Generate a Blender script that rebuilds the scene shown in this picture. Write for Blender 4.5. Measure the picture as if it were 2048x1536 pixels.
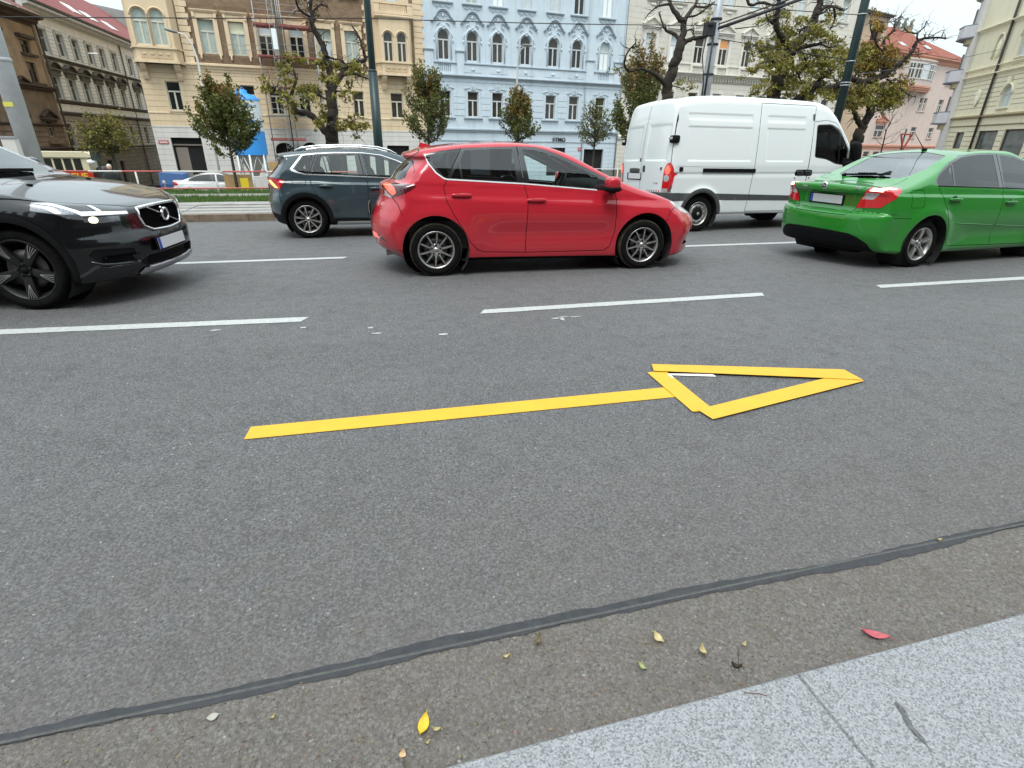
import bpy, bmesh, math, random
import numpy as np
from mathutils import Matrix, Vector, Euler

for o in list(bpy.data.objects): bpy.data.objects.remove(o)
scene = bpy.context.scene
COL = scene.collection
R = random.Random(7)
rad = math.radians

# ---------------------------------------------------------------- camera
CAM_F, CAM_PITCH, CAM_ROLL, CAM_YAW, CAM_H = 1067.56, 0.429834, 0.0179494, 0.266855, 1.48408
cam_data = bpy.data.cameras.new('camera'); cam = bpy.data.objects.new('camera', cam_data); COL.objects.link(cam)
cam_data.sensor_width = 36.; cam_data.lens = CAM_F / 2048 * 36.; cam_data.clip_end = 2000; cam_data.clip_start = .05
def _cam_axes():
    cy, sy, cp, sp = math.cos(CAM_YAW), math.sin(CAM_YAW), math.cos(CAM_PITCH), math.sin(CAM_PITCH)
    fw = Vector((sy * cp, cy * cp, -sp)); rt = Vector((cy, -sy, 0)); up = rt.cross(fw)
    c, s = math.cos(CAM_ROLL), math.sin(CAM_ROLL)
    return c * rt + s * up, -s * rt + c * up, fw
_r, _u, _f = _cam_axes()
cam.matrix_world = Matrix((( _r.x, _u.x, -_f.x, 0), (_r.y, _u.y, -_f.y, 0), (_r.z, _u.z, -_f.z, CAM_H), (0, 0, 0, 1)))
scene.camera = cam

# ---------------------------------------------------------------- sky, sun, exposure
SUN_EL, SUN_AZ = 62., 205.        # degrees; azimuth clockwise from +Y
world = bpy.data.worlds.new('World'); scene.world = world; world.use_nodes = True
wn, wl = world.node_tree.nodes, world.node_tree.links
sky = wn.new('ShaderNodeTexSky'); sky.sky_type = 'NISHITA'; sky.sun_disc = False
sky.sun_elevation = rad(SUN_EL); sky.sun_rotation = rad(SUN_AZ); sky.air_density = 1.; sky.dust_density = 3.; sky.ozone_density = 1.
hs = wn.new('ShaderNodeHueSaturation'); hs.inputs['Saturation'].default_value = .22; wl.new(sky.outputs[0], hs.inputs['Color'])
# a thin even cloud deck over the whole dome
tc = wn.new('ShaderNodeTexCoord'); nz = wn.new('ShaderNodeTexNoise'); nz.inputs['Scale'].default_value = 2.2; nz.inputs['Detail'].default_value = 6
wl.new(tc.outputs['Generated'], nz.inputs['Vector'])
cr = wn.new('ShaderNodeMapRange'); cr.inputs[1].default_value = .3; cr.inputs[2].default_value = .7; cr.inputs[3].default_value = .45; cr.inputs[4].default_value = .85
wl.new(nz.outputs[0], cr.inputs[0])
mx = wn.new('ShaderNodeMix'); mx.data_type = 'RGBA'; wl.new(cr.outputs[0], mx.inputs['Factor']); wl.new(hs.outputs[0], mx.inputs['A']); mx.inputs['B'].default_value = (9.3, 10.9, 11.5, 1)
sx = wn.new('ShaderNodeSeparateXYZ'); wl.new(tc.outputs['Generated'], sx.inputs[0])
zr = wn.new('ShaderNodeMapRange'); zr.inputs[1].default_value = 0.; zr.inputs[2].default_value = 1.; zr.inputs[3].default_value = .62; zr.inputs[4].default_value = 1.5; wl.new(sx.outputs[2], zr.inputs[0])
mm = wn.new('ShaderNodeVectorMath'); mm.operation = 'SCALE'; wl.new(mx.outputs['Result'], mm.inputs[0]); wl.new(zr.outputs[0], mm.inputs['Scale'])
bg = wn.get('Background') or wn.new('ShaderNodeBackground'); bg.inputs['Strength'].default_value = .098
out = wn.get('World Output') or wn.new('ShaderNodeOutputWorld')
wl.new(mm.outputs[0], bg.inputs['Color']); wl.new(bg.outputs[0], out.inputs['Surface'])
sun_data = bpy.data.lights.new('sun', 'SUN'); sun_data.energy = 1.1; sun_data.angle = rad(25); sun_data.color = (1, .96, .9)
sun = bpy.data.objects.new('sun', sun_data); COL.objects.link(sun)
_az, _el = rad(SUN_AZ), rad(SUN_EL)
sun.rotation_euler = (-Vector((math.sin(_az) * math.cos(_el), math.cos(_az) * math.cos(_el), math.sin(_el)))).to_track_quat('-Z', 'Y').to_euler()
vs = scene.view_settings; vs.view_transform = 'Standard'; vs.look = 'None'; vs.exposure = .85; vs.gamma = 1.; vs.use_curve_mapping = False
scene.cycles.use_denoising = True
scene.cycles.max_bounces = 8; scene.cycles.transparent_max_bounces = 16
# ---------------------------------------------------------------- materials
MATS = {}
def srgb(h):
    h = h.lstrip('#'); c = [int(h[i:i+2], 16) / 255 for i in (0, 2, 4)]
    return tuple(x / 12.92 if x <= .04045 else ((x + .055) / 1.055) ** 2.4 for x in c)
def mat(name, col, rough=.6, metal=0., spec=.5, var=None, bump=None, coat=0., emit=None, inner=None, coords='Object', streak=0.):
    """var = (scale, amount[, second colour]) uneven colour; bump = (scale, height in m)"""
    if name in MATS: return MATS[name]
    m = bpy.data.materials.new(name); m.use_nodes = True; MATS[name] = m
    n, l = m.node_tree.nodes, m.node_tree.links; p = n['Principled BSDF']
    if isinstance(col, str): col = srgb(col)
    p.inputs['Base Color'].default_value = (*col, 1); p.inputs['Roughness'].default_value = rough; p.inputs['Metallic'].default_value = metal
    p.inputs['Specular IOR Level'].default_value = spec
    if coat: p.inputs['Coat Weight'].default_value = coat; p.inputs['Coat Roughness'].default_value = .04
    if emit: p.inputs['Emission Color'].default_value = (*emit[0], 1); p.inputs['Emission Strength'].default_value = emit[1]
    tc = None
    if var or bump:
        tc = n.new('ShaderNodeTexCoord')
    if var:
        t = n.new('ShaderNodeTexNoise'); t.inputs['Scale'].default_value = var[0]; t.inputs['Detail'].default_value = 8; t.inputs['Roughness'].default_value = .65
        l.new(tc.outputs[coords], t.inputs['Vector'])
        r = n.new('ShaderNodeMapRange'); r.inputs[1].default_value = .3; r.inputs[2].default_value = .7; l.new(t.outputs[0], r.inputs[0])
        x = n.new('ShaderNodeMix'); x.data_type = 'RGBA'; l.new(r.outputs[0], x.inputs['Factor'])
        c2 = var[2] if len(var) > 2 else tuple(c * (1 + var[1]) for c in col); c2 = srgb(c2) if isinstance(c2, str) else c2
        c1 = col if len(var) > 2 else tuple(c * (1 - var[1]) for c in col)
        x.inputs['A'].default_value = (*c1, 1); x.inputs['B'].default_value = (*c2, 1)
        l.new(x.outputs['Result'], p.inputs['Base Color'])
    if bump:
        t = n.new('ShaderNodeTexNoise'); t.inputs['Scale'].default_value = bump[0]; t.inputs['Detail'].default_value = 4; l.new(tc.outputs[coords], t.inputs['Vector'])
        b = n.new('ShaderNodeBump'); b.inputs['Distance'].default_value = bump[1]; b.inputs['Strength'].default_value = 1; l.new(t.outputs[0], b.inputs['Height']); l.new(b.outputs[0], p.inputs['Normal'])
    if streak:
        t = n.new('ShaderNodeTexNoise'); t.inputs['Scale'].default_value = 1.; t.inputs['Detail'].default_value = 8; t.inputs['Roughness'].default_value = .7; mp = n.new('ShaderNodeMapping'); mp.inputs['Scale'].default_value = (2.6, 2.6, .22); l.new(tc.outputs[coords], mp.inputs[0]); l.new(mp.outputs[0], t.inputs['Vector'])
        r = n.new('ShaderNodeMapRange'); r.inputs[1].default_value = .5; r.inputs[2].default_value = .78; r.inputs[4].default_value = streak; l.new(t.outputs[0], r.inputs[0]); y = n.new('ShaderNodeMix'); y.data_type = 'RGBA'; l.new(r.outputs[0], y.inputs['Factor']); l.new(x.outputs['Result'], y.inputs['A']); y.inputs['B'].default_value = (*[q * .45 for q in col], 1); l.new(y.outputs['Result'], p.inputs['Base Color'])
    if inner:      # the inside of a shell: lining instead of paint
        o = n['Material Output']; g = n.new('ShaderNodeNewGeometry'); ms = n.new('ShaderNodeMixShader'); d = n.new('ShaderNodeBsdfDiffuse'); d.inputs[0].default_value = (*inner, 1)
        l.new(g.outputs['Backfacing'], ms.inputs[0]); l.new(p.outputs[0], ms.inputs[1]); l.new(d.outputs[0], ms.inputs[2]); l.new(ms.outputs[0], o.inputs['Surface'])
    return m
def glass_mat(name, tint, refl=1.0, ior=1.62):
    if name in MATS: return MATS[name]
    m = bpy.data.materials.new(name); m.use_nodes = True; MATS[name] = m
    n, l = m.node_tree.nodes, m.node_tree.links; n.remove(n['Principled BSDF'])
    tr = n.new('ShaderNodeBsdfTransparent'); tr.inputs[0].default_value = (*tint, 1); gl = n.new('ShaderNodeBsdfGlossy'); gl.inputs['Roughness'].default_value = .015
    gl.inputs[0].default_value = (refl, refl, refl, 1)
    fr = n.new('ShaderNodeFresnel'); fr.inputs[0].default_value = ior; ms = n.new('ShaderNodeMixShader')
    l.new(fr.outputs[0], ms.inputs[0]); l.new(tr.outputs[0], ms.inputs[1]); l.new(gl.outputs[0], ms.inputs[2]); l.new(ms.outputs[0], n['Material Output'].inputs['Surface'])
    return m
def paint(name, col, metal=.0, rough=.32, dirt=None):
    if name in MATS: return MATS[name]
    col = srgb(col) if isinstance(col, str) else col
    m = mat(name, col, rough, metal, .15, coat=1., inner=(.03, .03, .032))
    n, l = m.node_tree.nodes, m.node_tree.links; p = n['Principled BSDF']
    tc = n.new('ShaderNodeTexCoord')
    # road film: greyer and duller towards the sills, in uneven streaks
    t = n.new('ShaderNodeTexNoise'); t.inputs['Scale'].default_value = 3.; t.inputs['Detail'].default_value = 7; mp = n.new('ShaderNodeMapping'); mp.inputs['Scale'].default_value = (1, 1, 2.2)
    l.new(tc.outputs['Object'], mp.inputs[0]); l.new(mp.outputs[0], t.inputs['Vector'])
    sx = n.new('ShaderNodeSeparateXYZ'); l.new(tc.outputs['Object'], sx.inputs[0])
    r = n.new('ShaderNodeMapRange'); r.inputs[1].default_value = .75; r.inputs[2].default_value = .15; r.inputs[3].default_value = .03; r.inputs[4].default_value = .20; l.new(sx.outputs[2], r.inputs[0])
    mu = n.new('ShaderNodeMath'); mu.operation = 'MULTIPLY'; l.new(r.outputs[0], mu.inputs[0]); l.new(t.outputs[0], mu.inputs[1])
    x = n.new('ShaderNodeMix'); x.data_type = 'RGBA'; l.new(mu.outputs[0], x.inputs['Factor']); x.inputs['A'].default_value = (*col, 1); x.inputs['B'].default_value = (*(dirt or (.10, .095, .085)), 1)
    l.new(x.outputs['Result'], p.inputs['Base Color'])
    r2 = n.new('ShaderNodeMapRange'); r2.inputs[1].default_value = 0; r2.inputs[2].default_value = .3; r2.inputs[3].default_value = .03; r2.inputs[4].default_value = .22; l.new(mu.outputs[0], r2.inputs[0]); l.new(r2.outputs[0], p.inputs['Coat Roughness'])
    return m

# ---------------------------------------------------------------- objects
def tag(o, label=None, cat=None, group=None, kind=None):
    if label: o['label'] = label
    if cat: o['category'] = cat
    if group: o['group'] = group
    if kind: o['kind'] = kind
    return o
def thing(name, label, cat, loc=(0, 0, 0), rotz=0., group=None):
    o = bpy.data.objects.new(name, None); COL.objects.link(o); o.location = loc; o.rotation_euler = (0, 0, rotz); o.empty_display_size = .2
    return tag(o, label, cat, group)
def link(name, me, parent=None):
    o = bpy.data.objects.new(name, me); COL.objects.link(o)
    if parent is not None: o.parent = parent
    return o
def copy_tree(o, parent=None):
    c = o.copy(); COL.objects.link(c)
    if parent is not None: c.parent = parent
    for ch in list(o.children): copy_tree(ch, c)
    return c

class MB:
    """collects faces, builds ONE mesh object"""
    def __init__(s): s.v, s.f, s.m, s.sm = [], [], [], []; s.mi = 0; s.smooth = False
    def add(s, V, F, m=None, smooth=None):
        o = len(s.v); s.v += [tuple(q) for q in V]
        for f in F: s.f.append(tuple(i + o for i in f)); s.m.append(s.mi if m is None else m); s.sm.append(s.smooth if smooth is None else smooth)
        return s
    def box(s, x0, x1, y0, y1, z0, z1, m=None):
        V = [(x, y, z) for z in (z0, z1) for y in (y0, y1) for x in (x0, x1)]
        return s.add(V, [(0, 2, 3, 1), (4, 5, 7, 6), (0, 1, 5, 4), (2, 6, 7, 3), (0, 4, 6, 2), (1, 3, 7, 5)], m)
    def obox(s, c, size, rot=None, m=None):
        M = (rot.to_matrix() if isinstance(rot, Euler) else rot) if rot is not None else Matrix.Identity(3)
        a = [q / 2 for q in size]
        V = [Vector(c) + M @ Vector((x * a[0], y * a[1], z * a[2])) for z in (-1, 1) for y in (-1, 1) for x in (-1, 1)]
        return s.add(V, [(0, 2, 3, 1), (4, 5, 7, 6), (0, 1, 5, 4), (2, 6, 7, 3), (0, 4, 6, 2), (1, 3, 7, 5)], m)
    def bar(s, a, b, w, h=None, m=None):
        a, b = Vector(a), Vector(b); d = b - a; h = h or w
        q = d.to_track_quat('Z', 'Y').to_matrix()
        return s.obox((a + b) / 2, (w, h, d.length), q, m)
    def tube(s, pts, r, n=8, m=None, cap=True, smooth=True):
        pts = [Vector(p) for p in pts]; k = len(pts); rs = r if hasattr(r, '__len__') else [r] * k
        rings = []; ref = None
        for i, p in enumerate(pts):
            d = (pts[min(i+1, k-1)] - pts[max(i-1, 0)]).normalized()
            if ref is None:
                ref = d.orthogonal().normalized()
            ref = (ref - d * ref.dot(d)); ref = ref.normalized() if ref.length > 1e-6 else d.orthogonal().normalized()
            b = d.cross(ref)
            rings.append([p + (ref * math.cos(2*math.pi*j/n) + b * math.sin(2*math.pi*j/n)) * rs[i] for j in range(n)])
        V = [q for g in rings for q in g]; F = []
        for i in range(k-1):
            for j in range(n): F.append((i*n+j, i*n+(j+1) % n, (i+1)*n+(j+1) % n, (i+1)*n+j))
        s.add(V, F, m, smooth)
        if cap: o = len(s.v) - len(V); s.f += [tuple(o + j for j in range(n))[::-1], tuple(o + (k-1)*n + j for j in range(n))]; s.m += [s.mi if m is None else m] * 2; s.sm += [False] * 2
        return s
    def lathe(s, prof, n=24, c=(0, 0, 0), axis='z', m=None, smooth=True, a0=0., a1=2*math.pi):
        """prof = [(radius, height)]"""
        k = len(prof); full = abs(a1 - a0 - 2*math.pi) < 1e-6; nn = n if full else n + 1
        V = []
        for (r, h) in prof:
            for j in range(nn):
                a = a0 + (a1 - a0) * j / n; x, y = r * math.cos(a), r * math.sin(a)
                V.append({'z': (c[0]+x, c[1]+y, c[2]+h), 'y': (c[0]+x, c[1]+h, c[2]+y), 'x': (c[0]+h, c[1]+x, c[2]+y)}[axis])
        F = []
        for i in range(k-1):
            for j in range(n):
                j2 = (j+1) % nn if full else j+1
                q = (i*nn+j, i*nn+j2, (i+1)*nn+j2, (i+1)*nn+j); F.append(q if axis != 'y' else q[::-1])
        return s.add(V, F, m, smooth)
    def prism(s, poly, d0, d1, plane='xz', m=None, smooth=False):
        """poly in 2-D, extruded from d0 to d1 along the third axis"""
        n = len(poly)
        P = {'xz': lambda a, b, d: (a, d, b), 'xy': lambda a, b, d: (a, b, d), 'yz': lambda a, b, d: (d, a, b)}[plane]
        V = [P(a, b, d0) for a, b in poly] + [P(a, b, d1) for a, b in poly]
        F = [tuple(range(n)), tuple(range(2*n-1, n-1, -1))] + [(i, i+n, (i+1) % n + n, (i+1) % n) for i in range(n)]
        o = len(s.f); s.add(V, F, m, False)
        for i in range(o + 2, len(s.f)): s.sm[i] = smooth
        return s
    def pill(s, c, size, e=.5, nu=16, nv=10, m=None, rot=None):
        """super-ellipsoid: e = 1 an ellipsoid, smaller = boxier"""
        sg = lambda v, p: math.copysign(abs(v) ** p, v)
        M = rot.to_matrix() if rot is not None else Matrix.Identity(3)
        V = []; F = []
        for i in range(nv + 1):
            a = -math.pi/2 + math.pi * i / nv
            for j in range(nu):
                b = 2*math.pi*j/nu
                q = Vector((size[0]/2*sg(math.cos(a), e)*sg(math.cos(b), e), size[1]/2*sg(math.cos(a), e)*sg(math.sin(b), e), size[2]/2*sg(math.sin(a), e)))
                V.append(Vector(c) + M @ q)
        for i in range(nv):
            for j in range(nu): F.append((i*nu+j, i*nu+(j+1) % nu, (i+1)*nu+(j+1) % nu, (i+1)*nu+j))
        return s.add(V, F, m, True)
    def build(s, name, mats, parent=None, clean=False):
        me = bpy.data.meshes.new(name); me.from_pydata(s.v, [], s.f)
        for m_ in (mats if isinstance(mats, (list, tuple)) else [mats]): me.materials.append(m_)
        if len(s.f):
            me.polygons.foreach_set('material_index', s.m); me.polygons.foreach_set('use_smooth', s.sm)
        if clean:
            bm = bmesh.new(); bm.from_mesh(me); bmesh.ops.remove_doubles(bm, verts=bm.verts, dist=1e-5); bmesh.ops.recalc_face_normals(bm, faces=bm.faces); bm.to_mesh(me); bm.free()
        me.update()
        return link(name, me, parent)

def text_mesh(body, size, depth=.0, bend=None, align='CENTER', bold=0.):
    """lettering as a mesh in the x-z plane, facing -y; bend = radius of the cylinder it lies on"""
    cu = bpy.data.curves.new('lettering', 'FONT'); cu.body = body; cu.size = size; cu.extrude = depth; cu.align_x = align; cu.offset = bold; cu.resolution_u = 3
    o = bpy.data.objects.new('lettering', cu); COL.objects.link(o)
    dg = bpy.context.evaluated_depsgraph_get(); me = bpy.data.meshes.new_from_object(o.evaluated_get(dg)); bpy.data.objects.remove(o)
    bm = bmesh.new(); bm.from_mesh(me)
    if bend: bmesh.ops.subdivide_edges(bm, edges=[e for e in bm.edges if e.calc_length() > size * .2], cuts=2)
    for v in bm.verts:
        x, y, z = v.co
        if bend: a = x / bend; v.co = (bend * math.sin(a), -(bend + z) * math.cos(a), y)
        else: v.co = (x, -z, y)
    bm.to_mesh(me); bm.free(); me.name = 'lettering'
    return me
# ---------------------------------------------------------------- the ground, road, kerb
def asphalt_mat(name, c0, c1, grain=1., brown=0.):
    m = bpy.data.materials.new(name); m.use_nodes = True; n, l = m.node_tree.nodes, m.node_tree.links; p = n['Principled BSDF']
    tc = n.new('ShaderNodeTexCoord')
    def noise(sc, det=4, ro=.6):
        t = n.new('ShaderNodeTexNoise'); t.inputs['Scale'].default_value = sc; t.inputs['Detail'].default_value = det; t.inputs['Roughness'].default_value = ro; l.new(tc.outputs['Object'], t.inputs['Vector']); return t.outputs[0]
    dn = n.new('ShaderNodeTexNoise'); dn.inputs['Scale'].default_value = 170; dn.inputs['Detail'].default_value = 2; l.new(tc.outputs['Object'], dn.inputs['Vector'])
    dv = n.new('ShaderNodeVectorMath'); dv.operation = 'SCALE'; dv.inputs['Scale'].default_value = .014; l.new(dn.outputs['Color'], dv.inputs[0]); da = n.new('ShaderNodeVectorMath'); l.new(tc.outputs['Object'], da.inputs[0]); l.new(dv.outputs[0], da.inputs[1])
    def vor(sc, feat='F1', out='Distance'):
        t = n.new('ShaderNodeTexVoronoi'); t.inputs['Scale'].default_value = sc; t.feature = feat; l.new(da.outputs[0], t.inputs['Vector']); return t.outputs[out]
    def mr(s, a, b, c=0., d=1.):
        r = n.new('ShaderNodeMapRange'); r.inputs[1].default_value = a; r.inputs[2].default_value = b; r.inputs[3].default_value = c; r.inputs[4].default_value = d; l.new(s, r.inputs[0]); return r.outputs[0]
    def mix(f, a, b):
        x = n.new('ShaderNodeMix'); x.data_type = 'RGBA'
        l.new(f, x.inputs['Factor'])
        for k, q in (('A', a), ('B', b)):
            if isinstance(q, tuple): x.inputs[k].default_value = (*q, 1)
            else: l.new(q, x.inputs[k])
        return x.outputs['Result']
    def math_(op, a, b):
        x = n.new('ShaderNodeMath'); x.operation = op
        for k, q in ((0, a), (1, b)):
            if isinstance(q, float): x.inputs[k].default_value = q
            else: l.new(q, x.inputs[k])
        return x.outputs[0]
    mpx = n.new('ShaderNodeMapping'); mpx.inputs['Scale'].default_value = (.16, 1.3, 1); l.new(tc.outputs['Object'], mpx.inputs[0]); tl = n.new('ShaderNodeTexNoise'); tl.inputs['Scale'].default_value = 1.1; tl.inputs['Detail'].default_value = 5; l.new(mpx.outputs[0], tl.inputs['Vector'])   # wheel tracks along the street
    big = mr(math_('ADD', math_('MULTIPLY', noise(.55, 5), .5), math_('MULTIPLY', tl.outputs[0], .5)), .38, .62); mid = mr(noise(6., 6, .7), .3, .7)
    stones = vor(104 * grain, out='Color'); sepc = n.new('ShaderNodeSeparateColor'); l.new(stones, sepc.inputs[0])
    col = mix(big, c0, c1)
    col = mix(mr(sepc.outputs[0], .1, 1., 0., .75), col, tuple(q * 1.85 for q in c1))             # each stone its own grey
    col = mix(mr(vor(104 * grain), .45, .75, 0., .6), col, tuple(q * .35 for q in c0))              # dark binder between
    col = mix(math_('MULTIPLY', mr(mid, .55, 1.), .30), col, tuple(q * .55 for q in c0))
    pit = mr(noise(88 * grain, 3, .7), .55, .66); col = mix(math_('MULTIPLY', pit, .9), col, tuple(q * .22 for q in c0))                 # small dark pits
    wh = vor(60 * grain, out='Color'); sw = n.new('ShaderNodeSeparateColor'); l.new(wh, sw.inputs[0])
    spk = math_('MULTIPLY', mr(sw.outputs[1], .965, .967), mr(vor(60 * grain), .30, .18))            # odd pale stones
    col = mix(spk, col, (.42, .41, .39))
    sy = n.new('ShaderNodeSeparateXYZ'); l.new(tc.outputs['Object'], sy.inputs[0]); dust = math_('MULTIPLY', mr(sy.outputs[1], 2.6, 1.25), mr(noise(5, 6, .7), .25, .65, .25, .8)); col = mix(math_('MULTIPLY', dust, .45), col, (.165, .138, .115))   # brown dust washed towards the gutter
    if brown: col = mix(mr(noise(9, 7, .7), .42, .72, 0., brown), col, (.13, .10, .078))
    # dull tar blotches left by patches and drips
    bl = math_('MULTIPLY', mr(noise(2.1, 3, .5), .66, .74), mr(noise(30, 5), .4, .6)); col = mix(math_('MULTIPLY', bl, .55), col, tuple(q * .4 for q in c0))
    l.new(col, p.inputs['Base Color']); l.new(mr(mid, 0., 1., .52, .74), p.inputs['Roughness']); p.inputs['Specular IOR Level'].default_value = .35
    h = math_('ADD', math_('MULTIPLY', mr(vor(104 * grain), 0., .7, 1., 0.), .6), math_('MULTIPLY', noise(210 * grain, 3), .5))
    b = n.new('ShaderNodeBump'); b.inputs['Distance'].default_value = .008; b.inputs['Strength'].default_value = .9; l.new(h, b.inputs['Height']); l.new(b.outputs[0], p.inputs['Normal'])
    return m
M_ASPHALT = asphalt_mat('asphalt', (.098, .098, .100), (.132, .131, .133), 1., .16)
M_GUTTER = asphalt_mat('gutter_asphalt', (.118, .109, .101), (.156, .144, .133), 1.0, .42)
def sheet(name, rows, mats, x0=-70., x1=70., nx=1):
    """a sheet of strips: rows = [(y, z)]"""
    mb = MB(); xs = [x0 + (x1 - x0) * i / nx for i in range(nx + 1)]
    V = [(x, y, z) for (y, z) in rows for x in xs]; k = nx + 1
    F = [(j*k+i, j*k+i+1, (j+1)*k+i+1, (j+1)*k+i) for j in range(len(rows)-1) for i in range(nx)]
    mb.add(V, F); o = mb.build(name, mats); tag(o, kind='structure'); return o
KERB_Y = 13.75
def gz(y):      # ground height across the street
    return float(np.interp(y, [-400, 6, KERB_Y, KERB_Y + .001, 16.4, 21.5, 30, 62, 400], [0, 0, -.31, -.175, -.175, -.30, -1.9, -4.2, -4.2]))
road = sheet('road', [(1.2, 0), (6., 0), (8., -.08), (KERB_Y + .02, -.3108)], M_ASPHALT)
gutter = sheet('gutter', [(.80, .002), (1.2, 0.002), (1.215, 0.002)], M_GUTTER)
# lane dashes, painted on the road: parts of it
M_WHITE = mat('road_paint', (.49, .50, .485), .6, var=(26, 0, (.34, .345, .335)), bump=(160, .002))
def dash(y0, y1, x0, x1, w, sk=.03):
    mb = MB(); z = lambda y: road_z0(y) + .004
    q = [(x0 - sk, y0 - w/2), (x1 - sk, y1 - w/2), (x1 + sk, y1 + w/2), (x0 + sk, y0 + w/2)]
    # slightly ragged long edges
    n = 24; V = []
    for i in range(n + 1):
        t = i / n; y = y0 + (y1 - y0) * t; x = x0 + (x1 - x0) * t
        V += [(x - sk, y - w/2 + R.uniform(-.004, .004), z(y - w/2)), (x + sk, y + w/2 + R.uniform(-.004, .004), z(y + w/2))]
    mb.add(V, [(2*i, 2*i+2, 2*i+3, 2*i+1) for i in range(n)])
    return mb.build('lane_dash', M_WHITE, road)
def road_z0(y): return float(np.interp(y, [6, KERB_Y], [0, -.31]))
dash(5.06, 4.855, -3.72, -.587, .128); dash(4.760, 4.768, .995, 4.105, .122); dash(4.795, 4.77, 5.69, 8.8, .12)
dash(7.96, 7.95, -3.4, -.30, .15); dash(7.93, 7.92, 4.32, 7.42, .15); dash(7.9, 7.9, 9.0, 12.1, .15); dash(5.2, 5.1, -8.4, -5.3, .125); dash(7.95, 7.95, -8.1, -5.0, .15)
# small scraps of old paint left on the road
M_OLD = mat('old_paint', (.36, .36, .35), .7, var=(60, .4))
for (x, y, a, b) in ((-.58, 4.62, .035, .02), (-1.28, 4.70, .05, .02), (.02, 4.34, .05, .02), (-.03, 4.5, .03, .02), (1.62, 4.42, .06, .018), (1.70, 4.45, .05, .014), (1.80, 4.43, .07, .014), (1.66, 4.40, .03, .05), (.55, 4.2, .05, .025)):
    mb = MB(); mb.add([(x + a * math.cos(t) * R.uniform(.7, 1.1), y + b * math.sin(t) * R.uniform(.7, 1.2), .004) for t in [k * math.pi / 4 for k in range(8)]], [tuple(range(8))]); mb.build('paint_scrap', M_OLD, road)
# the poured tar joint between gutter and road, two ragged lips with a groove between
def tar():
    M_TAR = mat('tar', (.034, .035, .039), .75, var=(25, .35), bump=(120, .003))
    M_GRV = mat('joint_dust', (.085, .084, .082), .9, var=(60, .3))
    mb = MB(); n = 520; x0, x1 = -6., 9.; V = []; Fm = []
    def fb(x, k, s): return sum(math.sin(x * f + s * (i + 1) * 2.3) / (1 + i) for i, f in enumerate((1.7, 5.1, 13.7, 31., 67.))) * k
    for i in range(n + 1):
        x = x0 + (x1 - x0) * i / n; c = 1.207 + .006 * math.sin(x * .9) + (.0 if x > -1.2 else (-1.2 - x) * .0)
        u = max(.004, .024 + fb(x, .0075, 1) + .011 * math.sin(x * 2.3) + .008 * math.sin(x * 5.9 + 1)) + R.uniform(-.0018, .0018); w = max(.002, .013 + fb(x, .008, 5) + .010 * math.sin(x * 3.1 + 2.2)) + R.uniform(-.0015, .0015)
        ys = (c - .004 - max(.001, w), c - .004, c - .0015, c + .002, c + .0045, c + .0045 + max(.004, u))
        zs = (.0045, .008, .0075, .0075, .009, .0045)
        V += [(x, y, z) for y, z in zip(ys, zs)]
    for i in range(n):
        for j in range(5):
            a = i*6 + j; mb.add([], []); mb.f.append((a, a+6, a+7, a+1)); mb.m.append(1 if j in (1, 2, 3) else 0); mb.sm.append(False)
    mb.v = V
    o = mb.build('tar_joint', [M_TAR, M_GRV]); tag(o, kind='structure')
tar()
# granite kerb slabs, each a part of the pavement
def granite():
    m = bpy.data.materials.new('granite'); m.use_nodes = True; n, l = m.node_tree.nodes, m.node_tree.links; p = n['Principled BSDF']; tc = n.new('ShaderNodeTexCoord')
    v = n.new('ShaderNodeTexVoronoi'); v.inputs['Scale'].default_value = 230; l.new(tc.outputs['Object'], v.inputs['Vector']); s = n.new('ShaderNodeSeparateColor'); l.new(v.outputs['Color'], s.inputs[0])
    cr = n.new('ShaderNodeValToRGB'); e = cr.color_ramp.elements; e[0].position = 0; e[0].color = (.06, .06, .064, 1); e[1].position = 1; e[1].color = (.41, .415, .43, 1)
    q = cr.color_ramp.elements.new(.3); q.color = (.17, .172, .178, 1); q = cr.color_ramp.elements.new(.45); q.color = (.25, .254, .264, 1); cr.color_ramp.interpolation = 'LINEAR'
    t = n.new('ShaderNodeTexNoise'); t.inputs['Scale'].default_value = 170; t.inputs['Detail'].default_value = 5; l.new(tc.outputs['Object'], t.inputs['Vector'])
    a = n.new('ShaderNodeMix'); a.data_type = 'FLOAT'; a.inputs['Factor'].default_value = .45; l.new(s.outputs[0], a.inputs['A']); l.new(t.outputs[0], a.inputs['B']); l.new(a.outputs[0], cr.inputs[0])
    t2 = n.new('ShaderNodeTexNoise'); t2.inputs['Scale'].default_value = 7; t2.inputs['Detail'].default_value = 8; l.new(tc.outputs['Object'], t2.inputs['Vector']); r = n.new('ShaderNodeMapRange'); r.inputs[1].default_value = .58; r.inputs[2].default_value = .75; r.inputs[4].default_value = .35; l.new(t2.outputs[0], r.inputs[0])
    x = n.new('ShaderNodeMix'); x.data_type = 'RGBA'; l.new(r.outputs[0], x.inputs['Factor']); l.new(cr.outputs[0], x.inputs['A']); x.inputs['B'].default_value = (.16, .155, .15, 1); l.new(x.outputs['Result'], p.inputs['Base Color'])
    b = n.new('ShaderNodeBump'); b.inputs['Distance'].default_value = .0015; l.new(s.outputs[1], b.inputs['Height']); l.new(b.outputs[0], p.inputs['Normal']); p.inputs['Roughness'].default_value = .75
    return m
M_GRANITE = granite(); M_JOINT = mat('joint_mortar', (.09, .085, .08), .95, var=(90, .3))
pv = MB(); pv.box(-70, 70, -30, .782, -.3, .105); pavement = pv.build('pavement', M_JOINT); tag(pavement, kind='structure')
xk = 1.068 - 6 * 1.0
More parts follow.
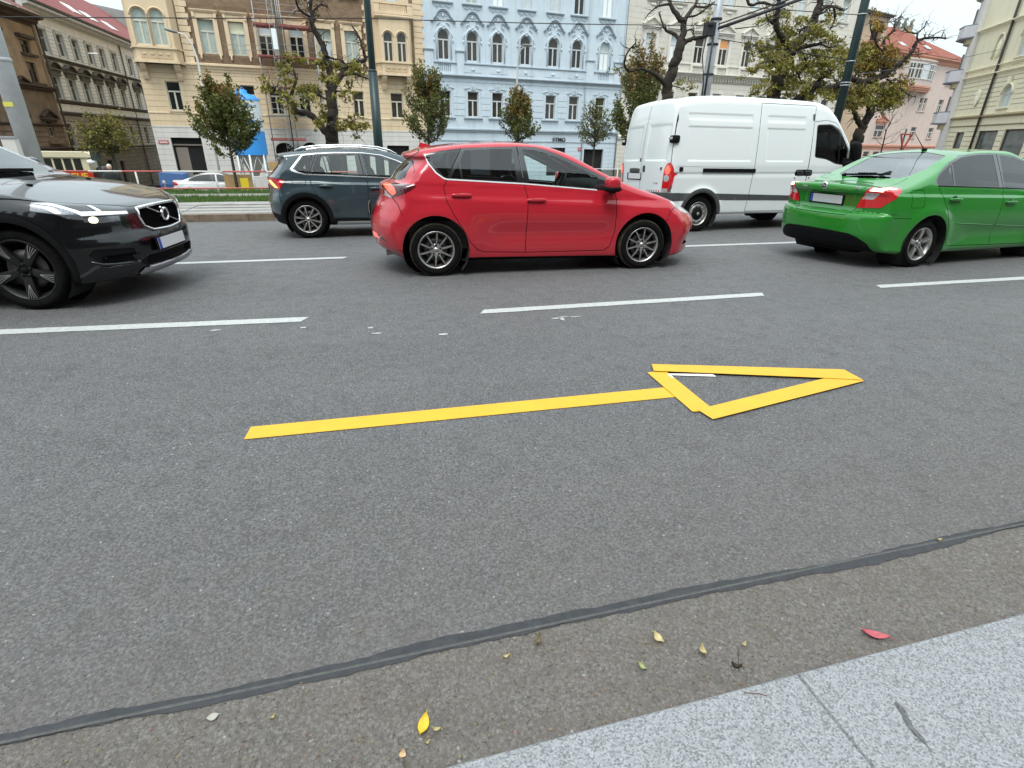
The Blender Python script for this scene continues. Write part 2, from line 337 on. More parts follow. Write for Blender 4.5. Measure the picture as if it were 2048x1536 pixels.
for i in range(14):
    w = 1.0; mb = MB(); g = .0011; b = .007
    x0, x1, y0, y1, z1 = xk + g, xk + w - g, -.02, .789, .12 + R.uniform(-.0015, .0015)
    # a slab with an eased arris on every top edge
    V = [(x0, y0, -.1), (x1, y0, -.1), (x1, y1, -.1), (x0, y1, -.1), (x0, y0, z1-b), (x1, y0, z1-b), (x1, y1, z1-b), (x0, y1, z1-b), (x0+b*.5, y0+b, z1), (x1-b*.5, y0+b, z1), (x1-b*.5, y1-b, z1), (x0+b*.5, y1-b, z1)]
    mb.add(V, [(0, 1, 5, 4), (1, 2, 6, 5), (2, 3, 7, 6), (3, 0, 4, 7), (4, 5, 9, 8), (5, 6, 10, 9), (6, 7, 11, 10), (7, 4, 8, 11), (8, 9, 10, 11)])
    mb.build('kerb_slab', M_GRANITE, pavement)
    mb = MB()
    x0 += .004; x1 -= .004
    mb.box(x0, x1, -.9, -.028, 0., .119); mb.build('paving_slab', M_GRANITE, pavement)
    xk += w
# a dark scuff on the kerb slab
mb = MB(); n = 16; V = []
for i in range(n + 1):
    t = i / n; x = 1.262 - .028 * t + .004 * math.sin(t * 9); y = .648 - .125 * t; w = .0085 * math.sin(math.pi * min(1, t * 1.0 + .12)) ** .6 * R.uniform(.7, 1.2) + .0012
    V += [(x - w, y - w * .3, .1235), (x + w, y + w * .3, .1235)]
mb.add(V, [(2*i, 2*i+1, 2*i+3, 2*i+2) for i in range(n)]); mb.build('scuff_mark', mat('scuff', (.11, .11, .112), .8, var=(150, .6)), pavement)
# yellow tape arrow: strips of tape, doubled tape under it shows white
def tape():
    MY = mat('yellow_tape', (.66, .37, .010), .42, var=(7, .07), bump=(75, .0035)); MW = mat('white_tape', (.75, .73, .68), .5)
    t = thing('tape_arrow', 'large yellow tape arrow stuck on the road pointing right', 'arrow', (1., 2.7, 0))
    def strip(q, z, m=MY, nm='tape_strip'):
        mb = MB(); n = len(q); mb.add([(x - 1., y - 2.7, z) for x, y in q] + [(x - 1., y - 2.7, z - .0012) for x, y in q], [tuple(range(n))] + [(i, i+n, (i+1) % n + n, (i+1) % n) for i in range(n)]); mb.build(nm, m, t)
    strip([(-.728, 2.747), (1.835, 2.690), (1.826, 2.838), (-.715, 2.884)], .0045)
    strip([(1.810, 2.478), (1.95, 2.455), (1.972, 3.092), (1.827, 3.083)], .0085)
    strip([(1.850, 2.49), (1.869, 2.358), (3.224, 2.609), (3.245, 2.700), (3.02, 2.714)], .0125)
    strip([(1.878, 3.085), (3.02, 2.695), (3.224, 2.618), (3.243, 2.801), (1.926, 3.201)], .0165)
    strip([(1.955, 3.012), (2.27, 2.915), (2.27, 2.958), (1.955, 3.04)], .0065, MW, 'tape_backing'); strip([(3.03, 2.712), (2.75, 2.65), (2.75, 2.62), (3.05, 2.68)], .0105, MW, 'tape_backing')
    strip([(1.948, 2.95), (1.962, 2.95), (1.965, 3.02), (1.948, 3.02)], .0105, MW, 'tape_backing')
tape()
# beyond the road: tram bed, rails, grass, the lower street
M_BED = mat('tram_concrete', (.27, .255, .235), .85, var=(3, .25), bump=(40, .004)); M_KERB = mat('old_kerb', (.17, .125, .09), .9, var=(6, .35), bump=(30, .006)); M_RAIL = mat('rail_steel', (.20, .19, .185), .4, .7, var=(8, .3)); M_DARKBED = mat('bed_joint', (.10, .09, .08), .9, var=(10, .3))
kb = MB(); kb.box(-70, 70, KERB_Y, KERB_Y + .16, -.6, -.168); k0 = kb.build('tram_bed_base', M_DARKBED); tag(k0, kind='structure')
x = -14.
while x < 14:
    w = R.uniform(.95, 1.1); mb = MB(); mb.box(x + .006, x + w - .006, KERB_Y - .012 + R.uniform(-.006, .006), KERB_Y + .15, -.62, -.162 + R.uniform(-.006, .006)); mb.build('kerb_stone', M_KERB, k0); x += w
bed = sheet('tram_bed', [(KERB_Y + .15, -.172), (16.4, -.172)], M_DARKBED)
x = -14.
while x < 14:      # concrete panels between the rails
    for y0, y1 in ((13.92, 14.38), (14.47, 15.02), (15.11, 15.62), (15.71, 16.34)):
        mb = MB(); mb.box(x + .012, x + 1.99, y0, y1, -.4, -.155 + R.uniform(-.006, .006)); mb.build('track_panel', M_BED, bed)
    x += 2.
for y in (14.425, 15.065, 15.665): mb = MB(); mb.box(-70, 70, y - .028, y + .028, -.4, -.150); mb.build('rail', M_RAIL, bed)
M_SOIL = mat('soil_grass', (.050, .075, .022), .95, var=(7, .4), bump=(12, .05)); M_PATH = mat('worn_path', (.21, .20, .175), .95, var=(4, .25))
verge = sheet('grass_verge', [(16.4, -.175), (21.5, -.30), (30, -1.9)], M_SOIL)
sheet('footpath', [(18.55, gz(18.55) + .012), (19.75, gz(19.75) + .012)], M_PATH)
ground = sheet('ground', [(30, -1.92), (38, -2.12), (62, -4.2), (110, -7.), (420, -7.)], mat('far_street', (.13, .125, .12), .9, var=(.8, .2)), -420, 420)
g2 = sheet('ground', [(-420, -.35), (-29.9, -.35)], mat('far_street', (.13, .125, .12)), -420, 420)
def grass():
    rs = np.random.RandomState(3); n = 26000
    x = rs.uniform(-12, 9, n); y = np.where(rs.rand(n) < .6, rs.uniform(16.45, 18.5, n), rs.uniform(19.8, 21.6, n))
    V = np.zeros((n, 3, 3)); h = rs.uniform(.04, .13, n); a = rs.uniform(0, 6.28, n); w = .012
    z = np.interp(y, [16.4, 21.5, 30], [-.175, -.30, -1.9])
    for k, (dx, hh) in enumerate(((-1, 0), (1, 0), (rs.uniform(-2.5, 2.5, n), 1))):
        V[:, k, 0] = x + np.cos(a) * w * dx; V[:, k, 1] = y + np.sin(a) * w * dx; V[:, k, 2] = z + h * hh
    me = bpy.data.meshes.new('grass_blades'); me.from_pydata(V.reshape(-1, 3).tolist(), [], np.arange(3*n).reshape(-1, 3).tolist())
    me.materials.append(mat('grass', (.070, .135, .022), .7, var=(3, .45))); o = link('grass', me); tag(o, 'short green grass growing on the verge beside the tram tracks', 'grass', kind='stuff')
grass()
# ---------------------------------------------------------------- facades
# local frame of a facade: x along the wall, z up, -y outward (towards the viewer)
def plaster(name, col, amt=.10, sc=.8, rough=.9): return mat(name, col, rough, spec=.25, var=(sc, amt), bump=(14, .012), streak=.42)
M_PANE = mat('window_pane', (.020, .020, .020), .06, spec=.5, var=(.9, .5)); M_PANEB = mat('window_pane_brown', (.050, .042, .034), .10, spec=.5, var=(1.3, .5)); M_PANEG = mat('window_film', (.36, .41, .37), .35, var=(2.1, .18)); M_PANEL = mat('window_curtain', (.50, .56, .58), .3, var=(2.5, .15)); M_PANEY = mat('window_reflection', (.74, .72, .52), .25, var=(1.5, .12)); M_PANEW = mat('window_bright', (.80, .84, .84), .2)  # window_reflection and window_bright: bright reflections painted as flat pale panes
M_FRAMEW = mat('window_frame_white', (.60, .60, .57), .6, var=(9, .1)); M_FRAMEC = mat('window_frame_cream', (.58, .56, .46), .6, var=(9, .1)); M_FRAMEB = mat('window_frame_blue', (.56, .58, .58), .6); M_VOID = mat('dark_interior', (.008, .007, .007), .9); M_FRAMEGREY = mat('window_frame_grey', (.34, .34, .31), .7, var=(9, .15))  # dark_interior: near-black sheets stand for the unlit depth of openings
WIN_CACHE = {}
class Facade:
    def __init__(s, name, label, cat, loc, deg, group=None):
        s.root = thing(name, label, cat, (loc[0], loc[1], 0), rad(deg), group)
    def wall(s, name, u0, u1, z0, z1, holes, m, w=0., d=.28, thick=.45, parent=None):
        """a wall with rectangular or arched openings and their reveals; holes = (u0, u1, z0, z1, arched)"""
        mb = MB(); us = sorted({u0, u1, *[h[0] for h in holes], *[h[1] for h in holes]}); zs = sorted({z0, z1, *[h[2] for h in holes], *[h[3] for h in holes]})
        us = [u for u in us if u0 <= u <= u1]; zs = [z for z in zs if z0 <= z <= z1]
        for a, b in zip(us, us[1:]):
            run = None
            for c, e in zip(zs, zs[1:]):
                um, zm = (a + b) / 2, (c + e) / 2
                if any(h[0] < um < h[1] and h[2] < zm < h[3] for h in holes):
                    if run: mb.add([(a, -w, run[0]), (b, -w, run[0]), (b, -w, run[1]), (a, -w, run[1])], [(0, 1, 2, 3)]); run = None
                else: run = [run[0], e] if run else [c, e]
            if run: mb.add([(a, -w, run[0]), (b, -w, run[0]), (b, -w, run[1]), (a, -w, run[1])], [(0, 1, 2, 3)])
        for h in holes:
            a, b, c, e = h[:4]; y0, y1 = -w, -w + d
            if len(h) > 4 and h[4]:
                r = (b - a) / 2; k = 14; cz = e - r * h[4]; arc = [(a + r - r * math.cos(math.pi * i / k), cz + r * h[4] * math.sin(math.pi * i / k)) for i in range(k + 1)]
                for i in range(k):
                    p, q = arc[i], arc[i+1]
                    mb.add([(p[0], y0, p[1]), (q[0], y0, q[1]), (q[0], y0, e), (p[0], y0, e)], [(0, 1, 2, 3)])
                path = [(a, c)] + arc + [(b, c)]
            else: path = [(a, c), (a, e), (b, e), (b, c)]
            for p, q in zip(path, path[1:] + path[:1]): mb.add([(p[0], y0, p[1]), (p[0], y1, p[1]), (q[0], y1, q[1]), (q[0], y0, q[1])], [(0, 1, 2, 3)])
        return mb.build(name, m, parent or s.root)
    def window(s, u0, u1, z0, z1, arch=0., tr=.68, frame=None, panes=(None, None), w=0., d=.20, mull=True, open_=False, curtain=None):
        """casement window: outer frame, transom at tr of the height, mullion below it; panes = (upper, lower) materials"""
        frame = frame or M_FRAMEW; W, H = round(u1 - u0, 2), round(z1 - z0, 2); up, lo = panes[0] or M_PANE, panes[1] or panes[0] or M_PANE
        key = (W, H, arch, tr, frame.name, mull)
        cu, cz = (u0 + u1) / 2, z0
        if key not in WIN_CACHE:
            f = .065; mb = MB(); a = W / 2
            r = a; zt = H - r * arch if arch else H
            mb.box(-a, -a + f, -.04, .04, 0, zt); mb.box(a - f, a, -.04, .04, 0, zt); mb.box(-a + f, a - f, -.045, .045, 0, f * 1.3)
            t = H * tr
            if tr < 1: mb.box(-a + f, a - f, -.06, .04, t - .055, t + .055)
            if mull: mb.box(-.045, .045, -.05, .04, f, t - .055 if tr < 1 else H - f)
            # inner casement edges
            for x0, x1 in ((-a + f, -.045), (.045, a - f)):
                if not mull: continue
                for q in (x0, x1 - .025): mb.box(q, q + .025, -.025, .03, f, t - .055)
            if arch:
                k = 12
                for i in range(k):
                    p0, p1 = math.pi * i / k, math.pi * (i + 1) / k
                    o = [(-r * math.cos(q), zt + r * arch * math.sin(q)) for q in (p0, p1)]; n_ = [(-(r - f) * math.cos(q), zt + (r - f) * arch * math.sin(q)) for q in (p0, p1)]
                    for y in (-.04,): mb.add([(o[0][0], y, o[0][1]), (o[1][0], y, o[1][1]), (n_[1][0], y, n_[1][1]), (n_[0][0], y, n_[0][1])], [(3, 2, 1, 0)])
                    mb.add([(n_[0][0], -.04, n_[0][1]), (n_[1][0], -.04, n_[1][1]), (n_[1][0], .04, n_[1][1]), (n_[0][0], .04, n_[0][1])], [(0, 1, 2, 3)])
            else: mb.box(-a + f, a - f, -.04, .04, H - f, H)
            WIN_CACHE[key] = [mb]
        me = WIN_CACHE[key]
        if len(me) == 1:
            o = me[0].build('window', frame, s.root); me.append(o.data)
        else: o = link('window', me[1], s.root)
        o.location = (cu, -w + d, cz)
        pk = key + (up.name, lo.name, open_)
        if pk not in WIN_CACHE:
            mb = MB(); a = W / 2 - .03; t = H * tr if tr < 1 else H - .03
            if not open_: mb.add([(-a, .0, .03), (a, .0, .03), (a, .0, min(t, H - .03)), (-a, .0, min(t, H - .03))], [(0, 1, 2, 3)], 1)
            if tr < 1:
                if arch:
                    r = W / 2 - .03; zt = H - (W/2) * arch; V = [(-a, 0, t), (a, 0, t)] + [(r * math.cos(math.pi * i / 14), 0, zt + r * arch * math.sin(math.pi * i / 14)) for i in range(15)]; mb.add(V, [tuple(range(len(V)))], 0)
                else: mb.add([(-a, 0, t), (a, 0, t), (a, 0, H - .03), (-a, 0, H - .03)], [(0, 1, 2, 3)], 0)
            p = mb.build('pane', [up, lo], o); WIN_CACHE[pk] = p.data
        else: link('pane', WIN_CACHE[pk], o)
        # the room behind: dark
        return o
    def strip(s, name, u0, u1, prof, m, parent=None):
        """a moulding: prof = [(out, z)] swept from u0 to u1, ends closed"""
        mb = MB(); n = len(prof); V = [(u, -o, z) for u in (u0, u1) for o, z in prof]
        mb.add(V, [(i, i+1, n+i+1, n+i) for i in range(n-1)] + [tuple(range(n))[::-1], tuple(range(n, 2*n))]); return mb.build(name, m, parent or s.root)
    def cornice(s, u0, u1, z, h, out, m, name='cornice'):
        return s.strip(name, u0, u1, [(-.05, z), (.04, z), (.06, z + h * .25), (out * .45, z + h * .35), (out * .5, z + h * .6), (out, z + h * .72), (out, z + h * .95), (out * .9, z + h), (-.05, z + h + .04)], m)
    def boxp(s, name, u0, u1, z0, z1, o0, o1, m, parent=None):
        mb = MB(); mb.box(u0, u1, -o1, -o0, z0, z1); return mb.build(name, m, parent or s.root)
    def grooves(s, u0, u1, zs, holes, m, w=0., h=.03, out=.004, name='rustication_joint'):
        """dark joints between courses of rusticated plaster: real recess lines set as thin dark bands"""
        mb = MB()
        for z in zs:
            cuts = sorted([(hh[0] - .12, hh[1] + .12) for hh in holes if hh[2] - .1 < z < hh[3] + .1]); a = u0
            for c0, c1 in cuts + [(u1, u1)]:
                if c0 > a: mb.box(a, c0, -w - out, -w + .01, z - h / 2, z + h / 2)
                a = max(a, c1)
        o = mb.build(name, m, s.root); tag(o, kind='stuff'); return o
    def pediment(s, c, hw, z, h, out, m, round_=False, name='pediment'):
        mb = MB(); n = 12
        prof = [(-hw + 2 * hw * i / n, (h * math.sin(math.pi * i / n) ** .8 if round_ else h * (1 - abs(2 * i / n - 1)))) for i in range(n + 1)]
        for (x0, a), (x1, b) in zip(prof, prof[1:]): mb.add([(c + x0, -out, z + a), (c + x1, -out, z + b), (c + x1, -out, z + b + .13), (c + x0, -out, z + a + .13), (c + x0, .0, z + a), (c + x1, .0, z + b), (c + x1, .0, z + b + .13), (c + x0, 0, z + a + .13)], [(0, 1, 2, 3), (3, 2, 6, 7), (1, 0, 4, 5)])
        mb.box(c - hw, c + hw, -out, 0, z - .13, z + .0); mb.box(c - hw + .1, c + hw - .1, -out * .55, 0, z - .28, z - .13)
        mb.add([(c - hw * .95, -out * .25, z)] + [(c + x, -out * .25, z + a) for x, a in prof] + [(c + hw * .95, -out * .25, z)], [tuple(range(len(prof) + 2))])
        return mb.build(name, m, s.root)
    def balusters(s, u0, u1, z0, z1, n, o, m, r=.06):
        for k in range(n):
            u = u0 + (u1 - u0) * (k + .5) / n; mb = MB(); h = z1 - z0; mb.lathe([(r, 0), (r, h * .08), (r * .5, h * .12), (r * 1.05, h * .38), (r * .55, h * .72), (r * .5, h * .85), (r, h * .9), (r, h)], 8, (u, -o, z0)); mb.build('baluster', m, s.root)

# ================= pale blue house
def blue_house():
    F = Facade('blue_house', 'pale blue stucco apartment house with arched windows and a black four-letter sign', 'building', (7, 60), 6)
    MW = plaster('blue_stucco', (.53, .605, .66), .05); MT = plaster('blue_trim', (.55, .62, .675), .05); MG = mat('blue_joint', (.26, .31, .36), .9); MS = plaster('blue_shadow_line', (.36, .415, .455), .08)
    cs = [2.02, 4.92, 7.58, 10.58, 13.68, 16.42, 19.72]; cl = [2.02, 4.92, 7.56, 10.54, 13.58, 16.36, 19.62]
    H = [(c - .56, c + .56, 8.45, 10.98, 1.) for c in cs] + [(c - .57, c + .57, 3.5, 5.8) for c in cl] + [(c - .58, c + .58, 13.22, 15.9) for c in cs]
    gate = [(18.0, 20.52, -4.6, .6)]; shop = [(13.4, 15.66, -2.2, .72), (2.2, 4.6, -2.2, .72), (7., 9.3, -2.2, .72)]
    F.wall('wall', 0, 22.1, -7, 18.8, H + gate + shop, MW)
    for i, c in enumerate(cs):
        F.window(c - .56, c + .56, 8.45, 10.98, 1., .66, M_FRAMEB, (M_PANEB, M_PANEB if i < 3 else M_PANE) if i < 6 else (M_PANEL, M_PANEW))
        F.window(c - .58, c + .58, 13.22, 15.9, 0., .7, M_FRAMEB, [(M_PANEL, M_PANEL), (M_PANEL, M_PANEG), (M_PANEL, M_PANEW), (M_PANEL, M_PANEL), (M_PANEL, M_PANEL), (M_PANE, M_PANE), (M_PANEL, M_PANEW)][i])
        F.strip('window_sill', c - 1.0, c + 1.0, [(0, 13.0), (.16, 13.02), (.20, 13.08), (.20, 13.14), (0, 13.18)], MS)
        mb = MB()   # swag under the sill
        for k in range(3): x = c - .55 + .55 * k; mb.tube([(x - .26, -.04, 12.92), (x - .13, -.07, 12.78), (x, -.08, 12.73), (x + .13, -.07, 12.78), (x + .26, -.04, 12.92)], .035, 5)
        mb.build('swag', MT, F.root)
        # curved hood with scrolled ends
        path = [(-1.18, 11.56), (-1.08, 11.50), (-.98, 11.56), (-.98, 11.68), (-.86, 11.76), (-.72, 11.92), (-.58, 12.14), (-.40, 12.33), (-.2, 12.43), (0, 12.46)]; path = path + [(-x, z) for x, z in path[-2::-1]]
        mb = MB()
        for o, r_, dz in ((.10, .085, 0), (.19, .05, .075)): mb.tube([(c + x, -o, z + dz) for x, z in path], r_, 6)
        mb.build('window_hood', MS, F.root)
        mb = MB(); mb.pill((c, -.06, 12.05), (.26, .16, .26), 1., 12, 8)
        for a in range(5): an = math.pi * (.1 + .2 * a); mb.pill((c + .30 * math.cos(an), -.04, 11.95 + .3 * math.sin(an)), (.16, .1, .16), 1., 8, 6)
        for sg in (-1, 1): mb.tube([(c + sg * .72, -.05, 11.62), (c + sg * .60, -.07, 11.80), (c + sg * .42, -.07, 11.86), (c + sg * .36, -.06, 11.72), (c + sg * .46, -.05, 11.66)], .05, 5); mb.tube([(c + sg * .30, -.05, 11.50), (c + sg * .5, -.07, 11.42), (c + sg * .62, -.06, 11.25)], .04, 5)
        mb.build('rosette', MT, F.root)
        mb = MB(); n = 14     # archivolt and keystone
        arc = [(c - .70 * math.cos(math.pi * k / n), -.05, 10.42 + .70 * math.sin(math.pi * k / n)) for k in range(n + 1)]; mb.tube([(c - .70, -.05, 8.5)] + arc + [(c + .70, -.05, 8.5)], .075, 5); mb.obox((c, -.12, 11.12), (.22, .16, .34)); mb.pill((c, -.2, 11.2), (.2, .12, .2), .8, 8, 6)
        for sg in (-1, 1): mb.pill((c + sg * .92, -.05, 10.05), (.17, .12, .3), .8, 8, 6); mb.tube([(c + sg * .92, -.04, 10.2), (c + sg * .86, -.05, 10.5), (c + sg * .74, -.05, 10.8)], .03, 5)
        mb.build('archivolt', MT, F.root)
    for i, c in enumerate(cl):
        F.window(c - .57, c + .57, 3.5, 5.8, 0., .66, M_FRAMEB, (M_PANEB, M_PANEB) if i % 3 else (M_PANE, M_PANEB))
        F.strip('window_sill', c - 1.0, c + 1.0, [(0, 3.28), (.14, 3.30), (.2, 3.36), (.2, 3.43), (0, 3.47)], MS)
        mb = MB(); mb.box(c - .7, c - .58, -.05, 0, 3.5, 5.9); mb.box(c + .58, c + .7, -.05, 0, 3.5, 5.9); mb.box(c - .7, c + .7, -.05, 0, 5.81, 5.95)
        for dx in (-.16, 0, .16): mb.obox((c + dx, -.09, 6.16), (.10, .16, .42))
        mb.tube([(c - .95, -.04, 6.0), (c - .7, -.06, 6.08), (c - .35, -.06, 6.12)], .04, 5); mb.tube([(c + .95, -.04, 6.0), (c + .7, -.06, 6.08), (c + .35, -.06, 6.12)], .04, 5); mb.build('window_surround', MT, F.root)
    edges = [0.15] + sum([[c - .78, c + .78] for c in cl], []) + [21.95]
    for a, b in zip(edges[::2], edges[1::2]):      # raised banded panels between the windows
        if b - a < .5: continue
        for k in range(4): z = 3.62 + .56 * k; mb = MB(); mb.box(a + .08, b - .08, -.045, 0, z, z + .50); mb.build('rustic_block', MW, F.root)
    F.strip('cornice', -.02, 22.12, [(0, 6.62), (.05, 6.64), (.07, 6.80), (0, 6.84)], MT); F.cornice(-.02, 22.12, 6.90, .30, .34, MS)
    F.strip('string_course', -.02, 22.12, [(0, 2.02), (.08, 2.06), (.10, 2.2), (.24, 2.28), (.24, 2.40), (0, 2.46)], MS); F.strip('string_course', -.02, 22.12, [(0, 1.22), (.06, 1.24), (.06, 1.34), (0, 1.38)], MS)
    # parapet with posts, panels and balusters
    F.boxp('parapet', .9, 3.24, 7.22, 7.42, 0, .16, MT); F.boxp('parapet', 3.98, 17.57, 7.22, 8.12, 0, .12, MT); F.boxp('parapet', 18.45, 21.0, 7.22, 7.42, 0, .16, MT)
    for a, b in ((.9, 3.24), (3.98, 17.57), (18.45, 21.)): F.strip('parapet_rail', a, b, [(0, 8.12), (.17, 8.13), (.22, 8.18), (.22, 8.25), (0, 8.29)], MS)
    for c in cs[1:6]: mb = MB(); mb.box(c - .95, c + .95, -.15, -.1, 7.46, 7.95); mb.pill((c, -.16, 7.72), (.42, .12, .26), .8, 10, 6); mb.build('parapet_panel', MW, F.root)
    F.balusters(1.45, 2.6, 7.42, 8.12, 6, .10, MT); F.balusters(19.15, 20.3, 7.42, 8.12, 6, .10, MT); F.boxp('parapet', .9, 1.4, 7.42, 8.12, 0, .1, MT); F.boxp('parapet', 2.65, 3.24, 7.42, 8.12, 0, .1, MT); F.boxp('parapet', 18.45, 19.1, 7.42, 8.12, 0, .1, MT); F.boxp('parapet', 20.35, 21.0, 7.42, 8.12, 0, .1, MT)
    for a, b in ((.05, .9), (3.24, 3.98), (17.57, 18.45), (21., 21.85)):
        F.boxp('parapet_post', a, b, 7.22, 9.1, 0, .20, MT); F.strip('post_cap', a - .08, b + .08, [(0, 9.1), (.26, 9.12), (.3, 9.2), (.3, 9.27), (0, 9.34)], MS)
    F.grooves(0, 22.1, [-2.2 + .42 * k for k in range(8)], gate + shop, MG)
    mb = MB(); mb.tube([(17.62, -.12, -4.), (17.62, -.12, 18.8)], .055, 8); mb.build('downpipe', MS, F.root); mb = MB(); mb.tube([(22.0, -.12, -4.), (22.0, -.12, 18.8)], .055, 8); mb.build('downpipe', MS, F.root)
    mb = MB(); mb.box(18.0, 20.52, .36, .42, -7, .7); mb.build('gateway', M_VOID, F.root)  # gateway's unlit depth drawn as a near-black sheet
    for a, b, c_, d_ in shop: mb = MB(); mb.box(a, b, .22, .3, c_, d_); mb.box(a, a + .08, .16, .3, c_, d_); mb.build('shop_window', M_PANE, F.root)
    me = text_mesh('FTMO', .60, .04, bold=.008); me.materials.append(mat('sign_black', (.012, .012, .014), .5)); o = link('sign_lettering', me, F.root); o.location = (14.75, -.14, 1.36); o.scale = (1.0, 1, .88)
    mb = MB(); mb.box(17.22, 17.60, -.06, -.0, .44, .76); hp = mb.build('house_number_plate', mat('plate_red', (.45, .02, .02), .4), F.root); mb = MB(); mb.box(17.27, 17.55, -.064, -.058, .56, .64); mb.build('plate_writing', M_FRAMEW, hp)
    mb = MB(); mb.box(0, 22.1, .45, 14, -7, 18.7); mb.build('building_core', MW, F.root); mb = MB(); mb.add([(-.3, -.5, 18.8), (22.4, -.5, 18.8), (22.4, 7, 23), (-.3, 7, 23), (-.3, 14.2, 18.8), (22.4, 14.2, 18.8)], [(0, 1, 2, 3), (3, 2, 5, 4), (0, 3, 4), (1, 5, 2)]); mb.build('roof', plaster('roof_tiles', (.16, .055, .04)), F.root)
    # dark rooms behind the panes are the core itself
blue_house()

# ================= cream house under repair, brick laid bare
def brick_mat():
    m = bpy.data.materials.new('bare_brick'); m.use_nodes = True; n, l = m.node_tree.nodes, m.node_tree.links; p = n['Principled BSDF']; tc = n.new('ShaderNodeTexCoord'); mp = n.new('ShaderNodeMapping'); mp.inputs['Rotation'].default_value = (rad(90), 0, 0); l.new(tc.outputs['Object'], mp.inputs[0])
    b = n.new('ShaderNodeTexBrick'); b.inputs['Scale'].default_value = 1; b.inputs['Brick Width'].default_value = .30; b.inputs['Row Height'].default_value = .085; b.inputs['Mortar Size'].default_value = .010; b.inputs['Color1'].default_value = (.30, .20, .115, 1); b.inputs['Color2'].default_value = (.19, .115, .065, 1); b.inputs['Mortar'].default_value = (.30, .24, .17, 1); l.new(mp.outputs[0], b.inputs['Vector'])
    t = n.new('ShaderNodeTexNoise'); t.inputs['Scale'].default_value = .9; t.inputs['Detail'].default_value = 8; l.new(tc.outputs['Object'], t.inputs['Vector']); r = n.new('ShaderNodeMapRange'); r.inputs[1].default_value = .4; r.inputs[2].default_value = .7; r.inputs[4].default_value = .6; l.new(t.outputs[0], r.inputs[0])
    x = n.new('ShaderNodeMix'); x.data_type = 'RGBA'; l.new(r.outputs[0], x.inputs['Factor']); l.new(b.outputs['Color'], x.inputs['A']); x.inputs['B'].default_value = (.16, .10, .065, 1); l.new(x.outputs['Result'], p.inputs['Base Color']); p.inputs['Roughness'].default_value = .95
    bb = n.new('ShaderNodeBump'); bb.inputs['Distance'].default_value = .015; l.new(b.outputs['Fac'], bb.inputs['Height']); bb.invert = True; l.new(bb.outputs[0], p.inputs['Normal']); return m
